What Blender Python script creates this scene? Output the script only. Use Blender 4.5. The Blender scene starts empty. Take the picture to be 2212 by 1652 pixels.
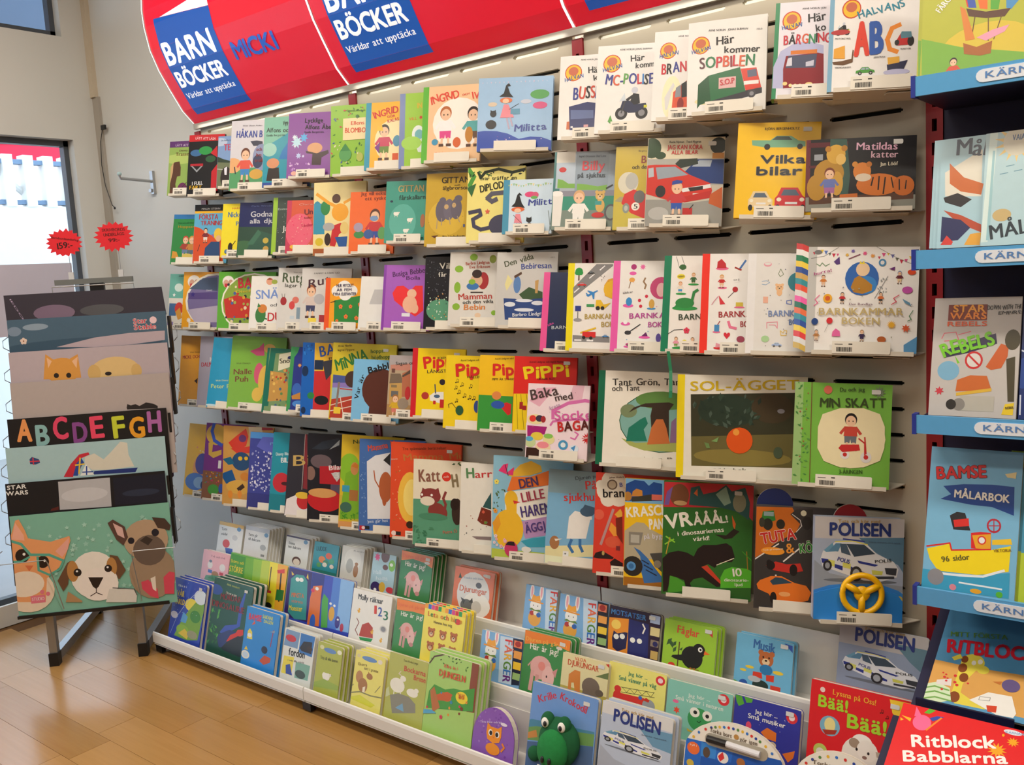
import bpy, math, random
from mathutils import Matrix, Vector

# ------------------------------------------------------------------ camera, world, lights, exposure
sc = bpy.context.scene
col = sc.collection
W_, H_ = 2212, 1652
CAM = Vector((3.22357, -2.14130, 1.37844))
YAW, PITCH, ROLL, FPX = -0.6765989, -0.1223152, -0.0573921, 1975.99
_f = Vector((math.sin(YAW)*math.cos(PITCH), math.cos(YAW)*math.cos(PITCH), math.sin(PITCH)))
_r = Vector((math.cos(YAW), -math.sin(YAW), 0)); _u = _r.cross(_f)
_R = math.cos(ROLL)*_r + math.sin(ROLL)*_u
_U = -math.sin(ROLL)*_r + math.cos(ROLL)*_u
cd = bpy.data.cameras.new('camera'); cam = bpy.data.objects.new('camera', cd); col.objects.link(cam)
cd.sensor_fit = 'HORIZONTAL'; cd.sensor_width = 36; cd.lens = FPX/W_*36; cd.clip_start = .05; cd.clip_end = 200
cam.matrix_world = Matrix(((_R.x, _U.x, -_f.x, CAM.x), (_R.y, _U.y, -_f.y, CAM.y), (_R.z, _U.z, -_f.z, CAM.z), (0, 0, 0, 1)))
sc.camera = cam
wd = bpy.data.worlds.new('daylight'); sc.world = wd; wd.use_nodes = True
bg = wd.node_tree.nodes['Background']; bg.inputs[0].default_value = (.66, .83, 1.0, 1); bg.inputs[1].default_value = 3.6
sc.view_settings.view_transform = 'Standard'; sc.view_settings.look = 'None'
sc.view_settings.exposure = 0.1; sc.view_settings.gamma = 1.0; sc.view_settings.use_curve_mapping = False

def area(name, loc, sx, sy, power, color, rot=(0, 0, 0)):
    l = bpy.data.lights.new(name, 'AREA'); l.shape = 'RECTANGLE'; l.size = sx; l.size_y = sy; l.energy = power; l.color = color
    o = bpy.data.objects.new(name, l); col.objects.link(o); o.location = loc; o.rotation_euler = rot
    return o
LAMPS = [(x, y) for y in (-1.15, -2.7, -4.3) for x in (.4, 2.3, 4.2)]
for x, y in LAMPS:
    area('ceiling_lamp_light', (x, y, 2.955), 1.2, .26, {-1.15: 23, -2.7: 11, -4.3: 4}[y], (1.0, .915, .80))
for i in range(3):   # tubes behind the slotted panels, under the lit signs
    area('sign_tube_light', (.45+.9*i, .037, 2.045), .84, .02, 1.3, (1, .95, .82), (0, 0, 0))
    area('sign_underside_light', (.45+.9*i, -.03, 2.0), .84, .012, .18, (1, .95, .84), (math.radians(35), 0, 0))

# ------------------------------------------------------------------ helpers
def lin(c):
    c = c.lstrip('#')
    if len(c) == 3: c = ''.join(k*2 for k in c)
    v = [int(c[i:i+2], 16)/255 for i in (0, 2, 4)]
    return tuple(k/12.92 if k <= .04045 else ((k+.055)/1.055)**2.4 for k in v)

MATS = {}
def mat(name, color='#fff', rough=.5, spec=.5, metal=0, coat=0, emit=0, noise=0, nscale=8, attr=False, bump=0, trans=0, emcol=None):
    if name in MATS: return MATS[name]
    m = bpy.data.materials.new(name); m.use_nodes = True; nt = m.node_tree; b = nt.nodes['Principled BSDF']
    c = lin(color)
    b.inputs['Base Color'].default_value = (*c, 1); b.inputs['Roughness'].default_value = rough
    b.inputs['Metallic'].default_value = metal; b.inputs['Specular IOR Level'].default_value = spec
    b.inputs['Coat Weight'].default_value = coat; b.inputs['Coat Roughness'].default_value = .12
    b.inputs['Transmission Weight'].default_value = trans
    if emit:
        b.inputs['Emission Color'].default_value = (*(lin(emcol) if emcol else c), 1); b.inputs['Emission Strength'].default_value = emit
    src = None
    if attr:
        a = nt.nodes.new('ShaderNodeVertexColor'); a.layer_name = 'Col'; src = a.outputs['Color']
        if emit: nt.links.new(src, b.inputs['Emission Color'])
    if noise or bump:
        tc = nt.nodes.new('ShaderNodeTexCoord'); n = nt.nodes.new('ShaderNodeTexNoise'); n.inputs['Scale'].default_value = nscale
        n.inputs['Detail'].default_value = 4; nt.links.new(tc.outputs['Object'], n.inputs['Vector'])
        if noise:
            mx = nt.nodes.new('ShaderNodeMix'); mx.data_type = 'RGBA'; mx.blend_type = 'MULTIPLY'; mx.inputs['Factor'].default_value = noise
            mx.inputs['A'].default_value = (*c, 1)
            if src: nt.links.new(src, mx.inputs['A'])
            nt.links.new(n.outputs['Color'], mx.inputs['B']); src = mx.outputs['Result']
            hs = nt.nodes.new('ShaderNodeRGBToBW'); nt.links.new(n.outputs['Color'], hs.inputs[0]); nt.links.new(hs.outputs[0], mx.inputs['B'])
        if bump:
            bp = nt.nodes.new('ShaderNodeBump'); bp.inputs['Strength'].default_value = bump; bp.inputs['Distance'].default_value = .002
            nt.links.new(n.outputs['Fac'], bp.inputs['Height']); nt.links.new(bp.outputs['Normal'], b.inputs['Normal'])
    if src: nt.links.new(src, b.inputs['Base Color'])
    MATS[name] = m
    return m

M_PRINT = mat('printed_laminate', rough=.34, attr=True, noise=.10, nscale=60, coat=.15)
M_MATTE = mat('printed_board', rough=.5, attr=True, noise=.10, nscale=40)
M_PAPER = mat('paper_edges', '#e6e0d2', .8, noise=.25, nscale=300)
M_LABEL = mat('label_card', '#ece8dc', .45)
M_LEDGE = mat('ledge_enamel', '#d8d0c0', .4, noise=.08, nscale=20)
M_WHITE = mat('white_enamel', '#e8e6e0', .35, noise=.06, nscale=12)
M_PANEL = mat('panel_enamel', '#b2a996', .42, noise=.08, nscale=6)
M_RED = mat('red_enamel', '#8e1622', .4, noise=.15, nscale=20)
M_BLACK = mat('black_plastic', '#141416', .45)
M_SLOT_SHADE = mat('slot_shade', '#1a1512', .8)  # shade of the gap behind the slots, put into the colour
M_STEEL = mat('brushed_steel', '#a8aaac', .35, metal=.7, noise=.15, nscale=40)
M_WALL = mat('wall_paint', '#d2d3cf', .7, noise=.1, nscale=2.5, bump=.15)

def props(o, label=None, cat=None, group=None, kind=None):
    if label: o['label'] = label
    if cat: o['category'] = cat
    if group: o['group'] = group
    if kind: o['kind'] = kind
    return o
def empty(name, mtx=None):
    o = bpy.data.objects.new(name, None); col.objects.link(o); o.empty_display_size = .02
    if mtx is not None: o.matrix_world = mtx
    return o
def link(name, me, parent=None, mtx=None):
    o = bpy.data.objects.new(name, me); col.objects.link(o)
    if parent: o.parent = parent
    if mtx is not None: o.matrix_local = mtx
    return o

class MB:
    """collects boxes, prisms and tubes into one mesh, one colour per face"""
    def __init__(s): s.v = []; s.f = []; s.c = []
    def face(s, pts, c):
        n = len(s.v); s.v += [tuple(p) for p in pts]; s.f.append(tuple(range(n, n+len(pts)))); s.c.append(c)
    def box(s, x0, x1, y0, y1, z0, z1, c=(1, 1, 1)):
        n = len(s.v); s.v += [(x, y, z) for x in (x0, x1) for y in (y0, y1) for z in (z0, z1)]
        for q in ((0, 1, 3, 2), (4, 6, 7, 5), (0, 4, 5, 1), (2, 3, 7, 6), (0, 2, 6, 4), (1, 5, 7, 3)):
            s.f.append(tuple(n+i for i in q)); s.c.append(c)
        return s
    def prism(s, pts, y0, y1, c=(1, 1, 1)):   # outline in x,z (anticlockwise), from y0 (front) to y1
        n = len(s.v); k = len(pts)
        s.v += [(p[0], y0, p[1]) for p in pts]+[(p[0], y1, p[1]) for p in pts]
        s.f.append(tuple(range(n, n+k))); s.f.append(tuple(range(n+2*k-1, n+k-1, -1))); s.c += [c, c]
        for i in range(k):
            j = (i+1) % k; s.f.append((n+j, n+i, n+k+i, n+k+j)); s.c.append(c)
        return s
    def tube(s, path, r, c=(1, 1, 1), n=8, closed=False):
        P = [Vector(p) for p in path]; rings = []; up = Vector((.13, .21, .97))
        for i, p in enumerate(P):
            a = P[i-1] if (i > 0 or closed) else p; b = P[(i+1) % len(P)] if (i < len(P)-1 or closed) else p
            t = (b-a).normalized(); x = t.cross(up)
            if x.length < .05: x = t.cross(Vector((1, 0, 0)))
            x.normalize(); y = t.cross(x); base = len(s.v); rr = r[i] if isinstance(r, (list, tuple)) else r
            for k in range(n):
                a_ = 2*math.pi*k/n; q = p+rr*(math.cos(a_)*x+math.sin(a_)*y); s.v.append(tuple(q))
            rings.append(base)
        for i in range(len(P) if closed else len(P)-1):
            A, B = rings[i], rings[(i+1) % len(P)]
            for k in range(n): s.f.append((A+k, A+(k+1) % n, B+(k+1) % n, B+k)); s.c.append(c)
        if not closed:
            s.f.append(tuple(rings[0]+k for k in range(n))[::-1]); s.f.append(tuple(rings[-1]+k for k in range(n))); s.c += [c, c]
        return s
    def ellipsoid(s, cx, cy, cz, rx, ry, rz, c=(1, 1, 1), nu=16, nv=10):
        n = len(s.v)
        for j in range(nv+1):
            t = math.pi*j/nv
            for i in range(nu):
                p = 2*math.pi*i/nu; s.v.append((cx+rx*math.sin(t)*math.cos(p), cy+ry*math.sin(t)*math.sin(p), cz+rz*math.cos(t)))
        for j in range(nv):
            for i in range(nu):
                s.f.append((n+j*nu+i, n+(j+1)*nu+i, n+(j+1)*nu+(i+1) % nu, n+j*nu+(i+1) % nu)); s.c.append(c)
        return s
    def mesh(s, name, material, smooth=False):
        me = bpy.data.meshes.new(name); me.from_pydata(s.v, [], s.f); me.materials.append(material)
        at = me.color_attributes.new('Col', 'FLOAT_COLOR', 'CORNER'); buf = []
        for f, c in zip(s.f, s.c): buf += [c[0], c[1], c[2], 1.0]*len(f)
        at.data.foreach_set('color', buf)
        if smooth: me.polygons.foreach_set('use_smooth', [True]*len(me.polygons))
        me.update()
        return me
    def build(s, name, material, parent=None, mtx=None, smooth=False):
        return link(name, s.mesh(name, material, smooth), parent, mtx)
def boxo(name, b, material, parent=None): return MB().box(*b).build(name, material, parent)

# ------------------------------------------------------------------ lettering and flat print
GLY = {}
def make_glyphs(chars):
    obs = []
    for ch in chars:
        cu = bpy.data.curves.new('glyph', 'FONT'); cu.body = ch; cu.resolution_u = 3; cu.offset = 0; cu.fill_mode = 'BOTH'
        o = bpy.data.objects.new('glyph', cu); col.objects.link(o); obs.append((ch, o))
    bpy.context.view_layer.update(); dg = bpy.context.evaluated_depsgraph_get()
    for ch, o in obs:
        e = o.evaluated_get(dg); me = e.to_mesh()
        v = [(p.co.x, p.co.y) for p in me.vertices]; f = [tuple(p.vertices) for p in me.polygons if p.normal.z > -2]
        GLY[ch] = [v, f]; e.to_mesh_clear()
    for ch, o in obs:
        cu = o.data; bpy.data.objects.remove(o); bpy.data.curves.remove(cu)
    cap = max(p[1] for p in GLY['H'][0])
    for ch in GLY:
        v, f = GLY[ch]; v = [(x/cap, y/cap) for x, y in v]
        x0 = min((p[0] for p in v), default=0); x1 = max((p[0] for p in v), default=.3)
        GLY[ch] = ([(x-x0, y) for x, y in v], f, x1-x0)

def clip(poly, conv):
    out = poly
    for i in range(len(conv)):
        (ax, ay), (bx, by) = conv[i], conv[(i+1) % len(conv)]
        inp, out = out, []
        if not inp: return []
        sd = lambda p: (bx-ax)*(p[1]-ay)-(by-ay)*(p[0]-ax)
        for j in range(len(inp)):
            p, q = inp[j-1], inp[j]; sp, sq = sd(p), sd(q)
            if (sp >= 0) != (sq >= 0):
                t = sp/(sp-sq); out.append((p[0]+t*(q[0]-p[0]), p[1]+t*(q[1]-p[1])))
            if sq >= 0: out.append(q)
    return out
SQ = [(0, 0), (1, 0), (1, 1), (0, 1)]

SK = '#eec4a2'
PICT = {
 'kid': 'e 0 .31 .15 .17 $0;e 0 .27 .125 .14 '+SK+';p $1 -.14 .13 .14 .13 .17 -.12 -.17 -.12;l $1 .07 -.13 .1 -.24 -.05;l $1 .07 .13 .1 .24 -.05;p $2 -.15 -.12 .15 -.12 .14 -.3 .02 -.3 0 -.2 -.02 -.3 -.14 -.3;l '+SK+' .06 -.08 -.3 -.09 -.44;l '+SK+' .06 .08 -.3 .09 -.44;l #5a4036 .07 -.14 -.46 -.06 -.46;l #5a4036 .07 .05 -.46 .14 -.46;e -.05 .27 .015 .02 #222;e .05 .27 .015 .02 #222',
 'car': 'p $0 -.5 -.12 -.48 .02 -.3 .06 -.18 .2 .14 .2 .28 .06 .46 .02 .5 -.12;p #9fb2c0 -.25 .06 -.16 .16 -.02 .16 -.02 .06;p #9fb2c0 .02 .06 .02 .16 .12 .16 .22 .06;e -.28 -.13 .1 .1 #222;e .28 -.13 .1 .1 #222;e -.28 -.13 .05 .05 #aaa;e .28 -.13 .05 .05 #aaa',
 'car2': 'p $0 -.45 -.3 -.45 -.02 -.38 .06 -.28 .3 .2 .3 .34 .06 .45 -.02 .45 -.3;p #56677a -.28 .06 -.2 .24 .14 .24 .26 .06;p #e8e8e8 -.15 -.2 .2 -.2 .2 -.13 -.15 -.13;e -.33 -.06 .07 .06 #f0ead0;e .33 -.06 .07 .06 #f0ead0;e -.36 -.33 .08 .12 #222;e .36 -.33 .08 .12 #222',
 'moto': 'e -.32 -.27 .19 .19 #222226;e -.32 -.27 .1 .1 #8a8a90;e .3 -.27 .19 .19 #222226;e .3 -.27 .1 .1 #8a8a90;p $0 -.36 -.1 -.3 .12 -.1 .12 .1 0 .42 .02 .46 -.1 .1 -.26 -.1 -.26;p #d8d83a .36 -.12 .46 -.12 .46 -.04 .36 -.04;p #16181e -.06 .1 .02 .34 .2 .3 .24 .02 .06 -.02;l #16181e .08 .02 .26 -.16 .14;e .06 .43 .1 .1 #c8ccd8;p #cdd8e0 -.4 .1 -.24 .36 -.2 .12;l #3a3a40 .04 -.32 -.25 -.22 .1',
 'tree': 'p #6a4a30 -.06 -.5 .06 -.5 .05 .05 -.05 .05;e 0 .2 .3 .3 #2f9a4a;e -.15 .1 .18 .18 #2f9a4a;e .15 .1 .18 .18 #2f9a4a',
 'plane': 'p $0 -.45 -.1 .4 .3 .5 .25 -.3 -.22;p $0 -.1 .02 -.4 .25 -.28 .28 .15 .14;p $0 .0 -.05 .1 -.4 .2 -.38 .22 .1;p $0 -.4 -.1 -.5 .08 -.42 .1 -.28 -.06',
 'flo': 'e 0 .28 .2 .22 $0;e .27 .08 .2 .22 $0;e .17 -.24 .2 .22 $0;e -.17 -.24 .2 .22 $0;e -.27 .08 .2 .22 $0;e 0 0 .1 .1 #8a4a20',
 'heart': 'p $0 0 -.5 -.42 .02 -.48 .26 -.34 .46 -.14 .44 0 .26 .14 .44 .34 .46 .48 .26 .42 .02',
 'sheep': 'e 0 0 .42 .28 #f0eee4;e -.25 .08 .2 .2 #f0eee4;e .22 .1 .22 .2 #f0eee4;e .46 .2 .13 .1 #e4e0d0;p #3a3a3a .5 .26 .62 .24 .6 .18;l #d8d4c4 .08 -.2 -.2 -.22 -.45;l #d8d4c4 .08 .2 -.2 .2 -.45',
 'sheepface': 'e 0 -.2 .55 .55 #e9e4da;e .02 .2 .3 .24 #f3efe6;e -.2 .14 .16 .14 #a08c78;e .18 .0 .3 .3 #efe9df;e -.12 -.02 .035 .045 #222;e .22 -.06 .035 .045 #222;p #b8aa98 .42 .05 .62 .06 .64 -.08 .46 -.1;e .12 -.2 .07 .05 #8a6a60',
 'bear': 'e -.34 .36 .17 .17 $0;e .34 .36 .17 .17 $0;e 0 0 .46 .46 $0;e 0 -.14 .24 .2 #e4c49a;e 0 -.06 .08 .06 #2a1c18;e -.18 .12 .055 .06 #1c1410;e .18 .12 .055 .06 #1c1410',
 'note': 'e -.22 -.36 .16 .12 #1c1a16;l #1c1a16 .07 -.08 -.34 -.02 .4 .36 .28;e .2 -.26 .16 .12 #1c1a16;l #1c1a16 .07 .33 -.24 .36 .28',
 'bird': 'e 0 -.05 .34 .32 $0;e .2 .18 .2 .2 $0;p $0 -.2 0 -.62 -.1 -.66 -.16 -.5 -.2 -.2 -.2;p #e8702c .38 .22 .56 .14 .36 .1;e .24 .22 .07 .07 #f4f0e8;e .25 .22 .035 .035 #111;l #d8843a .04 -.02 -.34 .0 -.48;l #d8843a .04 .1 -.34 .12 -.48',
 'pig': 'e -.02 .08 .3 .26 #dea9a4;e .2 -.1 .17 .26 #e6b8b2;p #cf8f8c .3 .06 .44 .16 .4 -.06;e .24 -.34 .1 .07 #c98884;e .16 -.08 .02 .03 #2a2020;l #d9a29e .1 -.24 -.05 -.27 -.45;l #cf9692 .1 -.1 -.12 -.12 -.48;e 0 .12 .1 .1 #e08a80;l #d39a96 .03 -.3 .16 -.38 .06',
 'rab': 'e -.15 .32 .065 .2 #f4f2ee;e .15 .34 .065 .2 #f4f2ee;e -.15 .32 .03 .14 #eda6b2;e .15 .34 .03 .14 #eda6b2;e 0 -.02 .18 .16 #f4f2ee;p #f0a63a -.15 .1 -.11 .26 .0 .22 .11 .26 .15 .1;l #e8962c .035 -.23 .09 .23 .07;e -.07 -.02 .013 .018 #333;e .07 -.02 .013 .018 #333;e 0 -.34 .2 .2 #e8a84a;e -.1 -.22 .07 .06 #b83a3a;e .02 -.2 .07 .06 #f0ece0;e .12 -.24 .07 .06 #3a68b8;p #6a8a3a -.2 -.14 .2 -.16 .14 -.1 0 -.13 -.12 -.09',
 'duck': 'e 0 -.1 .28 .24 #e8b03a;e .08 .24 .19 .19 #e8b03a;p #d8702c .24 .26 .4 .2 .24 .16;e .12 .28 .03 .03 #222;p #e8b03a -.2 0 -.44 .14 -.3 -.12',
 'catf': 'p $0 -.42 .0 -.4 .44 -.2 .3 .2 .3 .4 .44 .42 0 .34 -.26 0 -.38 -.34 -.26;e -.19 .04 .12 .14 #f4f0ea;e .19 .04 .12 .14 #f4f0ea;e -.17 .03 .085 .1 #1c1818;e .17 .03 .085 .1 #1c1818;p #e07a3a -.06 -.1 .06 -.1 0 -.17',
 'policecar': 'e .52 .04 .46 .05 #6c7480;p #e4e6ea .02 .5 .05 .68 .2 .9 .42 .93 .6 .86 .72 .66 .93 .5 .99 .34 .97 .16 .78 .05 .56 .06 .3 .2 .05 .34;p #6ea2c0 .06 .7 .17 .88 .2 .68 .09 .66;p #5f8fb0 .12 .69 .21 .87 .28 .87 .24 .68;p #4a5f74 .26 .86 .34 .86 .4 .6 .28 .66;p #3c4c5c .34 .86 .56 .86 .7 .66 .44 .58;l #e8e070 .025 .2 .9 .42 .93 .6 .86;l #2f3c90 .03 .3 .97 .56 .93;p #2f3c90 .03 .52 .12 .5 .12 .38 .04 .42;p #e0e070 .12 .5 .2 .47 .2 .34 .12 .38;p #2f3c90 .2 .4 .3 .36 .3 .26 .2 .32;p #e0e070 .3 .44 .4 .42 .4 .3 .3 .34;p #2f3c90 .4 .36 .6 .22 .6 .16 .4 .2;p #2f3c90 .48 .5 .74 .42 .7 .38 .5 .44;e .11 .36 .055 .12 #2e3036;e .11 .36 .03 .07 #9aa0a8;e .47 .2 .075 .17 #2e3036;e .47 .2 .045 .11 #a8aeb6;p #d8d860 .66 .3 .8 .28 .79 .2 .67 .2;p #3a3e46 .82 .36 .97 .36 .96 .2 .84 .22;p #3a3e46 .68 .16 .94 .18 .94 .13 .68 .1;t POLIS .23 .48 .38 .42 .09 #2f3c90;t POLIS .7 .46 .9 .5 .07 #2a3038',
}

class Print:
    """flat print in cover coordinates (0..1); pieces lie on each other by hairline steps"""
    def __init__(s, w, h, conv=None, key=''):
        s.w, s.h, s.conv = w, h, conv or SQ; s.rng = random.Random(key); s.pic = []; s.txt = []; s.tl = 0
    def poly(s, pts, c, txt=False):
        (s.txt if txt else s.pic).append((pts, c))
    def run(s, cmds, tf=None, args=()):
        for c in cmds.split(';'):
            t = c.split()
            if not t: continue
            t = [args[int(k[1:])] if k[0] == '$' and k[1:].isdigit() and int(k[1:]) < len(args) else k for k in t]
            s.cmd(t, tf)
    def cmd(s, t, tf):
        k = t[0]; T = tf or (lambda x, y: (x, y)); L = lambda c: lin(c)
        if k == 'r':
            a, b, c, d = map(float, t[1:5]); s.poly([T(a, b), T(c, b), T(c, d), T(a, d)], L(t[5]))
        elif k == 'e':
            x, y, rx, ry = map(float, t[1:5]); n = 20 if max(rx*s.w, ry*s.h) > .006 or tf is None else 10
            s.poly([T(x+rx*math.cos(2*math.pi*i/n), y+ry*math.sin(2*math.pi*i/n)) for i in range(n)], L(t[5]))
        elif k == 'p':
            v = list(map(float, t[2:])); s.poly([T(v[i], v[i+1]) for i in range(0, len(v)-1, 2)], L(t[1]))
        elif k == 'l':
            th = float(t[2]); v = list(map(float, t[3:])); P = [T(v[i], v[i+1]) for i in range(0, len(v)-1, 2)]
            a0, a1 = T(0, 0), T(0, th); th = math.hypot((a1[0]-a0[0])*s.w, (a1[1]-a0[1])*s.h)/2
            for (x0, y0), (x1, y1) in zip(P, P[1:]):
                dx, dy = (x1-x0)*s.w, (y1-y0)*s.h; l = math.hypot(dx, dy) or 1e-6; nx, ny = -dy/l*th, dx/l*th; ex, ey = dx/l*th*.6, dy/l*th*.6
                q = [(x0*s.w-ex+nx, y0*s.h-ey+ny), (x0*s.w-ex-nx, y0*s.h-ey-ny), (x1*s.w+ex-nx, y1*s.h+ey-ny), (x1*s.w+ex+nx, y1*s.h+ey+ny)]
                s.poly([(a/s.w, b/s.h) for a, b in q], L(t[1]))
        elif k == 't':
            s.text(t, T)
        elif k == 's':
            x, y, r = map(float, t[1:4]); n = int(t[4]); a = s.h/s.w
            s.poly([T(x+a*(r if i % 2 == 0 else r*.5)*math.sin(math.pi*i/n), y+(r if i % 2 == 0 else r*.5)*math.cos(math.pi*i/n)) for i in range(2*n)], L(t[5]))
        elif k == 'sc':
            n = int(t[2]); x0, y0, x1, y1, z = map(float, t[3:8]); cs = t[8].split(','); R = s.rng; a = s.h/s.w
            for i in range(n):
                x, y, c = R.uniform(x0, x1), R.uniform(y0, y1), cs[i % len(cs)]; q = z*R.uniform(.7, 1.3)
                if t[1] == 'star': s.cmd(['s', x, y, q, '5', c], None)
                elif t[1] == 'dot': s.cmd(['e', x, y, q*a*.6, q*.6, c], None)
                elif t[1] == 'tri':
                    x = x0+(x1-x0)*(i+.5)/n; y = (y0+y1)/2+math.sin(i*.9)*(y1-y0)*.2; s.poly([(x-q*a*.5, y+q*.5), (x, y-q*.6), (x+q*a*.5, y+q*.5)], lin(c))
                elif t[1] == 'leaf':
                    an = R.uniform(0, 6.3); s.poly([(x+a*(q*u*math.cos(an)-q*v*math.sin(an)), y+q*u*math.sin(an)+q*v*math.cos(an)) for u, v in ((-.6, 0), (-.1, -.28), (.6, 0), (-.1, .28))], lin(c))
                else: s.cmd([t[1], x, y, q, c], None)
        elif k == 'policecar':
            a, b, c, d = map(float, t[1:5]); s.run(PICT['policecar'], lambda x, y: (a+x*(c-a), b+y*(d-b)))
        elif k == 'tabs':
            a, b = float(t[1]), float(t[2]); cs = ['#f0a02c', '#3a68c8', '#d83a8a', '#d82f34', '#2f9a4a', '#f0d030']
            for i in range(12): s.cmd(['r', i/12, a, (i+.93)/12, b, cs[i % 6]], None)
        elif k == 'dots':
            P = s.conv; cs = ['#d83a34', '#3a78c8', '#e8b83a', '#5a8a4a', '#2a48a0']; d = 0; cx, cy = .5, .35
            for i in range(len(P)):
                (ax, ay), (bx, by) = P[i], P[(i+1) % len(P)]; l = math.hypot((bx-ax)*s.w, (by-ay)*s.h); m = max(1, int(l/.011)) if l > .006 else 1
                for j in range(m):
                    x, y = ax+(bx-ax)*(j+.5)/m, ay+(by-ay)*(j+.5)/m
                    if y < .05: continue
                    x += (cx-x)*.055; y += (cy-y)*.055; d += 1; s.cmd(['e', x, y, .0032/s.w, .0032/s.h, cs[d % 5]], None)
        elif k in PICT:
            x, y, z = map(float, t[1:4]); a = s.h/s.w
            s.run(PICT[k], lambda px, py: (x+px*z*a, y+py*z), t[4:] or ('#888', '#888', '#888'))
        else: raise ValueError(k)
    def text(s, t, T):
        body = t[1].replace('_', ' '); a = T(float(t[2]), float(t[3])); b = T(float(t[4]), float(t[5]))
        hh = float(t[6]); cs = [lin(c) for c in t[7].split(',')]; vert = 'V' in t[8:]; jit = float(t[8]) if len(t) > 8 and t[8] not in 'VOF' else 0
        D = [(.075*math.cos(k*.785), .075*math.sin(k*.785)) for k in range(8)]+[(0, 0)] if 'O' in t[8:] else [(.045*math.cos(k*1.047), .045*math.sin(k*1.047)) for k in range(6)]+[(0, 0)] if 'F' in t[8:] else [(-.03, 0), (.03, 0)]
        h0, h1 = T(0, 0), T(0, hh); hm = hh*s.w if vert else math.hypot((h1[0]-h0[0])*s.w, (h1[1]-h0[1])*s.h)
        ax, ay, bx, by = a[0]*s.w, a[1]*s.h, b[0]*s.w, b[1]*s.h; Lw = math.hypot(bx-ax, by-ay) or 1e-5; dx, dy = (bx-ax)/Lw, (by-ay)/Lw
        adv = [(.42 if ch == ' ' else GLY[ch][2])+.14 for ch in body]; tot = sum(adv)-.14; sx = Lw/max(tot, .05); pos = 0; n = 0
        for ch, ad in zip(body, adv):
            if ch != ' ':
                v, f, wd = GLY[ch]; r = s.rng.uniform(-1, 1)*jit*.9 if jit else 0; oy = s.rng.uniform(-1, 1)*jit*.35 if jit else 0
                cr, sr = math.cos(r), math.sin(r); P = []
                for x, y in v:
                    x2, y2 = x-wd/2, y-.5
                    x2, y2 = wd/2+x2*cr-y2*sr, .5+x2*sr+y2*cr+oy
                    X, Y = (pos+x2)*sx, y2*hm
                    P.append(((ax+X*dx-Y*dy)/s.w, (ay+X*dy+Y*dx)/s.h))
                c = cs[n % len(cs)]; n += 1
                for ek, (ex, ey) in enumerate(D):
                    gx, gy = (ex*hm*dx-ey*hm*dy)/s.w, (ex*hm*dy+ey*hm*dx)/s.h
                    for q in f: s.txt.append(([(P[i][0]+gx, P[i][1]+gy) for i in q], c, s.tl*10+ek))
            pos += ad
        s.tl += 1
    def mesh(s, name, which, material, off0, mapper=None):
        mb = MB(); i = 0; last = None; conv = s.conv
        for it in which:
            pts, c = it[0], it[1]
            if which is s.pic: off = off0+i*.00002; i += 1
            else: off = off0+it[2]*.00001
            if not all(-1e-6 <= p[0] <= 1+1e-6 and -1e-6 <= p[1] <= 1+1e-6 for p in pts) or conv is not SQ:
                pts = clip(orient(pts), conv)
            if len(pts) < 3: continue
            pts = orient(pts)
            if mapper: mapper(mb, pts, c, off)
            else: mb.face([(p[0]*s.w, -off, p[1]*s.h) for p in pts], c)
        return mb.mesh(name, material) if mb.f else None
def orient(p):
    a = sum(p[i-1][0]*p[i][1]-p[i][0]*p[i-1][1] for i in range(len(p)))
    return p if a > 0 else p[::-1]

def frame(x, y, z, yaw, tilt):
    c, s = math.cos(math.radians(yaw)), math.sin(math.radians(yaw)); C, S = math.cos(math.radians(tilt)), math.sin(math.radians(tilt))
    U = Vector((c, s*C, -s*S)); V = Vector((0, S, C)); N = V.cross(U)
    return Matrix(((U.x, N.x, V.x, x), (U.y, N.y, V.y, y), (U.z, N.z, V.z, z), (0, 0, 0, 1)))

# ------------------------------------------------------------------ the room
XL, YB = -.85, .05          # left wall with the shop window, wall behind the shelving
def struct(o): o['kind'] = 'structure'; return o
def wall_quads(rects, axis, at, material, name):
    mb = MB()
    for a0, a1, z0, z1 in rects:
        if axis == 'x': mb.box(at-.12, at, a0, a1, z0, z1)
        else: mb.box(a0, a1, at, at+.1, z0, z1)
    return struct(mb.build(name, material))
wall_quads([(XL-.12, 7, -.02, 3.0)], 'y', YB, M_WALL, 'wall_back')
WY = -.07                   # window jamb nearest the corner
wall_quads([(WY, YB, 0, 3.0), (-5.6, WY, 2.06, 2.5), (-5.6, WY, 2.86, 3.0), (-5.6, WY, 0, .07), (-5.6, -3.6, .07, 2.06)], 'x', XL, M_WALL, 'wall_left')
M_FAR = mat('far_wall', '#8a8078', .8, noise=.4, nscale=3)
struct(boxo('wall_right', (7, 7.1, -5.6, .15, 0, 3), M_FAR)); struct(boxo('wall_front', (XL, 7, -5.7, -5.6, 0, 3), M_FAR))
struct(boxo('ceiling', (XL, 7, -5.6, YB, 3.0, 3.1), mat('ceiling_paint', '#dcdad2', .8, noise=.1, nscale=3)))
struct(boxo('baseboard_left', (XL, XL+.015, -5.6, WY, 0, .09), M_WHITE))
struct(boxo('trim_1', (XL, XL+.035, YB-.02, YB, 2.25, 3.0), mat('trim_paint', '#c9bda8', .5, noise=.12, nscale=8)))
struct(boxo('trim_2', (XL, XL+.05, YB-.012, YB, 0, 2.25), mat('trim_grey', '#aaa49a', .5, noise=.12, nscale=8)))
M_JAMB = mat('window_jamb', '#4a5058', .4); M_PANE = mat('window_glass', '#ffffff', .02, trans=1, spec=.3)
MATS['window_glass'].node_tree.nodes['Principled BSDF'].inputs['IOR'].default_value = 1.02
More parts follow.
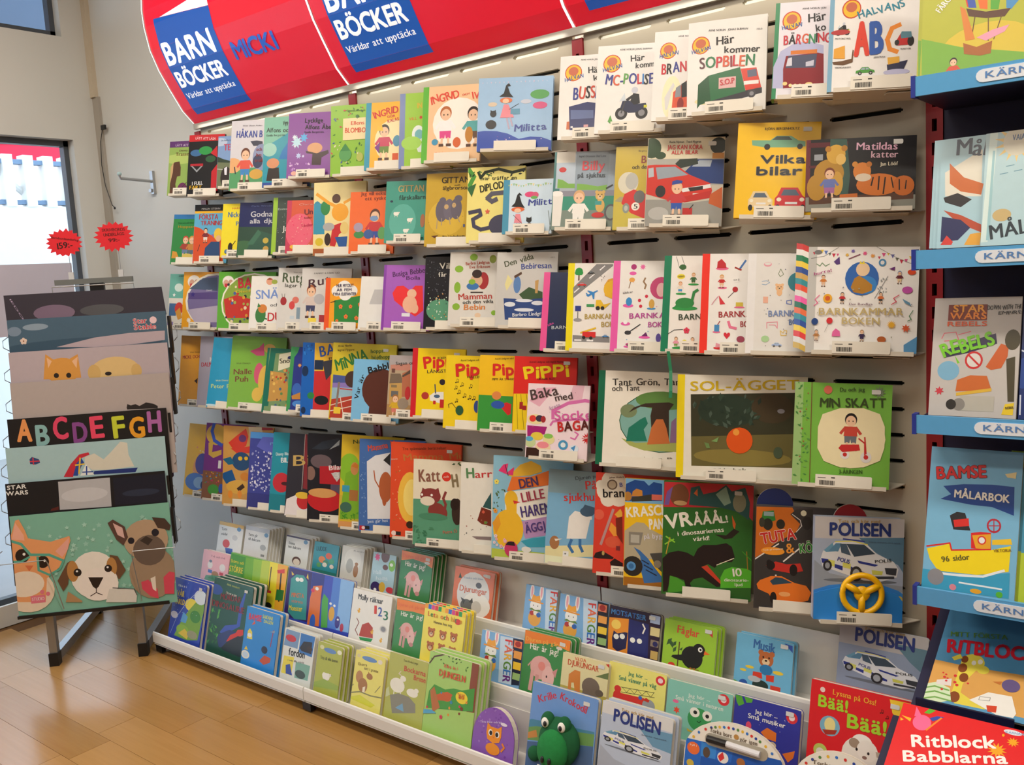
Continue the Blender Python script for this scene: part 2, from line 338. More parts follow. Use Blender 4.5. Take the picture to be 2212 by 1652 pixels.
for i, (z0, z1) in enumerate(((.07, 2.06), (2.5, 2.86))):
    r = struct(empty('window_%d' % (i+1), Matrix.Translation((XL, -1.8, z0))))
    y0, y1 = (-3.6+1.8 if i == 0 else -5.6+1.8), WY+1.8; H = z1-z0
    fr = MB().box(-.09, -.05, y1-.022, y1, 0, H).box(-.09, -.05, y0, y0+.03, 0, H).box(-.09, -.05, y0, y1, H-.025, H).box(-.09, -.05, y0, y1, 0, .03)
    fr.box(-.09, -.05, -.35, -.31, 0, H)
    fr.build('window_frame', M_JAMB, r)
    MB().box(-.073, -.068, y0, -.35, .02, H-.02).build('pane', M_PANE, r); MB().box(-.073, -.068, -.31, y1-.01, .02, H-.02).build('pane', M_PANE, r)

# wooden floor: every board of the part one can see is a piece of its own
M_FLOOR = bpy.data.materials.new('oak_boards'); M_FLOOR.use_nodes = True
nt = M_FLOOR.node_tree; b = nt.nodes['Principled BSDF']; b.inputs['Roughness'].default_value = .22; b.inputs['Specular IOR Level'].default_value = .55
oi = nt.nodes.new('ShaderNodeObjectInfo'); tc = nt.nodes.new('ShaderNodeTexCoord'); mp = nt.nodes.new('ShaderNodeMapping'); mp.inputs['Scale'].default_value = (1.2, 26, 1)
nz = nt.nodes.new('ShaderNodeTexNoise'); nz.inputs['Scale'].default_value = 3; nz.inputs['Detail'].default_value = 6
rp = nt.nodes.new('ShaderNodeValToRGB'); rp.color_ramp.elements[0].color = (*lin('#9a7038'), 1); rp.color_ramp.elements[1].color = (*lin('#c2955a'), 1)
rp.color_ramp.elements[0].position = .05; rp.color_ramp.elements[1].position = .95
ad = nt.nodes.new('ShaderNodeMath'); ad.operation = 'MULTIPLY_ADD'; ad.inputs[1].default_value = .45
m2 = nt.nodes.new('ShaderNodeMath'); m2.operation = 'MULTIPLY'; m2.inputs[1].default_value = .42
cx = nt.nodes.new('ShaderNodeVectorMath'); cx.operation = 'ADD'
nt.links.new(tc.outputs['Object'], cx.inputs[0]); nt.links.new(oi.outputs['Random'], cx.inputs[1]); nt.links.new(cx.outputs[0], mp.inputs['Vector'])
nt.links.new(mp.outputs[0], nz.inputs['Vector']); nt.links.new(nz.outputs['Fac'], ad.inputs[0]); nt.links.new(oi.outputs['Random'], m2.inputs[0]); nt.links.new(m2.outputs[0], ad.inputs[2])
nt.links.new(ad.outputs[0], rp.inputs[0]); nt.links.new(rp.outputs[0], b.inputs['Base Color'])
floor = struct(boxo('floor', (XL-.1, 7, -5.6, YB, -.1, -.004), mat('floor_base', '#6a4a28', .6)))
BW, BL = .13, .72
bm_ = MB(); e = .0006; bm_.box(e, BL-e, e, BW-e, -.012, 0); board = bm_.mesh('floor_board', M_FLOOR)
rng = random.Random(4)
for j in range(-20, 1):
    x = XL-rng.uniform(0, BL)
    while x < 3.0:
        if x > XL-.5 and not (j < -15 and x > 1.6):
            o = link('floor_board', board, floor); o.location = (max(x, XL-.5), j*BW-.08, 0)
        x += BL
bm_ = MB()
for j in range(-43, 1):
    for x0, x1 in (((3.0 if j >= -15 else 1.9), 7),) if j >= -20 else ((XL, 7),):
        bm_.box(x0, x1, j*BW-.08+e, j*BW+.05-e, -.012, -.0006)
o = bm_.build('floor_boards_beyond', M_FLOOR, floor); o['kind'] = 'stuff'

# ceiling lamps
for i, (x, y) in enumerate(LAMPS):
    r = props(empty('ceiling_lamp', Matrix.Translation((x, y, 3.0))), 'long white fluorescent ceiling lamp above the shop floor', 'lamp', 'ceiling lamps')
    MB().box(-.64, .64, -.16, .16, -.03, 0).build('housing', M_WHITE, r)
    MB().box(-.6, .6, -.13, .13, -.036, -.03).build('diffuser', mat('lamp_diffuser', '#fff4e0', .5, emit=3), r)

# outside the window
struct(boxo('pavement', (-30, XL-.13, -25, 14, -.12, -.05), mat('pavement_stone', '#b9b7b4', .8, noise=.2, nscale=5)))
struct(boxo('facade_opposite', (-9.4, -9, -20, 12, -.05, 2.15), mat('white_facade', '#e6e8ea', .7)))
r = props(empty('terrace_railing', Matrix.Translation((-5.5, -1.6, 0))), 'white timber railing with uprights and cross brace outside the window', 'railing')
M_RAILG = mat('rail_grey', '#6f86a0', .6)
MB().box(-.04, .04, -.4, 4.6, 2.22, 2.26).build('lower_rail', M_RAILG, r); MB().box(-.04, .04, -.4, 4.6, 2.58, 2.62).build('top_rail', M_RAILG, r)
for k in range(28): MB().box(-.06, .06, -.4+k*.18, -.31+k*.18, 2.2, 2.66).build('railing_post', M_WHITE, r)
MB().box(-.05, .05, -.5, 4.7, -.05, 2.2).build('plinth_wall', M_WHITE, r)
MB().tube([(-.05, 3.1, 2.6), (-.05, 3.5, 2.24)], .03).build('brace', M_WHITE, r)
r = props(empty('awning', Matrix.Translation((-6.4, 1.5, -.05))), 'red awning on posts over the street outside the window', 'awning')
MR = mat('awning_cloth', '#d81c3c', .7)
mb = MB(); mb.face([(.0, -5, 3.05), (-1.6, -5, 3.6), (-1.6, 5, 3.6), (.0, 5, 3.05)], (1, 1, 1)); mb.build('canopy', MR, r)
MB().box(-.03, .03, -5, 5, 2.78, 3.2).build('valance', MR, r)
for Y in (-4.8, 4.8): MB().box(-.06, .0, Y-.04, Y+.04, 0, 3.1).build('awning_post', M_JAMB, r)
MB().tube([(.04, -.6, 2.82), (.04, 1.6, 3.1)], .02).build('awning_arm', M_JAMB, r)
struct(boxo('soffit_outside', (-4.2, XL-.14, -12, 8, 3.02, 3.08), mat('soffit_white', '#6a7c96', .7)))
o = boxo('notice_panel', (XL+.012, XL+.02, -1.3, -.15, 1.22, 1.52), mat('lilac_card', '#cfcbdc', .6, noise=.15, nscale=6)); props(o, 'pale lilac grey card panel leaning against the shop window', 'panel')
boxo('panel_stand', (XL+.004, XL+.012, -.8, -.76, .09, 1.5), M_STEEL, None).parent = None
st = bpy.data.objects['panel_stand']; st.parent = o

# ------------------------------------------------------------------ shelving: slotted panels, posts, trays
def holed(xs, zs, hole):           # grid plate with some cells left open
    mb = MB(); idx = {}
    def vi(i, j):
        if (i, j) not in idx: idx[(i, j)] = len(mb.v); mb.v.append((xs[i], 0, zs[j]))
        return idx[(i, j)]
    for i in range(len(xs)-1):
        for j in range(len(zs)-1):
            if not hole(i, j): mb.f.append((vi(i, j), vi(i+1, j), vi(i+1, j+1), vi(i, j+1))); mb.c.append((1, 1, 1))
    return mb
def solid(o, t):
    m = o.modifiers.new('thickness', 'SOLIDIFY'); m.thickness = t; m.offset = -1; return o
SLOT_P, SLOT_L, SLOT_H = .20367, .1593, .0105
for b_ in range(3):
    xs = [-.432]; xm = []
    for k in range(4):
        c = (k-1.5)*SLOT_P
        xs += [c-SLOT_L/2, c-SLOT_L/2+.004, c+SLOT_L/2-.004, c+SLOT_L/2]
    xs.append(.432); zs = [.44]; hz = {}
    for k in range(24, -1, -1):
        z = 1.975-.06*k; hz[len(zs)] = 1; zs += [z-SLOT_H/2, z-SLOT_H/4, z+SLOT_H/4, z+SLOT_H/2]
    zs.append(2.06)
    hs = {}
    def hole(i, j, zs=zs):
        if j == 0 or j == len(zs)-2: return False
        jj = (j-1) % 4; ii = (i-1) % 4
        if i == 0 or i == len(xs)-2 or jj == 3 or ii == 3: return False
        return not (jj != 1 and ii != 1)
    o = solid(holed(xs, zs, hole).build('slotted_panel', M_PANEL, None, Matrix.Translation(((b_+.5)*.9, 0, 0))), .014)
    props(o, ['white slotted back panel nearest the shop window', 'white slotted back panel between the other two', 'white slotted back panel beside the blue shelves'][b_], 'panel')
r = boxo('slot_shade_board', (-.01, 2.71, .03, .036, .42, 1.93), M_SLOT_SHADE); props(r, 'added dark board for the shade in the slots of the white panels', 'board')  # dark sheet added behind the panels; its colour stands in for shade
for i in range(4):
    xs = [-.017, -.005, .005, .017]; zs = [.02]
    for k in range(38): zs += [.07+k*.05, .07+k*.05+.026]
    zs.append(1.985)
    o = solid(holed(xs, zs, lambda a, b: a == 1 and b % 2 == 1).build('shelf_post', M_RED, None, Matrix.Translation((i*.9, -.006, 0))), .02)
    props(o, ['dark red perforated shelf post at the end by the window', 'dark red perforated shelf post, second from the window wall', 'dark red perforated shelf post, third from the window wall', 'dark red perforated shelf post beside the blue shelves'][i], 'post')
    r = props(empty('base_foot', Matrix.Translation((i*.9+(.02 if i == 0 else 0), 0, 0))), 'red steel foot with black end under the lowest tray', 'foot', 'feet under the trays')
    MB().box(-.018, .018, -.385, -.02, .012, .037).build('foot_bar', M_RED, r); MB().box(-.02, .02, -.402, -.385, .006, .038).build('end_cap', M_BLACK, r)
    MB().prism([(.015*math.cos(t*math.pi/6)+.03, .015*math.sin(t*math.pi/6)+.015) for t in range(12)], -.36, -.335).build('caster', M_BLACK, r)
TIER = {1: (-.407, .039, .086, -.27), 2: (-.27, .17, .219, -.135), 3: (-.135, .285, .334, -.008)}
TN = {1: 'lowest front', 2: 'middle', 3: 'uppermost back'}
for b_ in range(3):
    for t, (yl, zf, zl, yb) in TIER.items():
        x0, x1 = b_*.9+.002, b_*.9+.898
        r = props(empty('display_tray', Matrix.Translation((x0, yl, zf))), 'white metal %s book tray %s' % (TN[t], ['below the shelves by the window', 'in the middle of the shelving', 'next to the blue shelves'][b_]), 'tray')
        L = x1-x0
        MB().box(0, L, .0, yb-yl, -.003, 0).build('tray_floor', M_WHITE, r)
        lo = .006 if t == 1 else -.006
        pr = [(0, lo), (.004, lo-.003), (.010, lo), (.010, zl-zf-.006), (.006, zl-zf), (.002, zl-zf-.002), (0, zl-zf-.01)]
        mb = MB(); n = len(pr)
        for X in (0, L): mb.v += [(X, p[0]-.004, p[1]) for p in pr]
        for i in range(n): j = (i+1) % n; mb.f.append((i, n+i, n+j, j)); mb.c.append((1, 1, 1))
        mb.f += [tuple(range(n)), tuple(range(2*n-1, n-1, -1))]; mb.c += [(1, 1, 1)]*2
        mb.build('front_lip', M_WHITE, r)
        zr = {1: .13, 2: .115, 3: .175}[t]
        MB().box(0, L, yb-yl-.007, yb-yl-.005, 0, zr-.004).build('riser', M_WHITE, r)

# ------------------------------------------------------------------ lit signs over the shelving
PROF = [(-.013, 2.013), (-.058, 2.058), (-.103, 2.131), (-.14, 2.195), (-.169, 2.266), (-.184, 2.347), (-.187, 2.405), (-.18, 2.5), (-.15, 2.6)]
SA = [0]
for p, q in zip(PROF, PROF[1:]): SA.append(SA[-1]+math.hypot(q[0]-p[0], q[1]-p[1]))
M_SIGN = mat('lit_sign_face', rough=.25, attr=True, emit=.42)
M_TRIM = mat('lit_edge', '#ffffff', .4, emit=1.0)

# cover data: kind|key|x|y|z|width|height|yaw|tilt|thickness mm|copies|spine|cover|description|print in cover coordinates
BOOKS = '''
w|horse|-.035|-.14|1.738|.142|.209|20|10.155|8|1|-|#93b35c|narrow green reader with purple top band and brown horse silhouette|r 0 .888 1 1 #5f3472;t LÄTT_ATT .194 .906 .603 .902 .041 #d9c9e4;t Disney .321 .809 .585 .812 .031 #5a3a2a;t Trassel .212 .728 .662 .73 .063 #6a4320;e .369 .671 .547 .094 #b4cc70;p #5a3b28 .082 .007 .071 .506 .183 .613 .346 .625 .399 .515 .401 .36 .293 .346 .253 .207 .315 .004;p #c9a878 .069 .522 .156 .614 .148 .427 .074 .21;e .483 .094 .164 .14 #6d2f5c;l #3a2a20 .012 .108 .147 .35 .065 .605 .232
w|carsfull|.095|-.14|1.723|.157|.231|20|10.081|8|1|-|#141417|narrow black reader with red top band and yellow lower lettering|r 0 .894 1 1 #c8202a;t LÄTT_ATT_LÄSA .175 .929 .744 .908 .039 #f0d8d8;e .217 .705 .168 .055 #3f6ea0;e .477 .74 .191 .069 #2f9a4a;p #c8222c .685 .08 .678 .394 .831 .513 .875 .077;p #c8222c .624 .695 .801 .814 .82 .623;r .067 .487 .431 .529 #b32030;p #9aa0a8 .082 .495 .419 .488 .261 .388;p #141417 .131 .494 .371 .489 .258 .422;e .633 .6 .143 .055 #2c5c3a;t I_FULL .151 .177 .449 .186 .058 #e8e8e8;t FART .085 .109 .421 .108 .061 #e8b820
w|TE|.292|-.14|1.733|.129|.189|20|9.201|8|1|-|#7fa0cf|narrow pale blue reader with red title and dark horse by fence|e .05 .889 .253 .081 #b8c8e0;r -.019 -.009 .495 .502 #6f7a5a;p #2c4030 -.019 .502 -.027 .616 .216 .553 .455 .515 .458 .483;t TE .197 .723 .412 .725 .121 #c82848;t Lin_Hallberg .091 .904 .412 .907 .032 #5a6f9a;e .298 .204 .182 .21 #2c221f;p #e8e8f0 .229 .383 .324 .413 .322 .252 .252 .254;l #d8d8d8 .01 -.009 .373 .174 .36
w|hakan|.365|-.14|1.717|.181|.251|20|9.702|8|1|-|#d6d6de|tall pale grey picture book with blue title and child in red top|r 0 0 1 .323 #57a06a;e .058 .36 .216 .109 #e8b078;t Sören_Olsson_Anders .255 .917 .699 .907 .019 #55555f;t HÅKAN_B .122 .758 .712 .749 .097 #2f45a0;t och .594 .556 .718 .556 .048 #8a2a30;t bo .6 .478 .715 .478 .048 #8a2a30;t troll .569 .396 .741 .398 .048 #8a2a30;p #3f3f50 .448 .698 .591 .705 .727 .689 .732 .63 .521 .63;e .707 .464 .192 .191 #8f9ac0;e .635 .406 .115 .096 #363e60;e .611 .228 .154 .072 #d8a84a;kid .349 .365 .504 #6a3a28 #e05a4a #3f88c8;l #203040 .017 .109 .335 .136 .244
w|alfonsoch|.559|-.14|1.709|.188|.242|20|9.045|8|1|-|#7fc0a8|mint green picture book with black title and teal sea wave|p #2a9ab0 -.015 .531 .14 .622 .314 .688 .503 .765 .55 -.012 0 0;p #1f7ac0 .331 .4 .395 .518 .511 .633 .526 .394;e .128 .538 .152 .096 #9ccfc0;r 0 0 1 .07 #2f4fa0;t Alfons_och .05 .788 .555 .775 .063 #1c1c1c;t Hyp .399 .879 .499 .887 .06 #1c1c1c;t Gunilla_Bergström .048 .731 .444 .725 .027 #3f5a50;p #2a201c .084 .094 .117 .274 .339 .28 .368 .088;e .211 .343 .133 .072 #d8946a
w|lycklige|.695|-.14|1.726|.174|.218|20|9.435|9|1|-|#8a4fa0|purple picture book with black title and pale blue stars|t Lycklige .36 .848 .744 .841 .068 #1a1a1a;t Alfons_Åberg .367 .748 1.032 .73 .065 #1a1a1a;t Gunilla_Bergström .352 .688 .773 .68 .029 #3a1f45;s .195 .553 .104 9 #b8e0f0;s .348 .619 .078 7 #58b0e8;s .143 .633 .046 7 #d8e8f4;s .246 .344 .052 7 #b8c8f0;s .348 .335 .026 6 #d8d8f8;s .153 .496 .023 6 #e8e8f8;e .597 .45 .165 .084 #d8a070;p #3a2024 .541 .194 .549 .361 .419 .378 .398 .417 .639 .371 .89 .415 .903 .363 .753 .303 .742 .188;sc star 30 .053 .051 .52 .246 .021 #c8a0d8,#b070c8,#e8c8f0;e .162 .074 .065 .033 #e8b0a0
w|ellens|.917|-.14|1.709|.175|.224|20|7.157|9|1|-|#8fc23c|bright green picture book scattered with leaves around a cream label|sc leaf 60 -.014 .104 .689 .953 .038 #3f7a2c,#2f6a3a,#5a9a30,#4a5fa0,#e8e0c0,#c84a4a;r .252 .504 .711 .81 #f0dfae;t Catarina_Kruusval .325 .909 .69 .901 .025 #3f5a2c;t Ellens .415 .715 .683 .71 .051 #d8482c;t BLOMBO .293 .609 .713 .598 .067 #d8482c;s .544 .827 .035 8 #2f6a2c;e .305 .299 .127 .095 #58a05a;p #3f8a4a .2 .351 .302 .458 .407 .351;e .603 .256 .068 .063 #b8c060
w|kalas|1.077|-.14|1.71|.163|.209|20|8.948|9|1|#3a9ab8|#f4b838|yellow orange picture book with turquoise spine and crowned child|t INGRID .163 .769 .674 .846 .1 #d02f3a 0.3;t GÖR .445 .765 .608 .775 .033 #c82a4a;t KALAS .461 .69 .688 .722 .046 #c82a4a;e .57 .422 .374 .314 #f4e4b0;kid .395 .411 .547 #2f2a28 #c84060 #6a8a3a;p #f0c030 .232 .583 .251 .665 .3 .63 .333 .671 .36 .611 .374 .578;p #7a3a90 .199 .335 .313 .414 .298 .249;r .58 .121 .703 .24 #d85a2c;e .663 .419 .082 .083 #4a90b0
w|ingridgreen|1.228|-.14|1.698|.175|.224|20|7.665|9|1|#7f90c0|#9ccb46|lime green picture book with lilac spine and white bathtub|t IN .325 .793 .408 .796 .071 #d8b83a;t VILL .173 .639 .32 .644 .036 #d87a2c;s .392 .671 .03 9 #c83a2c;e .347 .45 .115 .119 #e8f0ee;e .364 .446 .08 .067 #78b8c0;p #dfe8e6 .243 .424 .414 .328 .418 .209 .355 .211;e .225 .336 .189 .09 #a8d860
w|ingridoch|1.322|-.14|1.704|.183|.223|20|8.85|9|1|#5fb83a|#f2c99c|peach picture book with green spine and two facing children|e .617 .502 .44 .336 #fbf4ea;t INGRID .144 .769 .619 .844 .103 #e04a3a 0.3;t OCH .672 .852 .788 .869 .026 #e04a3a;t IVAR .839 .811 1.167 .809 .087 #e04a3a 0.3;kid .398 .475 .543 #b86a3a #f4f4f4 #e04a90;kid .866 .455 .537 #2f2420 #5fb0b0 #6a5040;e .601 .255 .067 .066 #d86a3a;e .224 .269 .055 .041 #4a9ac0;e .805 .349 .066 .102 #c88a3a;t Kristina .243 .1 .426 .108 .035 #e04a3a
w|militta|1.538|-.14|1.711|.211|.204|24.71|8.604|14|1|-|#9dc4e8|large pale blue picture book with black witch hat and dark cat|p #2f4fb0 -.01 .269 .093 .281 .262 .273 .416 .234 .578 .153 .586 -.052 .001 -.038;p #2f4fb0 .57 .161 .72 .187 .87 .175 1.021 .118 1.028 -.062 .578 -.052;sc star 14 .024 .053 .929 .211 .009 #d8d0e8,#b0489a;e .827 .755 .127 .063 #5aa85a;e .835 .606 .097 .048 #d85a8a;e .647 .663 .072 .03 #c8d0e0;e .195 .637 .061 .031 #d8c8b0;sc tri 16 .023 .927 .947 .934 .018 #d8c8e0,#c8d8f0;p #17171a .283 .741 .343 .784 .37 .89 .407 .919 .435 .88 .393 .874 .427 .781 .474 .726;e .377 .687 .084 .038 #e07a4a;e .373 .677 .043 .034 #f0c8a8;p #e88a98 .348 .632 .409 .63 .492 .452 .302 .451;l #b8a8c0 .021 .394 .44 .429 .302;l #b8a8c0 .021 .439 .454 .473 .338;r .442 .495 .566 .568 #5f9ab8;l #2a2a2a .006 .42 .561 .546 .635;e .182 .363 .074 .061 #17171a;e .208 .507 .043 .043 #17171a;p #17171a .169 .531 .172 .562 .199 .541;p #17171a .214 .54 .239 .564 .245 .529;t Militta .506 .261 .927 .272 .094 #34449a 0.15
w|buss|1.815|-.14|1.707|.174|.217|20|9.293|9|1|-|#eceae6|white picture book with multicoloured title and dark blue bus|e .204 .796 .131 .102 #c8402c;e .204 .796 .118 .091 #f0c030;e .203 .813 .076 .052 #c86a4a;t HALVAN .079 .693 .361 .733 .047 #2a5aa0 0.3;t ARNE_NORLIN_JONAS .308 .937 .607 .929 .018 #55555a;t Här .433 .778 .615 .784 .075 #1c1c1c 0.1;t k .521 .686 .587 .695 .065 #1c1c1c;t BUSSEN .217 .48 .73 .469 .144 #2f3a90,#c8402c,#17171a,#c8402c 0.2;p #262e66 .155 .392 .436 .438 .569 .419 .587 .096 .179 .111;p #5a6a9a .182 .352 .532 .336 .538 .239 .189 .241;r .193 .135 .228 .156 #e8e8e8;r .393 .139 .461 .168 #d8a0a0;p #c86a3a .128 .119 .131 .21 .173 .215 .179 .117
w|mc|1.929|-.14|1.707|.178|.223|20|10.438|9|1|-|#eceae6|white picture book with multicoloured title and police motorcycle rider|e .206 .792 .129 .102 #c8402c;e .206 .792 .115 .091 #f0c030;e .205 .812 .075 .052 #c86a4a;t HALVAN .082 .702 .354 .739 .045 #2a5aa0 0.3;t ARNE_NORLIN_JONAS_BURMAN .309 .935 .764 .927 .019 #55555a;t Här .473 .801 .665 .809 .068 #1c1c1c 0.1;t komm .548 .723 .808 .734 .062 #1c1c1c 0.1;t MC-POLISE .129 .551 .805 .539 .118 #2f3a90,#d85a3a,#2f3a90,#5aa04a,#2f3a90,#c82a3a,#3a80c8,#17171a 0.2;moto .522 .318 .37 #1c2448;p #5aa04a .184 .133 .219 .206 .255 .131 .242 .094
w|brand|2.094|-.14|1.715|.173|.216|20|9.973|9|1|-|#eceae6|white picture book with a fire engine front and multicoloured title|e .266 .252 .136 .244 #f2ecc4;e .191 .78 .116 .093 #c8402c;e .191 .78 .103 .083 #f0c030;e .19 .796 .068 .049 #c86a4a;t HALVAN .079 .701 .334 .736 .044 #2a5aa0 0.3;t ARNE_NORLIN .318 .926 .525 .922 .017 #55555a;t BRAN .113 .522 .452 .529 .117 #c82a3a,#17171a,#2f3a90,#c82a3a 0.2;p #d8502c .285 .312 .465 .437 .485 .103 .274 .112;p #8a9098 .32 .359 .385 .393 .393 .259 .311 .25;p #1c1c22 .392 .398 .465 .431 .476 .255 .402 .246;p #d8d8d8 .167 .256 .278 .422 .303 .384 .262 .313 .213 .12 .183 .121;e .391 .174 .045 .073 #8a1a1a
w|sop|2.19|-.14|1.713|.179|.215|14.904|6.932|9|1|-|#eceae6|white picture book with green refuse truck with red cab|e .158 .747 .117 .096 #c8402c;e .158 .747 .104 .086 #f0c030;e .157 .766 .068 .049 #c86a4a;t HALVAN .046 .664 .287 .691 .042 #2a5aa0 0.3;t ARNE_NORLIN__JONAS_BURMAN .253 .887 .754 .858 .021 #55555a;t 7166 .863 .841 .937 .841 .018 #9a9a9a;t Här .363 .73 .585 .737 .087 #17171a 0.1;t kommer .463 .639 .911 .614 .07 #17171a 0.15;t SOPBILEN .148 .494 .847 .477 .117 #5a2c34,#1f7a4a,#c82a3a,#d85a3a,#8a2a3a,#c82a3a,#d8603a,#1f7a4a 0.15;e .345 .144 .254 .047 #e8dca8;p #2c2c34 .211 .119 .372 .171 .732 .217 .949 .234 .951 .176 .569 .115 .458 .1;p #1f6a3c .134 .325 .266 .413 .669 .47 .746 .21 .289 .137 .147 .113;p #16502c .134 .325 .266 .413 .303 .136 .162 .106 .127 .067;r .401 .261 .62 .378 #e0b0b0;t S.O.P .425 .295 .605 .308 .058 #c82a3a;p #d83a24 .677 .452 .875 .448 .942 .234 .746 .216;p #5a6078 .76 .427 .875 .434 .884 .359 .769 .352;r .722 .277 .907 .316 #f0ece8;e .822 .178 .052 .044 #3a3a40;e .822 .178 .027 .023 #8a8a90;e .458 .118 .045 .037 #3a3a40
w|barg|2.397|-.14|1.719|.171|.214|20|10.732|28|1|#2f8a5a|#e6e4ec|thick white picture book with red tow lorry in snow|p #b8bce0 .001 .337 .08 .495 .252 .573 .427 .581 .604 .529 .631 .085 0 .112;e .201 .806 .118 .1 #c8402c;e .201 .806 .103 .087 #f0c030;e .2 .822 .067 .05 #c86a4a;t HALVAN .089 .713 .329 .748 .043 #2a5aa0 0.3;t ARNE_NORLIN_JON .322 .916 .61 .907 .017 #55555a;t Här .408 .774 .617 .792 .087 #17171a 0.1;t ko .505 .676 .623 .687 .074 #17171a 0.1;t BÄRGNING .113 .562 .688 .561 .098 #c82a3a,#17171a,#c82a3a,#d85a3a,#2f8a5a,#17171a,#c82a3a,#c82a3a 0.15;p #8a1a26 .122 .306 .15 .441 .536 .458 .609 .442 .631 .085 .134 .106;p #4a506a .15 .317 .18 .44 .53 .446 .516 .305;r .206 .453 .529 .494 #d87a2c;p #d8d8e4 .157 .335 .174 .415 .225 .425 .23 .338;p #c8c8d8 .397 .367 .497 .386 .494 .325 .399 .323;e .153 .155 .03 .019 #f0d890;e .221 .134 .021 .017 #f0e0a0;e .28 .131 .021 .017 #f0e0a0;e .338 .129 .021 .017 #f0e0a0;e .447 .142 .044 .015 #f0d890;l #e8e8f0 .012 .149 .1 .63 .091
w|abc|2.52|-.14|1.714|.19|.222|20|9.178|10|1|#7fb0cc|#efedea|white picture book with huge red A, blue B and orange C|e .222 .782 .1 .092 #c8402c;e .222 .782 .088 .08 #f0c030;e .221 .799 .058 .048 #c86a4a;t HALVANS .298 .685 .766 .757 .071 #2a88a0 0.35;t A .276 .333 .413 .336 .309 #e0402c F;t B .44 .34 .557 .344 .296 #2a5ab0 F;l #f0902c .041 .725 .597 .647 .569 .603 .465 .632 .373 .706 .345;moto .139 .593 .126 #4a4a30;e .115 .566 .101 .025 #b83a3a;t MOTORCYKEL .062 .501 .225 .493 .014 #3a3a3a;car .389 .184 .171 #4a9a3a;p #c82a2a .701 .458 .735 .512 .831 .511 .866 .402 .703 .402;e .841 .437 .034 .047 #2a2a2a;e .702 .43 .024 .027 #2a2a2a;p #5a8a9a .735 .501 .746 .531 .843 .525 .851 .47 .743 .466;t TRAKTOR .736 .36 .844 .359 .014 #3a3a3a;p #e8a83a .053 .41 .165 .437 .171 .311 .051 .319;p #6a4a2c .04 .285 .141 .29 .24 .307 .249 .392 .261 .385 .254 .272 .155 .249 .054 .261;t VIKINGASKEPP .068 .223 .238 .218 .014 #3a3a3a;p #22264a .608 .228 .818 .26 .775 .161 .616 .171;p #e8b03a .611 .295 .732 .299 .735 .242 .62 .227;e .708 .154 .134 .028 #c0c0e0;t JÄRNTRAN .47 .298 .586 .297 .014 #3a3a3a
w|football|-.063|-.14|1.477|.137|.196|20|12.25|8|1|-|#2f8a44|green reader with blue top band and two cartoon children|r 0 .911 1 1 #2f78b8;t Hos_på_gården .169 .815 .676 .821 .03 #1a5a2a;t Hoppsan .172 .727 .725 .732 .051 #b09a2c;kid .464 .352 .462 #c84a38 #a84034 #6a80a0;kid .679 .344 .482 #d89a40 #c8843a #5a6a80;p #d89a3a .035 .117 .048 .265 .195 .245 .287 .119;e .565 .164 .178 .052 #d8c060
w|traning|.092|-.14|1.473|.151|.222|20|9.635|8|1|-|#5fb0d8|orange and blue reader with black top band and blocky red title|r 0 .891 1 1 #17171a;r 0 .852 1 .891 #f0b828;t MALIN_STEHN .202 .915 .746 .916 .029 #d8d8d8;p #d8501f -.041 .64 .167 .602 .522 .474 .866 .437 .905 -.008 .001 -.009;p #8a70b0 .52 .492 .858 .526 .867 .419 .587 .438;t FÖRSTA .138 .747 .7 .745 .086 #b82a22 0.05;t TRÄNING .194 .647 .832 .647 .079 #b82a22 0.05;e .722 .491 .124 .107 #f0c83a;e .737 .42 .077 .054 #e8b88a;p #2a4a78 .335 .117 .354 .26 .531 .367 .779 .366 .801 .116;kid .35 .475 .269 #2a1a1a #7a2a34 #e8e0d8;l #3a2a2a .011 .139 .207 .192 .315
w|nicke|.275|-.14|1.485|.138|.198|20|10.353|8|1|-|#f2e02c|bright yellow reader with blue script title|t MARG .291 .895 .56 .9 .031 #c83a2a;t Nicke .175 .747 .591 .756 .098 #2a6aa8 0.1;t på .437 .615 .604 .627 .078 #2a6aa8;e .292 .186 .072 .088 #2c2018;l #2c2018 .016 .324 .196 .443 .303;e .186 .108 .072 .043 #5a78a0;e .382 .108 .072 .043 #5a78a0;l #2c2018 .012 .14 .078 .498 .079
w|godnatt|.374|-.14|1.48|.159|.199|20|11.453|9|1|-|#16205a|navy night-sky picture book with green tent|r 0 0 1 .556 #2a4a3a;e .177 .154 .333 .153 #3f6a44;p #2f5a48 .214 .078 .497 .499 .888 .423 .928 .064;p #3f7058 .252 .231 .524 .508 .613 .442 .417 .232;t Carin_Wirsén .299 .919 .833 .927 .031 #5a68a0;t Godnatt .3 .737 1.042 .748 .1 #d0d0d8;t alla_djur .291 .617 1.001 .631 .084 #d0d0d8;e .737 .309 .076 .053 #c8b04a;e .754 .157 .076 .053 #c8a04a;l #d8c890 .008 .754 .11 .755 .053
w|darkj|.576|-.14|1.48|.148|.197|20|10.002|10|1|#9cc83c|#3c4a44|dark grey green picture book with lime spine and white specks|sc dot 22 .145 .129 .373 .939 .007 #d8e0d8,#b8c8c0;t Ja .277 .406 .418 .408 .092 #e8e8e0;t Emma .133 .776 .386 .781 .037 #aab8b0
w|un|.654|-.14|1.479|.145|.181|20|9.846|9|1|#c83a5a|#d8583a|orange red picture book with hot pink spine and glossy pattern|t Clara .315 .9 .679 .905 .036 #e0a090;t Un .474 .726 .692 .735 .099 #6a2a3a;e .351 .415 .367 .336 #e8607a;sc dot 40 .091 .119 .666 .708 .018 #f08a90,#e83a6a,#f0b0a0;t Under .416 .494 .708 .511 .055 #c82a5a;t kallas .474 .651 .67 .657 .036 #8a2a2a;e .232 .119 .113 .04 #f0b83a
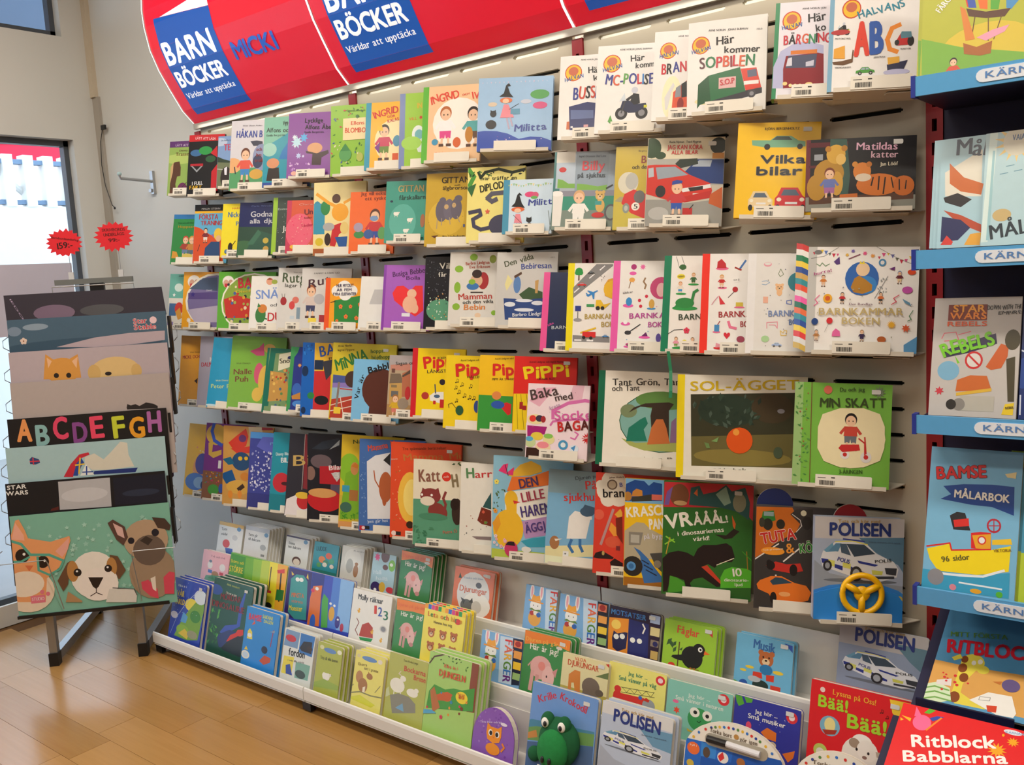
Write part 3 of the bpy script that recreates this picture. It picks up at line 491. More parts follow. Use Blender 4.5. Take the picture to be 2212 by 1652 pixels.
w|circus|.799|-.14|1.463|.193|.241|20|7.637|9|1|-|#f0e0a0|pale yellow picture book with figures in orange and red clothes|r 0 0 1 .093 #a85a2c;e .066 .517 .113 .23 #3a90b0;r -.002 .292 .216 .713 #3a98b8;e .225 .65 .092 .1 #2f8a4a;e .51 .586 .161 .121 #f0a82c;l #f0a82c .043 .056 .841 .283 .72 .406 .674;l #f0a82c .037 .586 .713 .724 .766;e .433 .773 .081 .064 #5a3a28;p #c82a30 .322 .133 .374 .404 .534 .443 .598 .328 .499 .287 .424 .117;p #2a5aa0 .42 .246 .66 .256 .645 .1 .505 .102;e .597 .371 .08 .085 #e8d080;e .117 .186 .078 .055 #d8c030;e .294 .391 .112 .057 #b0b0b0;e .279 .219 .061 .086 #3a2a24
w|jagvill|.975|-.14|1.46|.157|.197|20|9.231|9|1|-|#ee6a26|orange picture book with child carrying a baby|t Jag_vill_också .228 .941 .816 .942 .061 #7a2a1a;t ett_syskon .328 .861 .867 .865 .058 #7a2a1a;kid .566 .43 .61 #5a3020 #c82a30 #2a4aa0;e .546 .566 .094 .042 #7a9ac8;e .22 .306 .119 .06 #3f8a4a;e .201 .425 .107 .077 #a898b0;e .432 .312 .106 .076 #3a5a9a;e .737 .327 .093 .101 #5fa05a
w|farskall|1.141|-.14|1.483|.153|.191|20|9.729|9|1|-|#3f9a88|teal green picture book with small white sheep|e .387 .341 .297 .289 #5ab0a0;t GITTAN_och .268 .822 1.112 .825 .105 #c8b070;t fårskallarna .294 .695 .926 .703 .072 #1f3a34;sheep .242 .47 .109;sheep .546 .367 .108;sheep .471 .196 .108;e .128 .674 .03 .018 #1f2f4a;e .828 .355 .049 .108 #a86a4a;t Pija_Lindenbaum .37 .053 .86 .064 .04 #1f3a34
w|alg|1.311|-.14|1.462|.174|.217|20|9.245|9|1|-|#c8a42c|mustard yellow picture book with three grey moose|e .386 .395 .33 .245 #d8b43c;t GITTAN .28 .863 .787 .866 .08 #2c2418;t och .515 .823 .617 .825 .021 #2c2418;t älgbrorsorna .302 .771 .873 .774 .052 #2c2418;e .298 .488 .114 .153 #66606e;e .431 .501 .103 .145 #6e6878;e .563 .514 .102 .145 #66606e;e .31 .625 .062 .046 #66606e;e .596 .65 .072 .046 #66606e;e .381 .54 .041 .034 #c8a878;e .52 .56 .037 .034 #c8a878;l #a89880 .012 .222 .366 .219 .244;l #a89880 .012 .304 .381 .305 .289;l #a89880 .012 .447 .394 .463 .302;l #a89880 .012 .59 .407 .635 .331;sc dot 14 .07 .123 .709 .633 .006 #7a641c;r .702 .261 .733 .299 #34508a;p #5a3020 .121 .145 .255 .152 .185 .114;t Pija_Lindenbaum .336 .113 .739 .125 .034 #2c2418
w|ivar|1.477|-.14|1.462|.172|.215|20|8.306|9|1|-|#f0e488|pale yellow picture book with long-necked dinosaur and jungle leaves|l #4a9a3c .06 .001 .986 .105 .878 .031 .761;l #1f2f1c .039 .183 .935 .226 .86 .302 .932 .536 .969 .772 .917 1.002 .954;sc leaf 22 .005 .881 1.118 .936 .039 #22381c,#3f7a2c,#17201a;p #2f6a3a -.018 .732 .149 .788 .077 .611;t Ivar_träffar_en .227 .83 .854 .824 .048 #1a2a1a 0.1;t DIPLODOC .23 .667 .818 .747 .092 #17201a 0.1;l #5a5868 .059 .628 .657 .433 .647 .356 .589 .437 .543 .514 .571;e .608 .229 .215 .14 #45455c;l #45455c .05 .432 .203 .256 .176 .134 .222 .11 .312 .247 .369 .225 .429 .046 .403;r .453 .113 .515 .173 #45455c;s .364 .411 .039 5 #d8604a
w|militta2|1.612|-.14|1.478|.142|.15|19.824|8.996|10|1|#4a98b8|#cfe4f4|small pale blue book with turquoise spine, witch hat and dark cat|sc tri 18 .077 .848 .975 .935 .041 #a8c880,#e8d8a0,#98c8a8;e .543 .722 .11 .051 #e04a80;e .646 .709 .068 .057 #d85a80;e .625 .665 .068 .029 #6ab05a;p #17171a .167 .504 .24 .575 .28 .719 .324 .759 .384 .706 .326 .707 .379 .562 .445 .478;e .303 .45 .134 .045 #e06a3a;e .3 .429 .069 .041 #f0c8a8;p #e88a98 .261 .368 .353 .366 .395 .201 .234 .204;l #a8a0b0 .021 .292 .203 .302 .079;l #a8a0b0 .021 .342 .202 .355 .078;l #5a3a2a .008 .216 .348 .431 .159;e .551 .137 .064 .066 #17171a;e .537 .25 .055 .045 #17171a;p #17171a .484 .271 .489 .312 .529 .281;p #17171a .552 .285 .584 .317 .591 .263;r .409 .064 .596 .139 #4a98c8;t Militta .518 .517 1.094 .535 .113 #34449a 0.15;l #5a6a5a .008 .919 .417 .98 .069;l #5a6a5a .008 .989 .375 .958 .049
w|billysjuk|1.779|-.14|1.478|.17|.208|20|10.84|9|1|#3f7a7a|#a8b4c0|picture book with hospital window, red title and child in white gown|r .032 .53 .354 .963 #b4c4d4;r .029 .861 .329 .999 #d8d4c8;r .342 .499 .873 .985 #8fa0b0;r .869 .497 .988 .966 #98a8b8;p #7ab04a .064 .534 .063 .653 .146 .639 .239 .591 .342 .589 .347 .53;p #7ab04a .378 .506 .379 .588 .549 .574 .711 .548 .854 .569 .859 .499;r .007 .416 1.001 .499 #8a8a98;r 0 .249 1 .427 #2f9078;r 0 0 1 .249 #7a8a80;t Ingrid_Ottosson_Olof_Lönn .391 .925 .814 .921 .026 #4a5a6a;t Billy .455 .758 .804 .757 .118 #d83a48;t på_sjukhus .384 .665 .818 .663 .061 #2c3a44;e .136 .77 .06 .033 #c83030;p #e8e6e0 .002 .463 .168 .449 .146 .047 .011 .047;e .07 .463 .09 .036 #f4f2ee;kid .425 .269 .495 #d8a878 #f0eee8 #f0eee8;bear .756 .43 .129 #d8b060;e .765 .302 .072 .082 #d8b060;r .681 .313 .786 .361 #3a9a98;e .937 .218 .101 .105 #5a5a60;e .937 .218 .072 .081 #8a9a90;e .737 .185 .101 .035 #c83030;l #2a2a2a .019 .85 .522 .941 .562
w|billyoch|1.971|-.14|1.464|.169|.211|20|10.14|9|1|-|#c8b03c|mustard yellow picture book with red racing car number five|r 0 0 1 .376 #c8b848;e .201 .562 .153 .133 #d8d4c0;e .256 .583 .097 .1 #b8b8b0;p #a8a078 .006 .344 .086 .398 .482 .392 .498 .14 .231 .319;p #d02f30 .112 .32 .154 .43 .29 .483 .48 .425 .499 .123 .267 .197;e .186 .259 .053 .061 #8a948a;e .186 .259 .028 .033 #b8c0b8;e .328 .279 .062 .05 #f0ece0;t 5 .305 .252 .36 .253 .055 #2a2a2a;e .379 .394 .083 .077 #6a6a6a;t Birgitta .337 .933 .455 .932 .02 #5a4a1a;t Billy .387 .796 .614 .793 .088 #8a2a2a;t och_den .253 .727 .495 .727 .049 #2a2418
w|jagkan|2.064|-.14|1.466|.185|.218|23.403|9.747|9|1|-|#c9c4b4|large picture book with red and blue cars and bold red title|p #e0d8bc -.004 1.003 .994 .992 1.002 .747 .01 .752;r -.003 .46 1.011 .763 #b0b0a8;e .051 .887 .123 .115 #2f4a2c;e .166 .802 .073 .042 #2f4a2c;e .917 .902 .106 .092 #1f2a24;r .844 .757 .995 .821 #c88a3a;t Karin_Nyman__Tord_Nygren .28 .94 .689 .937 .025 #4a4a44;t JAG_KAN_KÖRA .254 .868 .711 .865 .05 #d02f38;t ALLA_BILAR .311 .812 .654 .81 .044 #d02f38;p #1f3c7a .491 .61 .652 .752 .996 .747 .999 .47 .797 .483;p #a8b4c0 .584 .671 .676 .742 .843 .739 .823 .667;p #2c3830 .366 .705 .423 .756 .651 .763 .666 .7 .429 .652;p #d03428 -.011 .69 .098 .698 .378 .694 .565 .578 .833 .482 .861 .4 .841 .328 .51 .269 .267 .301 .001 .366;p #98a4b0 .112 .667 .367 .674 .541 .578 .144 .531;p #b8c0c8 .015 .658 .082 .667 .094 .563 .021 .553;p #e8e8e8 .453 .424 .833 .472 .847 .431 .48 .383;p #2a2a2a .549 .434 .739 .452 .742 .411 .575 .392;r .612 .344 .733 .371 #d8d8d0;p #c02a24 .483 .331 .849 .4 .842 .318 .51 .269;e .188 .395 .067 .068 #2a2a2c;p #9a9a94 -.002 .303 .267 .301 .511 .258 .984 .307 1 0 .002 0;p #c8602c .839 .359 .989 .44 .996 .194 .821 .257;e .172 .146 .134 .073 #b8b8b4;kid .405 .311 .404 #e8b890 #c83a40 #2f58b0;p #2f4aa0 .336 .467 .34 .508 .4 .523 .473 .512 .468 .486;r .489 .113 .615 .207 #c02a2a;l #2a2a2a .01 .58 .196 .625 .242
w|vilka|2.3|-.14|1.468|.182|.221|23.763|11.031|12|1|-|#f5c414|bright yellow picture book with pale green classic car|t BJÖRN_BERGENHOLTZ .321 .921 .739 .922 .025 #4a3a10;p #78b090 .169 .816 .395 .813 .471 .86 .647 .857 .734 .809 .819 .798 .822 .746 .666 .737 .327 .74 .178 .763;p #4a5a58 .419 .818 .472 .854 .617 .852 .662 .815;e .361 .745 .037 .032 #2a2a2c;e .756 .746 .034 .029 #2a2a2c;t Vilka .289 .572 .826 .574 .082 #8a8a88 O;t Vilka .289 .572 .826 .574 .082 #17171a F;t bilar .25 .45 .795 .452 .084 #8a8a88 O;t bilar .25 .45 .795 .452 .084 #17171a F;car2 .313 .198 .273 #e8d0a0;car2 .675 .215 .344 #d02f38
w|matilda|2.468|-.14|1.468|.222|.156|22.08|6.901|10|1|#6a2a34|#1a1a1e|wide dark picture book with lion and tiger|r .016 .889 .381 .956 #5a2028;r .022 .604 .154 .64 #5a2028;p #3a5a50 .217 .998 .37 .987 .407 .485 .393 .221 .3 .226 .211 .552;r 0 0 1 .197 #8a8a80;p #5a3a2a .03 .196 .982 .235 .983 .139 .031 .097;e .211 .524 .14 .196 #b88a30;e .102 .333 .094 .183 #b88a30;e .272 .785 .088 .133 #d8aa44;e .2 .86 .028 .042 #b88030;e .349 .864 .028 .042 #b88030;e .319 .713 .046 .077 #e8c068;e .288 .38 .056 .168 #d0a040;kid .218 .383 .462 #7a3a28 #6a78b8 #a86aa0;e .665 .347 .2 .152 #d8782c;e .891 .322 .098 .137 #c86a24;e .516 .534 .082 .125 #e08838;e .45 .635 .026 .039 #d8903a;e .578 .628 .026 .039 #c87a30;e .527 .451 .073 .055 #e8d8c0;l #2a1a14 .019 .618 .446 .602 .336;l #2a1a14 .019 .672 .457 .666 .278;l #2a1a14 .019 .727 .44 .713 .22;l #2a1a14 .016 .781 .437 .801 .299;l #2a1a14 .016 .853 .406 .856 .268;l #2a1a14 .016 .916 .389 .909 .28;l #d0702c .061 .329 .196 .467 .204;t Matildas .46 .831 .827 .815 .1 #e0b0c8;t katter .595 .716 .834 .708 .091 #d8b0c0;t Jan_Lööf .678 .601 .836 .601 .05 #e8e0c8;r .071 .709 .152 .791 #9aa0a8
w|comic|-.132|-.14|1.225|.153|.219|20|10.865|7|1|-|#6fb8a8|teal green paperback with comic strip lower half|r 0 0 1 .559 #e8e4d8;t ANNA .263 .947 .425 .953 .027 #2a4a44;e .286 .752 .131 .076 #d8ece4;r .026 .235 .251 .461 #4a70a0;e .332 .37 .13 .114 #d8402c;p #e0a03a .225 .311 .363 .39 .451 .2 .325 .16;r .001 .063 .239 .125 #9a8ac0;s .155 .616 .038 5 #f0f4f0
w|yellowcar|-.028|-.14|1.224|.167|.223|20|9.674|8|1|-|#f0aa28|golden yellow book with round window showing purple stands|e .284 .832 .175 .11 #f0ece4;e .228 .795 .073 .074 #d8a890;e .359 .796 .073 .073 #c89a80;r .184 .732 .394 .795 #c82a34;e .904 .489 .831 .491 #f4f0e0;e .904 .489 .773 .455 #7a70a0;p #4a5a78 .163 .702 .526 .888 .928 .909 .947 .672;p #5a4a88 .139 .629 .948 .654 .959 .526 .148 .518;s .273 .602 .051 5 #3a2a80;t Disney .646 .66 .803 .674 .029 #c8c8d8;p #b8b0c8 .134 .334 .967 .417 .991 .127 .357 .116;s .193 .151 .055 8 #f4f0e8
w|greenba|.209|-.14|1.219|.246|.218|20.276|9.405|10|1|#5fae2c|#5fae2c|wide leaf green book with round window and red letters|e .166 .832 .103 .099 #f0ece4;e .127 .796 .047 .068 #d8a890;e .211 .797 .047 .068 #c89a80;r .108 .734 .233 .796 #c82a34;e .625 .462 .569 .516 #f4f0e0;e .625 .462 .541 .49 #8aa83a;p #c83020 .102 .525 .323 .6 .585 .532 .601 .212 .156 .202;sc dot 40 .14 .13 .61 .782 .04 #c83828,#2a2a30,#d8a030,#a8b050,#4a60a0,#e8d8b0;t BAMSE .354 .726 .903 .749 .161 #c82a38 0.1 F;t Disco .321 .636 .598 .657 .043 #e0c030
w|sna|.406|-.14|1.218|.157|.196|20|10.919|8|1|-|#efede8|white picture book with blue letters and green dressed child|e .486 .903 .095 .066 #e8a888;p #a0482c .399 .931 .479 .971 .567 .933;e .612 .895 .078 .043 #a8b84a;t SNÄLL .149 .568 1.068 .612 .165 #7a98d8 0.1;t och .546 .439 .754 .447 .058 #4a4a4a;t DUM .503 .171 1.054 .195 .154 #c82f34 0.1;e .296 .279 .14 .155 #3f8040;e .341 .396 .118 .081 #d8843a;p #3f8040 .198 .413 .218 .501 .295 .434;l #3f8040 .027 .386 .223 .472 .205
w|rutger|.568|-.14|1.218|.174|.217|20|9.575|8|1|-|#dcdad6|pale grey white picture book with dark green rough title|t Therese .337 .916 .542 .92 .02 #8a8a88;t Rutger .105 .758 .862 .779 .153 #4a5a3c 0.1;t lagar_mat .159 .69 .726 .686 .058 #4a4a44 0.15;e .138 .461 .073 .068 #a82f34;l #3a4a3a .008 .11 .52 .094 .579;l #3a4a3a .008 .159 .52 .159 .58;e .416 .481 .077 .054 #e07a6a;e .337 .395 .068 .068 #d84a4a;r .448 .179 .569 .363 #8aa0b0;r .301 .176 .401 .226 #c8d4dc
w|rut|.695|-.14|1.217|.19|.211|20.156|10.18|8|1|-|#d8d6d2|light grey picture book with striped child and dark title|t FANNY_KÅSERI_SJÖ .247 .905 .755 .92 .024 #7a7a78;t Rut .167 .669 .586 .776 .136 #4a2a34 0.2;kid .203 .465 .562 #a8603a #d8c8c0 #3f4468;r .169 .119 .335 .192 #f0d850;e .372 .502 .106 .085 #b8b8bc;r .39 .123 .505 .247 #a83038
w|hurm|.824|-.14|1.216|.139|.173|19.961|9.62|8|1|#ee5a24|#f4a41f|small orange book with red spine and white speech cloud|p #2f8a3c .245 .572 .427 .594 1.022 .68 1.058 .15 .261 .137;e .496 .816 .191 .137 #f4f2ee;e .303 .754 .147 .105 #f4f2ee;e .71 .758 .145 .105 #f4f2ee;e .532 .696 .174 .125 #f4f2ee;t HUR_MYCKET .292 .825 .747 .834 .057 #2a1f50;t ÄR_FEM .298 .744 .697 .754 .053 #2a1f50;t FYRA_ELEFANTER .21 .662 .828 .674 .057 #2a1f50;flo .423 .452 .091 #f07a3a;flo .689 .456 .08 #f07a3a;flo .937 .499 .09 #f07a3a;flo .576 .263 .091 #f07a3a;flo .857 .237 .09 #f07a3a;flo .343 .178 .071 #f07a3a;l #3a2a1a .012 .148 .53 .274 .552
w|white|.991|-.14|1.216|.147|.173|20|11.78|9|1|-|#e8e8e4|plain blank white book with grey shaded panel|p #c0c0c0 .234 .479 .334 .756 .563 .761 .59 .487
w|busiga|1.099|-.14|1.215|.164|.205|20|10.458|9|1|#8a3fae|#a95fc4|violet picture book with red heart and baby figure|p #ee2f34 .546 .287 .246 .453 .198 .566 .281 .672 .423 .683 .571 .609 .668 .686 .822 .687 .865 .311 .706 .214;t Busiga_Bebben .191 .814 .908 .895 .08 #4a1f5a;t Bolla .475 .774 .763 .781 .057 #4a1f5a;e .606 .562 .098 .072 #f0bfa0;e .575 .401 .15 .132 #f0b89a;e .683 .336 .077 .075 #f0b89a;r .418 .212 .59 .265 #e8e8f0
w|vilda|1.284|-.14|1.216|.175|.219|20|8.803|9|1|-|#17171f|black speckled picture book with white script title|sc dot 70 .03 .325 .412 .956 .007 #8a8a9a,#c8c8d0,#4a5a5a;e .299 .26 .253 .153 #5a9a78;sc dot 40 .073 .155 .424 .498 .014 #b8d8b8,#d8e8d8,#3f6a5a,#e8a860;t Vilda .269 .829 .635 .837 .082 #d8d4c8 0.1;t får_en .257 .719 .572 .736 .061 #e0dcd0 0.1
w|mamman|1.385|-.14|1.225|.174|.218|20|9.248|10|1|-|#dedbd4|off white picture book with red armchair and green babies|t Barbro_Lindgren .285 .824 .706 .845 .043 #b84a38 0.2;t Eva_Eriksson .355 .782 .72 .79 .037 #b84a38 0.1;e .424 .932 .071 .047 #8ab83a;e .165 .773 .077 .047 #8ab83a;e .146 .522 .059 .075 #8ab83a;e .138 .262 .068 .047 #8ab83a;e .768 .906 .061 .056 #8a9a3a;e .821 .187 .048 .033 #8ab83a;e .536 .15 .055 .033 #e8c8a8;e .609 .616 .099 .116 #a82f34;e .487 .616 .111 .083 #d8b090;e .493 .707 .089 .058 #3a2a28;e .424 .54 .111 .05 #3f78b8;e .41 .599 .062 .037 #8ab83a;l #2a2020 .017 .396 .457 .607 .458;t Mamman .178 .355 .777 .377 .08 #b83a34 0.1;t och_den_vilda .26 .3 .806 .319 .047 #2a2a2a 0.1;t Bebin .287 .217 .664 .231 .073 #d8803a 0.1
w|bebires|1.566|-.14|1.22|.178|.212|19.814|8.891|10|1|-|#cdccc8|grey white picture book with blue stormy waves and boat|p #e8e0a0 .139 .57 .184 .702 .271 .62 .174 .488;t Den_vilda .138 .801 .606 .914 .076 #4a5238 0.15;t Bebiresan .408 .776 .896 .791 .075 #34489a 0.15;t 9112 .879 .921 .949 .925 .016 #9a9a98;p #3f5a3a .383 .44 .543 .539 .77 .475 .776 .361 .491 .343;e .346 .571 .062 .115 #5f88c0;p #5a4030 .289 .686 .41 .743 .421 .71 .301 .653;p #c8a060 .641 .621 .701 .637 .69 .458 .649 .458;p #2f4a86 .127 .389 .324 .382 .429 .342 .632 .384 .784 .394 .798 .118 .162 .101;e .235 .308 .093 .033 #dfe6ee;e .47 .359 .144 .02 #dfe6ee;e .696 .328 .102 .029 #dfe6ee;e .476 .236 .164 .023 #dfe6ee;e .515 .277 .082 .016 #2f4a86;t Barbro_Lindgren .291 .144 .845 .175 .046 #e8ecf0 0.1
w|barnblue|1.721|-.14|1.155|.184|.216|20|10.995|12|1|#e8549a|#1d2a50|slim navy blue nursery book with pink spine|t lilla .11 .309 .193 .349 .027 #c8489a;t BARNK .162 .274 .459 .289 .042 #b8c0c8
w|barnyel|1.807|-.14|1.156|.199|.234|20|8.88|14|1|#f2e21c|#f0eee8|white nursery book with yellow spine, road and small vehicles|p #8a8a8a .077 .6 .072 .721 .382 .989 .606 .988 .607 .968;p #8a8a8a .093 .103 .09 .177 .597 .166 .6 .1;r .116 .112 .215 .13 #f4f4f4;r .286 .111 .376 .131 #f4f4f4;l #f4f4f4 .013 .091 .667 .153 .714;l #f4f4f4 .013 .293 .829 .356 .875;l #f4f4f4 .013 .433 .922 .495 .968;tree .146 .875 .148;car .192 .755 .107 #d83030;car .315 .889 .08 #2a2a2a;plane .334 .648 .147 #3a8ad0;r .267 .502 .373 .534 #3f9a5a;p #e8c030 .39 .495 .394 .582 .458 .583 .5 .53 .595 .551 .549 .51 .503 .477;e .422 .489 .029 .024 #2a2a2a;e .486 .49 .026 .021 #2a2a2a;p #e8a83a .511 .63 .498 .749 .55 .816 .613 .829 .624 .591;e .611 .703 .119 .099 #f0c030;r .111 .453 .192 .513 #2f3f90;l #5a5a5a .008 .15 .446 .151 .345;e .151 .352 .058 .019 #9a9a9a;t BARNKAMMAR .251 .363 .808 .378 .056 #b8a04a;t BOKEN .483 .277 .749 .288 .056 #b8a04a;l #e8c030 .019 .202 .206 .401 .262;r .226 .156 .406 .219 #d83030;e .245 .153 .023 .019 #2a2a2a;e .342 .148 .023 .019 #2a2a2a;car .541 .172 .08 #3a8ad0;sc dot 6 .44 .789 .595 .869 .007 #3a3a3a
w|barnpink|1.948|-.14|1.156|.199|.234|20|9.781|14|1|#ec5fb0|#f0eeea|white nursery book with pink spine and pink pictograms|e .252 .861 .046 .021 #e85fb0;e .261 .932 .037 .031 #b03078;s .378 .932 .036 9 #e86aa8;l #8a6a4a .009 .208 .698 .227 .77;e .244 .789 .037 .026 #e8a850;l #9a7a5a .018 .416 .81 .395 .771 .428 .733 .415 .694;t älskar .134 .633 .264 .647 .023 #6a6a6a;e .626 .702 .143 .122 #c8487a;e .627 .683 .06 .077 #e8b8b8;e .208 .504 .069 .021 #e85fb0;e .216 .549 .04 .047 #3a90d0;e .353 .564 .021 .018 #d02f48;e .442 .61 .021 .018 #d02f48;e .372 .5 .021 .018 #d02f48;e .51 .476 .057 .012 #3a90d0;e .512 .528 .036 .051 #d8a850;t BARNKAM .234 .362 .779 .381 .059 #b8489a;t BOKEN .484 .273 .769 .282 .056 #b8489a;e .184 .305 .062 .021 #e85fb0;e .183 .322 .028 .023 #f4f4f4;l #3a3a40 .012 .213 .2 .376 .3;e .22 .207 .043 .023 #3a3a40;e .437 .16 .073 .015 #e85fb0;p #6a2a68 .398 .172 .456 .218 .482 .174;e .267 .053 .095 .015 #e85fb0;car .266 .085 .116 #c83a88;e .619 .158 .033 .049 #5a4a98;sc heart 8 .14 .121 .585 .888 .013 #e88ab8,#7ab0d8,#e8a8a0
w|barngreen|2.096|-.14|1.157|.202|.238|20|9.997|14|1|#12805a|#f0eee8|white nursery book with green spine and long-necked green dinosaur|l #6a6a6a .005 .137 .991 .18 .875 .217 .851;l #6a6a6a .005 .202 .992 .259 .863;e .222 .881 .043 .029 #3a6a3a;e .206 .783 .049 .027 #f0e040;t HURRA .171 .774 .247 .78 .017 #5a4a1a;kid .357 .76 .134 #c89a5a #3a6a3a #3a6a3a;e .36 .702 .064 .011 #2f9a4a;kid .202 .667 .135 #c8844a #e8e0d0 #3a90d0;e .214 .603 .064 .011 #2f9a4a;e .268 .453 .154 .024 #2f9a4a;e .265 .508 .114 .055 #2f8a44;l #2f8a44 .029 .349 .522 .372 .62 .413 .644;p #2f8a44 .125 .451 .193 .52 .224 .471;t BARNK .204 .33 .543 .345 .059 #3a4a3a;l #3a3a3a .006 .076 .18 .153 .225 .259 .233;flo .303 .222 .067 #d83a58;kid .181 .097 .122 #8a6a4a #e89ab0 #7a9a4a;kid .381 .096 .122 #8a6a4a #5a8a3a #3a6a3a;e .263 .038 .128 .017 #2f9a4a;e .285 .1 .031 .027 #e8d83a;e .446 .061 .034 .029 #c83a3a
w|barnred|2.202|-.14|1.154|.203|.239|20|8.684|14|1|#f4382a|#f2f0ec|white nursery book with red spine and red pictograms|e .229 .851 .075 .017 #e8709a;p #c83038 .168 .854 .172 .919 .218 .948 .268 .901 .277 .854;l #4a78b8 .019 .495 .929 .432 .848;l #a83a30 .016 .378 .86 .446 .836;e .238 .657 .054 .012 #e8709a;kid .228 .724 .141 #d8a050 #c83030 #e8c0a0;e .396 .742 .051 .028 #f4f2ee;t oj .363 .73 .43 .735 .016 #6a6a6a;p #d83a44 .218 .489 .2 .583 .279 .495;l #d89aa8 .009 .123 .488 .148 .523 .194 .571;e .387 .642 .032 .028 #b82f38;l #5a3a3a .006 .375 .619 .31 .56;r .4 .467 .482 .513 #d8c04a;e .442 .463 .06 .009 #e8709a;t BARNKAM .21 .359 .653 .376 .059 #a83038;t BOKEN .464 .268 .684 .277 .056 #a83038;e .189 .213 .046 .011 #e8709a;r .162 .217 .219 .287 #4a90c8;l #a83038 .008 .2 .288 .225 .323;l #e87a9a .026 .323 .319 .343 .266 .411 .252;heart .31 .178 .068 #d83040;e .248 .053 .09 .016 #d83038;p #e8a0b0 .183 .057 .187 .105 .249 .088 .305 .066;e .469 .145 .046 .033 #a84a60
w|barnwhite|2.32|-.14|1.155|.197|.232|20|8.73|14|1|#f0f0f0|#e9e8e4|white nursery book with white spine and faint pastel drawings|e .218 .891 .045 .023 #eaa0b0;e .218 .897 .035 .014 #e9e8e4;l #7a8a6a .006 .366 .844 .342 .797 .363 .768 .401 .791 .366 .844;l #9ab8d8 .006 .159 .721 .212 .727 .246 .709 .201 .686 .16 .692;bear .359 .657 .082 #f0c090;e .361 .61 .032 .035 #f0c090;r .179 .504 .235 .568 #f0b8a0;l #6a80c8 .008 .446 .529 .498 .535 .5 .494 .447 .5 .446 .529;t BARNKAM .248 .369 .674 .38 .059 #7a90c0;t BOKEN .483 .29 .691 .297 .054 #5a78b0;l #f0a0b0 .007 .233 .252 .23 .31 .35 .318 .352 .254 .324 .288 .258 .287;l #e8c870 .007 .395 .184 .386 .231 .42 .208 .432 .235 .459 .232 .454 .185 .395 .184;e .218 .146 .045 .033 #b0d8a0;car .353 .09 .099 #a8c0e8;sc dot 14 .162 .057 .493 .96 .006 #5a5a8a,#4a4a4a;e .556 .716 .104 .093 #3f8a98
w|barnbig|2.463|-.14|1.158|.229|.236|23.246|8.587|24|1|#c8c8c4|#f4f2ee|large thick white nursery book with striped spine and blue disc|sc tri 7 .029 .891 .282 .985 .032 #c82f48,#d8508a,#e8c848,#5a7ac0,#5a6a5a;sc tri 9 .621 .809 .98 .984 .031 #c82f48,#d8508a,#e8c848,#6a6ab0,#6a6a58;l #5a5a5a .003 .019 .891 .141 .912 .271 .996;l #5a5a5a .003 .614 1 .807 .892 .986 .82;e .084 .949 .036 .021 #7a7a7a;l #5a8a5a .006 .072 .839 .104 .818 .123 .849 .155 .818 .19 .839;t hurra! .056 .728 .214 .766 .029 #a83078 0.2;kid .14 .681 .115 #6a4a3a #d8843a #e8c0a0;p #5a3a80 .23 .86 .28 .907 .287 .839 .257 .831;s .403 .959 .021 8 #7a68b8;s .511 .938 .023 8 #e85a90;s .582 .914 .023 8 #e8a04a;s .35 .923 .019 8 #e8b84a;l #8a4a60 .01 .367 .886 .466 .928;e .491 .702 .153 .158 #2f68b8;e .537 .643 .09 .083 #3a88d0;p #b8822c .392 .62 .424 .704 .464 .73 .525 .694 .587 .643 .584 .591 .5 .559 .419 .574;e .497 .788 .062 .064 #f0d0a8;p #f0d83a .465 .84 .469 .866 .489 .85 .504 .869 .515 .838;e .671 .852 .034 .035 #4a8ab8;e .671 .852 .018 .019 #e8e8e8;l #8a8a8a .005 .612 .519 .668 .623 .724 .727;sc leaf 12 .639 .581 .733 .747 .021 #9aa0a0;kid .828 .717 .123 #7a90b8 #6a2030 #e8d0a0;e .934 .764 .037 .025 #e0502c;p #6a2a78 .731 .794 .785 .814 .781 .778;e .901 .599 .047 .033 #c85ab0;l #e86a9a .007 .109 .544 .069 .502 .096 .471 .061 .444;e .185 .514 .041 .042 #f0b02c;e .185 .514 .023 .023 #d8602c;kid .319 .521 .11 #2a2020 #c82f38 #3a3a3a;kid .666 .525 .109 #2a2020 #d8743a #3a3a3a;l #d83a58 .007 .829 .552 .781 .521 .807 .49 .763 .464;p #6a9ab8 .86 .517 .925 .482 .941 .449 .881 .481;t Den_Rundliga .383 .452 .594 .454 .021 #7a5a6a;t BARNKAMMAR .111 .357 .87 .366 .065 #c8b47a;t BOKEN .324 .273 .663 .275 .063 #c8b47a;l #3a7a4a .006 .957 .41 .925 .358 .945 .328 .912 .312;e .074 .294 .031 .032 #2a4a88;e .21 .304 .029 .029 #d8343a;l #8a8a8a .003 .201 .273 .168 .199;p #e86aa8 .236 .158 .24 .2 .269 .232 .306 .207 .313 .16;s .77 .275 .043 14 #f0b83a;kid .509 .17 .114 #a87a4a #3a2a50 #3a2a50;kid .092 .166 .11 #6a6a6a #b8804a #e8c8a8;e .686 .137 .04 .029 #b8602c;s .899 .245 .041 7 #d8603a;p #5a98c8 .888 .014 .885 .091 1.008 .176 1.014 .012;sc star 14 .067 .144 .953 .666 .008 #a8a890,#8a8a98
w|micke|-.107|-.14|.917|.21|.28|20|9.771|9|1|-|#eba62c|amber yellow storybook with dark red small title|t Walt_Disney .21 .751 .428 .763 .02 #8a5a1a;t MICKE_OCH .051 .662 .429 .686 .047 #a02a28;p #3a2418 .337 .356 .413 .401 .407 .317
w|dalm|.023|-.14|.918|.208|.277|20|10.567|9|1|-|#a9a6b8|lilac grey storybook with red block letters|t 101 .236 .643 .366 .65 .06 #e8e8e8;t DALMAT .055 .564 .399 .582 .06 #b02a3a
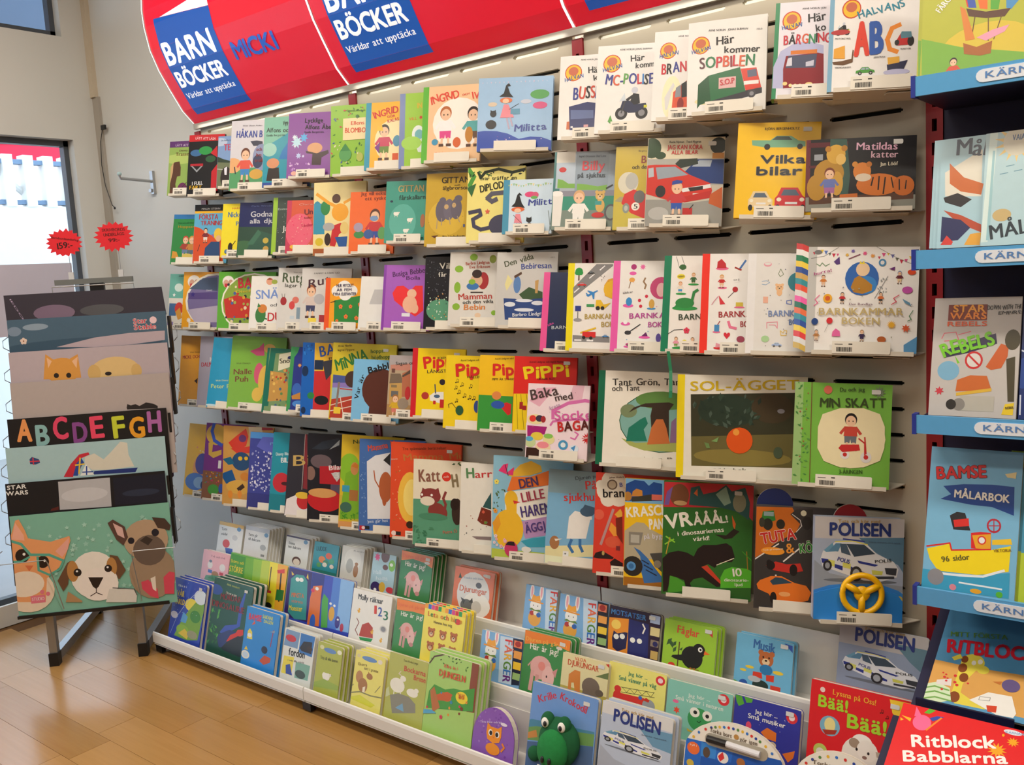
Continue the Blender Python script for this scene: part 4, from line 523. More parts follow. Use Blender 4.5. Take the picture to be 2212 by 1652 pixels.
w|pan|.108|-.153|.922|.204|.271|20|14.174|9|1|-|#2fa0d0|sky blue storybook with pale green script title|t Walt_Disney .148 .372 .425 .393 .023 #c8d8a0;t Peter_Pan .062 .272 .586 .295 .057 #c8e090 0.1;e .113 .032 .13 .017 #c8e8f4
w|puh|.223|-.14|.921|.24|.277|18.982|12.4|9|1|-|#80b83c|large grass green storybook with brown title and pink blob|t Walt_Disneys .111 .607 .371 .625 .022 #5a6a2a;t Nalle .078 .464 .41 .487 .074 #7a3a24;t Puh .119 .366 .358 .381 .074 #7a3a24;e .538 .501 .086 .143 #d8587a;e .667 .412 .128 .206 #e8c050;p #c84878 .339 .797 .506 .852 .584 .919 .616 .744 .476 .739;e .7 .844 .107 .063 #d8a850;e .541 .214 .096 .095 #e8c050
w|snovit|.439|-.14|.917|.184|.236|20|13.272|10|1|#14705a|#7a9a68|deep green storybook with cream script panel and woodland picture|p #14705a .005 .091 .069 .998 .588 1.019 .584 .956 .188 .921 .139 .099;p #e4e0c4 .271 .906 .582 .965 .59 .738 .283 .651;t Snövit .305 .771 .712 .807 .072 #3a3a2a 0.15;e .531 .866 .063 .027 #1f2a6a;p #c8984a .124 .28 .109 .643 .474 .624 .614 .216 .114 .17;sc dot 26 .149 .118 .548 .664 .033 #c83828,#e8c060,#7a4a2c,#4a6a8a,#d8a050,#5a8a4a
w|alad|.584|-.14|.928|.18|.23|20|12.193|10|1|#3f9a58|#27358a|green spined storybook with blue night scene|p #3f9a58 .009 .037 .046 .999 .18 .995 .15 .912 .08 .837 .075 .04;e .196 .335 .105 .108 #3a6ac0;p #c88a3a .089 .239 .28 .303 .293 .195 .109 .186;e .276 .122 .157 .054 #4a8ad8;s .215 .715 .036 8 #e8a850
w|bamseblue|.659|-.14|.914|.194|.258|20|9.398|10|1|#1666c4|#f0c23c|blue and yellow comic book with red shapes|p #1666c4 0 0 -.01 1 .235 1.005 .269 .011;sc dot 14 .019 .818 .224 .981 .022 #1a50a0,#2a80d8;t BA .368 .811 .66 .865 .142 #2a5ab8 0.1;t på .536 .786 .664 .802 .031 #17171a;r .251 .639 .427 .768 #1f2f4a;p #d02f30 .25 .618 .582 .627 .596 .094 .252 .081;p #3a3a44 .408 .749 .618 .785 .608 .597 .496 .499;e .42 .229 .142 .063 #17171a;e .201 .285 .072 .047 #2f8a4a;e .063 .613 .067 .071 #14305a;e .059 .082 .048 .047 #14305a
w|minna|.81|-.14|.912|.236|.261|20.77|11.049|10|1|-|#d9c531|mustard yellow picture book with running track and green brushed title|t Arne_Norlin .075 .943 .295 .958 .027 #5a4a1a;t Ingrid_Flygare .076 .889 .337 .907 .027 #5a4a1a;t MiNNA .088 .63 .568 .802 .152 #2f7a34 0.1;t hoppar .602 .882 .835 .902 .048 #3a6a2a 0.1;t höjdhopp .623 .804 .905 .827 .048 #3a6a2a 0.1;p #4a5a9a .026 .582 .365 .566 .372 .491 .026 .475;p #8f7ac0 .026 .475 .372 .491 .379 .4 .025 .368;p #9ac0d0 .022 .413 .377 .423 .367 .324 .025 .261;p #b8402c .025 .261 .367 .324 .372 .036 .008 .016;l #e8d8c8 .011 .022 .184 .352 .278;l #e8d8c8 .011 .019 .108 .36 .187;l #e8d8c8 .011 .163 .298 .242 .029;e .331 .534 .111 .106 #4a3028;l #8a7a70 .03 .129 .479 .106 .082;r .071 .079 .182 .164 #f0cc3c;l #c83030 .015 .154 .404 .342 .398
w|babb|.922|-.14|.914|.174|.205|20|10.602|9|1|-|#7fc0ea|light blue picture book with big dark brown round shape|e .59 .52 .391 .338 #5a2c20;p #5a2c20 .377 .265 .792 .285 .805 .117 .364 .113;t Var .134 .348 .168 .54 .076 #17171a;t är .188 .607 .252 .733 .072 #17171a;t Babblarna .323 .773 1.102 .953 .098 #17171a F
w|sagan|1.094|-.14|.936|.154|.198|20|10.54|9|1|-|#b8a488|beige picture book with old town houses|r 0 .763 1 1 #b0a8a8;p #c88a78 .034 .76 .027 .84 .473 .875 .483 .756;t Sagan_om .146 .84 .585 .866 .052 #3a3a3a;p #c8a05a .039 .201 .028 .66 .295 .67 .333 .214;p #7a6a58 .024 .54 .039 .701 .263 .708 .346 .562;p #b87050 .323 .333 .305 .71 .481 .776 .518 .341;p #5a4a40 .295 .67 .481 .776 .486 .716 .324 .651;r .077 .329 .239 .422 #6a6a6a;r .068 .477 .199 .522 #8a7a58;r .06 .714 .137 .781 #6a4a40;r 0 0 1 .206 #b08a58;kid .181 .188 .377 #a8703a #d8b02c #d87a70;e .452 .398 .061 .109 #c02f34;e .36 .225 .125 .089 #9a8a78
w|pippi1|1.202|-.14|.942|.176|.215|19.888|9.323|10|1|#d3202c|#f4d414|yellow hardback with red spine and children at white table|t BOKEN_OM .478 .848 .753 .864 .032 #2a2a2a;t Pippi .226 .707 .852 .761 .164 #d82a24 0.1 F;t LÅNGSTRUMP .291 .641 .904 .674 .046 #2a2a2a;p #f0f0ec .351 .318 .454 .376 .618 .381 .628 .204 .367 .248;e .493 .315 .059 .025 #4a6a90;l #3a4a6a .018 .447 .482 .466 .358;r .554 .151 .631 .272 #c82a28;r .426 .198 .476 .25 #c82a28;e .268 .315 .071 .054 #b83a30;e .586 .522 .056 .043 #2a2430;t ASTRID_LINDGREN .22 .006 .848 .04 .043 #7a6a1a
w|pippi2|1.338|-.14|.916|.177|.221|20|10.062|9|1|-|#f2d21c|yellow comic hardback with black music notes|t Astrid_Lindgren_och .264 .92 .6 .936 .024 #5a4a10;t Pippi .2 .71 .879 .758 .165 #d82a24 0.1 F;t HÅLLER_KALAS .404 .692 .904 .717 .03 #3a3010;note .215 .651 .067;note .309 .604 .067;note .468 .585 .067;note .199 .558 .061;note .26 .501 .067;note .365 .455 .067;note .457 .433 .067;note .535 .428 .067;note .223 .382 .061;e .289 .25 .072 .067 #2a5a3a;l #3a2a20 .007 .219 .28 .146 .345 .079 .325 .094 .275;e .599 .313 .053 .083 #2f4a90
w|pippi3|1.474|-.14|.917|.177|.222|20|9.881|9|1|-|#f4c41c|yellow and green comic hardback with red title|r 0 0 1 .47 #3a9a3c;t Astrid_Lindgren_och_I .258 .942 .584 .958 .023 #5a4a10;t Pippi .237 .737 .809 .756 .15 #d82a24 0.1 F;t PIPPI_ÄR_STARKAST .227 .667 .708 .686 .029 #3a3010;p #d82a2c .367 .343 .493 .389 .58 .368 .578 .238 .526 .22;e .345 .35 .118 .052 #2f58b0;e .316 .471 .082 .055 #e08a4a
w|pippired|1.607|-.14|.922|.183|.215|19.982|8.903|10|1|-|#dd2a24|red comic hardback with curly yellow title and yellow planks|p #f0d01c -.004 .5 1.003 .536 1.017 .048 0 0;t Astrid_Lindgren_och_Ingrid_Nyman .237 .915 .79 .932 .026 #6a1414;t PiPPi .167 .702 .876 .756 .155 #f4d81c 0.1 F;t ORDNAR_ALLT .378 .692 .654 .706 .029 #5a1414;l #8a7a10 .007 .047 .494 .089 .037;l #8a7a10 .007 .117 .496 .189 .042;l #8a7a10 .007 .207 .499 .309 .047;r .102 .301 .157 .397 #a82828;r .154 .288 .218 .35 #a82828
w|baka|1.671|-.168|.858|.176|.207|20|9.858|9|1|-|#f3dfe6|pink and white baking book with cupcakes|p #e8b0c4 .023 .762 .138 .937 .455 .961 .195 .69;p #e4b8c8 .726 .994 .914 1.023 .875 .776 .66 .744;t Baka .065 .77 .495 .867 .136 #4a3a3a 0.15;t med .453 .775 .73 .82 .09 #4a3a3a 0.15;t årets .37 .653 .538 .717 .045 #b898b8 0.1;l #d870b0 .045 .425 .543 .419 .644 .659 .756 .927 .801 1.115 .786;t Socker .461 .522 1.154 .577 .118 #d85fa8 0.1;l #d870b0 .029 .39 .451 .428 .503 .807 .55 1.143 .544;t BAGARE .525 .373 1.215 .448 .123 #c82a2a,#5a1f1c,#c82a2a,#5a1f1c,#b82a2a,#4a1f1c F;l #d870b0 .02 .79 .381 .846 .351 .796 .281 .727 .3;s .99 .303 .08 12 #d02028;t FRÅN_TV .937 .289 1.05 .312 .027 #f0d0d0;p #a8207a .008 .432 .336 .426 .301 .322 .018 .285;e .136 .518 .139 .068 #f0e0a8;e .094 .527 .056 .045 #e03a34;e .205 .532 .062 .045 #3a3048;e .268 .524 .041 .045 #a82a34;e .178 .293 .104 .056 #e8d04a;e .071 .208 .091 .068 #c8d8a0;e .054 .253 .063 .034 #58b0d8;e .374 .259 .096 .067 #e8e0a0;e .364 .303 .076 .034 #8ac858;e .283 .152 .124 .079 #f0d8b0;e .282 .18 .097 .045 #f0909a;p #3a2018 .007 0 .013 .137 .173 .135 .288 .073 .411 .103 .469 .039 .445 -.008;e .611 .198 .079 .065 #4a9ac8;e .611 .198 .041 .034 #e8f0f4;e .79 .158 .074 .05 #e0e8f0;p #4a90c8 .735 .166 .814 .204 .792 .125;e .612 .053 .048 .033 #5aa0d0;sc dot 30 .097 .017 1.093 .941 .006 #7a5a5a,#d890b0
w|tant|1.886|-.14|.852|.238|.251|20|9.41|12|1|#12694a|#efe9dc|large cream picture book with dark green spine and oval scene|t Tant_Grön,_Tant .157 .845 .948 .876 .07 #3a3630 0.08;t och_Tant .155 .782 .462 .8 .059 #3a3630 0.08;e .709 .479 .461 .317 #1f5a3c;e .709 .479 .452 .308 #7fb0a8;p #a8b060 .278 .294 .441 .25 .892 .294 .898 .181 .538 .176 .376 .22;e .727 .705 .304 .096 #5f8a44;e .35 .582 .094 .071 #7a8a64;p #3a2c22 .595 .541 .61 .63 .479 .632 .35 .564 .404 .62 .533 .67 .792 .691 .847 .676 .796 .603 .81 .298 .626 .287;p #1f7a64 .336 .262 .358 .405 .485 .5 .54 .529 .571 .46 .527 .396 .57 .275;p #c8703a .572 .24 .61 .418 .662 .509 .735 .513 .776 .427 .821 .264;p #8a6a90 .82 .272 .828 .491 .877 .537 .893 .277;t Saga_med .359 .072 .551 .087 .023 #4a463c;t Elsa_B .579 .084 .855 .107 .016 #6a665c
w|sol|2.132|-.15|.843|.307|.256|20.587|6.75|10|1|#f0d81c|#ece8da|wide cream picture book with yellow spine and orange ball scene|t SOL-ÄGGET .102 .844 .937 .883 .091 #d8b81c;p #3a3a28 .103 .81 .912 .851 .913 .145 .12 .117;p #6a6238 .115 .401 .911 .464 .913 .145 .12 .117;e .515 .22 .38 .078 #8a7c40;e .397 .663 .237 .157 #2a3a2e;e .739 .699 .16 .144 #453a28;sc leaf 40 .132 .516 .647 .818 .057 #25362c,#34483a,#4a5c50;e .494 .381 .102 .125 #e0581c;e .467 .459 .025 .031 #f0a040;p #6a8a50 .219 .35 .256 .341 .266 .296 .238 .294;p #7aa060 .274 .364 .333 .407 .32 .355;e .806 .674 .028 .022 #8a8890;e .791 .281 .035 .055 #4a5a44;t Bilderbok .298 .06 .554 .082 .041 #6a6658
w|minskatt|2.43|-.15|.856|.206|.234|22.284|8.69|10|1|#9cc27c|#79b848|green picture book with leafy spine and cream oval panel|sc leaf 46 .018 .018 .157 .998 .03 #5f9a4c,#7ab060,#4a8a44;sc dot 8 .023 .053 .152 .975 .01 #b04a40;l #7a4a34 .007 .169 1.004 .183 .017;e .599 .476 .349 .291 #efe3b8;p #efe3b8 .249 .568 .292 .695 .472 .759 .713 .768 .882 .719 .937 .598 .94 .397 .9 .272 .736 .201 .496 .188 .323 .241 .251 .363;e .341 .933 .044 .041 #d8705a;s .867 .925 .061 11 #7a8a70;t Du_och_jag .466 .919 .718 .931 .038 #3a4a2a;t MIN_SKATT .265 .762 .938 .783 .089 #3a4a24 0.15;kid .59 .538 .372 #1f1a1a #c8483a #6a7078;e .539 .315 .048 .045 #e8e4e0;e .539 .315 .022 .02 #c83030;e .756 .298 .057 .054 #e0dcd8;e .756 .298 .024 .022 #c83030;p #c83030 .47 .374 .499 .409 .68 .418 .694 .362 .514 .336;l #c02f30 .013 .744 .32 .739 .432 .677 .474;l #c02f30 .013 .737 .488 .755 .332;t 3-ÅRINGEN .487 .128 .725 .139 .038 #3a5a24
w|sparkle|-.141|-.14|.543|.221|.294|20|12.817|9|1|-|#f2bc24|yellow book with sparkly ring and blue shape|e .34 .39 .179 .193 #e8a05a;sc star 26 .184 .314 .409 .687 .015 #f8e8b0,#e88a6a,#f0c8a0;e .355 .456 .148 .145 #4a3f9a;e .24 .204 .218 .12 #4a7ac8;e .332 .195 .128 .08 #8ab0d8;e .439 .17 .076 .064 #24305a
w|insidan|-.011|-.14|.543|.228|.304|20|11.448|9|1|-|#7a2f88|purple book with orange brick lower part|e .223 .853 .217 .138 #d8b04a;l #3a5ac8 .046 .336 .721 .184 .774 .121 .894 .156 1.004;p #d8b04a .067 .737 .162 .757 .155 .618 .344 .66 .351 .599 .189 .543 .086 .583;r 0 0 1 .372 #8a5a38;sc dot 26 .059 .212 .367 .37 .015 #c83a68,#3a78b8,#58a058,#e8a030;e .239 .132 .115 .07 #4a9a3a;e .393 .157 .048 .061 #3a58b0;r .301 .415 .362 .519 #e8e8e8
w|lion|.132|-.14|.536|.22|.308|21.396|7.826|9|1|-|#d3a054|tan book with red, blue and orange animal shapes|p #d8c8a8 .499 1 .78 1.009 .789 .767 .555 .758;p #d83a24 .103 .786 .266 .881 .452 .976 .503 .875 .461 .755 .226 .687 .152 .744;e .386 .848 .076 .047 #6a2f78;p #d83a24 .153 .714 .367 .737 .555 .758 .558 .67 .275 .659;e .373 .559 .189 .118 #1f4a78;e .348 .595 .043 .027 #f0c020;e .467 .6 .038 .024 #f0c020;p #1f6a90 -.009 .574 .157 .61 .232 .524 .113 .504;p #1f5a98 -.003 .395 .187 .448 .288 .289 .074 .264 0 .336;e .338 .232 .261 .089 #e0b050;e .452 .37 .094 .053 #d88a2c;p #3a2414 .291 .215 .408 .28 .457 .238 .34 .173;e .163 .135 .048 .05 #e8943a;e .353 .144 .043 .05 #e8943a;p #a82028 .768 1.031 .988 1.038 .991 .972 .77 .965
w|bluedalm|.292|-.14|.541|.226|.289|20|9.928|9|1|-|#3a3f98|deep blue book crowded with small white round shapes|r 0 .918 1 1 #4a90d8;p #5a60c0 .129 .814 .233 .942 .459 .946 .479 .695;sc dot 90 .049 .241 .474 .756 .02 #c8ccf0,#e8e8f8,#9aa0d8;r 0 0 1 .2 #2f2f80;e .464 .603 .067 .091 #5a68b8;t P .4 .843 .455 .852 .033 #7ab0e8
w|bilarteal|.427|-.14|.546|.228|.292|20|11.105|9|1|-|#1f92a8|teal book with white lettering and red rounded shape|t Disney_Bilar .069 .702 .319 .725 .038 #d0e8ec 0.05;t BILAR .172 .62 .457 .643 .062 #f4f4f4;e .203 .37 .163 .125 #c82a34;e .28 .36 .082 .023 #4a1418;r 0 0 1 .218 #17808f
w|darkB|.519|-.14|.54|.234|.3|20|11.315|9|1|-|#2c2830|charcoal book with gold script letter and red streak|p #8a2a30 .296 .347 .267 1.011 .302 1.013 .374 .338;l #d8c8c0 .006 .277 .332 .267 1.011;t Bi .102 .606 .4 .636 .127 #c8a860 0.05;p #e8e0e0 0 0 .02 .2 .211 .271 .393 .114 .402 .031;e .323 .194 .123 .098 #c82a2c;e .295 .262 .123 .042 #e8c03a
w|bilar3|.648|-.14|.539|.225|.309|22.061|7.397|10|1|-|#1d1e26|large black book with red badge and grey clouds|p #2c3440 .059 .825 .241 .912 .523 .962 .546 .869 .243 .819;p #aab4b8 .365 .823 .544 .943 .535 .882;e .227 .684 .184 .08 #6a5a60;e .046 .542 .082 .081 #8a6a60;e .519 .401 .121 .107 #5a5068;p #b8202c .204 .629 .553 .643 .559 .43 .21 .428;p #c8c8c8 .403 .557 .554 .576 .556 .51 .507 .461;t Bilar .372 .589 .614 .612 .051 #e8d8d8 F;t 3 .456 .499 .546 .509 .067 #d8d8d8;e .301 .244 .305 .134 #c8222a;e .258 .323 .245 .054 #d8a060
w|noak|.814|-.14|.535|.231|.32|21.78|9.369|10|1|-|#d9b92c|yellow book with green garden and old man shapes|e .139 .637 .173 .163 #8ac030;r 0 .083 1 .345 #c8b040;p #7ab02c .018 .152 .085 .584 .29 .669 .329 .108 .023 .09;t Nalle .187 .905 .425 .926 .043 #4a5a1a;e .225 .641 .065 .069 #c88a50;p #c8782c .166 .663 .23 .704 .289 .682 .273 .643;r .036 .386 .156 .455 #3f9ab8;r .155 .294 .297 .411 #a8703a;e .11 .221 .096 .056 #3f6a5a;sc leaf 26 .022 .096 .315 .17 .023 #4a9a2c,#3f8a24;r 0 0 1 .07 #d89a5a
w|mumublue|.918|-.14|.535|.234|.312|23.274|6.901|10|1|-|#4670b4|large blue book with snowy white panel and brown cow shape|t Mamma_Mu .138 .868 .596 .94 .066 #d8563a 0.15;p #e4e6ea .113 .76 .239 .828 .472 .867 .505 .158 .134 .14;e .408 .494 .104 .164 #b8623a;l #b8623a .013 .318 .477 .244 .563 .224 .663;p #2a2a2c .366 .782 .472 .861 .475 .723;e .392 .367 .036 .076 #b8623a;sc dot 26 .015 .16 .103 .81 .01 #6a90c8,#88a8d8;t Jens_går_hos .135 .096 .451 .124 .033 #c8d8f0 0.1;r .013 .018 .095 .064 #c02838;e .072 .042 .026 .018 #f0d8d8;r .097 .028 .167 .065 #2a2a30
w|mumuor|1.068|-.14|.536|.242|.312|22.116|7.295|10|1|-|#e2502c|large orange red book with glowing yellow centre|t Tre_spännande_berättelser .161 .916 .785 .949 .03 #8a3a20;t Mamma_Mu .181 .812 1.042 .859 .068 #c8783a 0.1;e .28 .429 .175 .266 #f0c04a;e .306 .43 .122 .19 #f4dc7a;sc leaf 14 .024 .097 .142 .956 .018 #8a7a2c,#e89a6a,#f0b8a0;t Bokserien .001 .808 .093 .817 .018 #e8a890;e .287 .144 .053 .038 #3a2418;e .056 .045 .035 .026 #f0d8d0;r .087 .026 .159 .065 #2a2a2c
w|katt|1.171|-.14|.527|.218|.273|20|7.121|10|1|-|#ece3cc|cream and green book with seated brown cat|p #5a9c7c -.021 .535 .767 .55 .78 .045 -.008 -.008;sc leaf 8 .606 .963 .736 1.039 .034 #3f5a3a,#6a7a4a;t Katt .091 .738 .421 .76 .142 #8a5a4a;t H .622 .704 .706 .715 .14 #8a7a5a F;e .519 .816 .072 .054 #d83a2c;t och .477 .8 .557 .809 .025 #f0d0c0;e .372 .415 .134 .092 #8a3a34;e .43 .39 .114 .085 #8a3a34;e .272 .58 .163 .092 #8a3a38;p #8a3a38 .127 .615 .145 .673 .213 .64;p #8a3a38 .338 .654 .394 .682 .415 .623;e .226 .52 .115 .054 #e8dcc8;e .137 .59 .019 .014 #f4f0e8;e .291 .592 .019 .014 #f4f0e8;l #8a3a38 .031 .488 .379 .513 .494 .474 .562 .51 .635;e .288 .353 .058 .026 #e8dcc8;e .317 .341 .23 .043 #4a8a6a;e .695 .419 .085 .154 #3a2a24;e .655 .502 .068 .07 #2a1c18;sc leaf 20 .005 .022 .319 .242 .049 #3a7a5a,#4a8a68;t Petra_Ö .484 .153 .701 .181 .034 #c8705a
w|harr|1.371|-.14|.535|.217|.271|20|7.97|9|1|-|#ebe7dc|off white tall book with red and green title|t H .087 .829 .197 .838 .107 #5a8a5a F;t arry .215 .836 .575 .866 .082 #c83a3a;p #7a2f20 .261 .361 .318 .514 .464 .482 .471 .306 .326 .324;p #2f5a5a .337 .515 .371 .572 .456 .686 .464 .496;s .348 .462 .024 6 #d8604a;r .364 .329 .407 .36 #6a8a3a;sc dot 14 .021 .18 .43 .439 .01 #a86a5a,#6a6a6a;p #8a7a7a .186 .178 .476 .191 .477 .15 .26 .149
w|haren|1.5|-.14|.534|.244|.305|20|7.577|10|1|-|#8fc4dc|large bright book with yellow duck and striped egg|sc leaf 18 -.001 .422 .162 .668 .026 #4a5a3a,#5a7a4a;r 0 0 1 .092 #b8c850;p #e8b83a .189 .811 .234 .837 .34 .924 .476 .965 .599 .924 .616 .867 .466 .825 .236 .801;p #ee7a34 .178 .657 .236 .801 .481 .814 .699 .883 .704 .743 .469 .708;p #f4f0e4 .148 .643 .47 .696 .704 .743 .714 .442 .419 .389 .171 .409;p #b890c0 .358 .373 .714 .448 .72 .268 .425 .213;p #3aa0b8 .372 .186 .516 .225 .72 .256 .724 .152 .458 .133;e .206 .293 .194 .189 #f0bc30;e .235 .578 .085 .088 #f0bc30;p #f0bc30 .166 .574 .305 .581 .31 .417 .187 .41;p #d83a34 .259 .573 .359 .561 .275 .539;p #e8a030 .001 .339 .077 .426 .111 .334 .052 .235;p #e83a78 .063 .852 .123 .914 .185 .928 .165 .833 .263 .897 .251 .814 .173 .822;l #3a2a3a .007 .146 .915 .189 .811;flo .043 .744 .053 #f4e468;flo .037 .46 .047 #f0a040;sc flo 8 .01 .078 .177 .22 .036 #f0b8c8,#f0d8e0;e .251 .101 .085 .077 #c83a68;p #2a2028 .18 .137 .21 .169 .287 .174 .304 .134;t DEN .347 .695 .575 .737 .088 #4a3a6a;t LILLE .382 .562 .662 .619 .091 #a83a50;t HAREN .38 .415 .75 .479 .105 #4a3a7a;t ÄGGJA .438 .267 .755 .334 .082 #4a3a7a;e .444 .109 .061 .029 #e8e4dc
w|sjukhus|1.697|-.14|.55|.226|.266|20|10.508|10|1|-|#7cb2d6|light blue book with white coated animal doctor|r 0 .751 1 1 #8aa8b4;p #e4dca8 -.001 .175 .659 .246 .668 .119 -.001 .058;r 0 0 1 .081 #e8ecc8;t Djuren_på .344 .9 .628 .945 .038 #4a5a64 0.1;t På .483 .813 .621 .83 .087 #d83a34;t sjukhuset .211 .671 .797 .717 .085 #d83a34;p #eceae4 .269 .276 .285 .509 .358 .579 .468 .562 .563 .531 .517 .297;e .514 .578 .092 .051 #44607a;p #44607a .436 .585 .478 .653 .634 .626 .638 .563;l #3a70a8 .031 .332 .268 .305 .202 .356 .142;l #3a70a8 .031 .441 .278 .445 .214 .48 .16;l #eceae4 .036 .442 .496 .564 .518;e .115 .224 .063 .071 #a8744a;p #e8e0d0 .112 .262 .214 .271 .13 .238;r .231 .086 .305 .144 #e8e8e8;t + .253 .101 .28 .107 .026 #2a2a2a
w|bran|1.86|-.14|.547|.219|.274|20|8.929|10|1|-|#d8402f|red book with beige cloud and flames|e .142 .826 .132 .104 #e0d8c8;e .222 .916 .156 .122 #e0d8c8;e .158 .742 .096 .075 #e0d8c8;e .289 .779 .131 .103 #e0d8c8;e .055 .878 .06 .047 #e0d8c8;t Johan_Anderb .166 .949 .351 .965 .017 #6a4a40;e .205 .889 .065 .051 #6a5a4c;e .205 .889 .048 .038 #b8a890;t B .302 .874 .337 .878 .039 #5a60a0 F;t bran .1 .756 .36 .776 .085 #17171a;e .052 .584 .066 .052 #e0604a;p #e8b040 .25 .597 .319 .658 .344 .622 .347 .566 .287 .571;p #e89a3a .186 .441 .206 .518 .28 .467 .332 .395 .249 .38;p #7a2a1c .264 .56 .346 .584 .366 .313 .284 .401;l #b89090 .026 .091 .292 .23 .643;e .24 .322 .096 .056 #d85a40;p #2a1a1c .001 .152 .029 .202 .112 .227 .259 .173 .248 .153 .068 .148;p #2a1a1c .214 .122 .272 .164 .375 .125 .377 .088 .228 .085;r .284 .244 .334 .288 #7a2f34;e .125 .205 .017 .023 #b8a060
w|krasch|1.958|-.14|.529|.228|.286|20|6.609|14|1|-|#f0c020|yellow board book with blue wheel loader photo|r 0 .778 1 1 #7ab0d8;p #1f4a90 -.013 .786 .006 .947 .105 .988 .217 .984 .273 .942 .327 .98 .426 .967 .43 .809;p #c8843a .075 .835 .086 .88 .129 .909 .197 .895 .203 .842;e .031 .833 .045 .044 #b07a3a;p #3a3a34 .076 .826 .308 .865 .309 .803 .077 .786;r .308 .814 .43 .865 #d86a5a;p #b8ac90 -.017 .5 .137 .598 .226 .595 .294 .546 .438 .493 .443 .272 -.011 .241;t KRASCH .024 .637 .509 .691 .089 #f0ece0 F;t PANG .294 .541 .513 .559 .093 #f0ece0 F;t på_bygg .232 .449 .471 .468 .046 #d8d4dc;p #8a8478 .053 .379 .05 .504 .217 .506 .187 .388;r .073 .405 .175 .479 #b8b4a8;r 0 0 1 .082 #a86a20;p #3a70b0 .109 .365 .188 .335 .278 .27 .369 .179 .448 .105 .449 .061 .24 .036 .204 .14 .189 .282;l #22304a .011 .212 .248 .291 .217;l #22304a .011 .236 .205 .336 .167;l #22304a .011 .259 .162 .381 .118;e .102 .186 .117 .094 #2a2828;e .085 .185 .054 .043 #5a98d0;e .085 .185 .031 .025 #3a70a8;p #4a4a48 .299 .316 .442 .334 .447 .149 .368 .205;e .39 .224 .044 .035 #8a8070
w|vral|2.072|-.14|.526|.223|.293|22.567|7.364|16|1|-|#2f6a2c|green board book with red header and dark roaring dinosaur|p #c8323c -.02 .99 1 1.009 1.007 .689 .915 .766 .704 .797 -.012 .769;p #2c5a5a .286 .801 .303 .953 .399 .974 .444 .901 .593 .932 .696 .995 .762 .94 .907 .98 .964 .851 .959 .702 .81 .769 .651 .794;e .175 .88 .109 .101 #7a4a30;p #7a5aa0 .003 .787 .032 .907 .096 .952 .058 .79;e .188 .813 .076 .021 #c8a070;p #d86a3a .337 .904 .378 .948 .381 .881;e .849 .845 .073 .082 #8a8a70;p #8fae9a .583 .907 .697 .979 .755 .841 .682 .812;p #2f6a2c -.012 .769 .598 .787 .81 .761 .962 .637 .997 .523 1.012 .12 0 0;t VR .044 .578 .336 .628 .118 #efe9da F;t ÅÅÅ .352 .628 .65 .665 .084 #e8e2d4 F;t L! .656 .661 .729 .674 .058 #e0dccf F;t i_dinosauriernas .171 .522 .685 .588 .039 #efe9da;t värld! .346 .486 .528 .506 .038 #efe9da;p #d8602c .769 .734 .814 .662 .805 .612 .783 .643;p #2a2420 .585 .558 .712 .557 .795 .619 .858 .598 .776 .535 .692 .522;l #8ac83a .012 .035 .51 .135 .465;l #8ac83a .012 .026 .442 .123 .49;l #c89a3a .008 .04 .358 .079 .504;p #231a1c 0 .313 .073 .369 .181 .392 .279 .381 .356 .352 .397 .422 .46 .459 .609 .468 .715 .49 .779 .461 .814 .372 .784 .329 .657 .321 .595 .267 .519 .295 .445 .266 .707 .116 .622 .102 .459 .174 .363 .155 .321 .115 .368 .026 .291 .046 .255 .136 .146 .162 .103 .142 .063 .03 .019 .018;p #c8402c .445 .266 .509 .286 .707 .124 .664 .13;l #e8dcc0 .007 .616 .293 .804 .363;p #4a9a30 .074 .014 .091 .167 .168 .155 .256 .119 .28 .045;p #58b832 .662 .188 .702 .257 .785 .287 .87 .284 .954 .281 1.007 .26 1.012 .12 .665 .096;t 10 .804 .205 .899 .216 .068 #f0ece0;t dinosaurie- .705 .157 .973 .171 .027 #e8f0d8;t ljud .823 .124 .907 .129 .026 #e8f0d8;l #a8782c .007 .943 .429 .959 .274;l #4a9a30 .007 .896 .427 1.003 .351
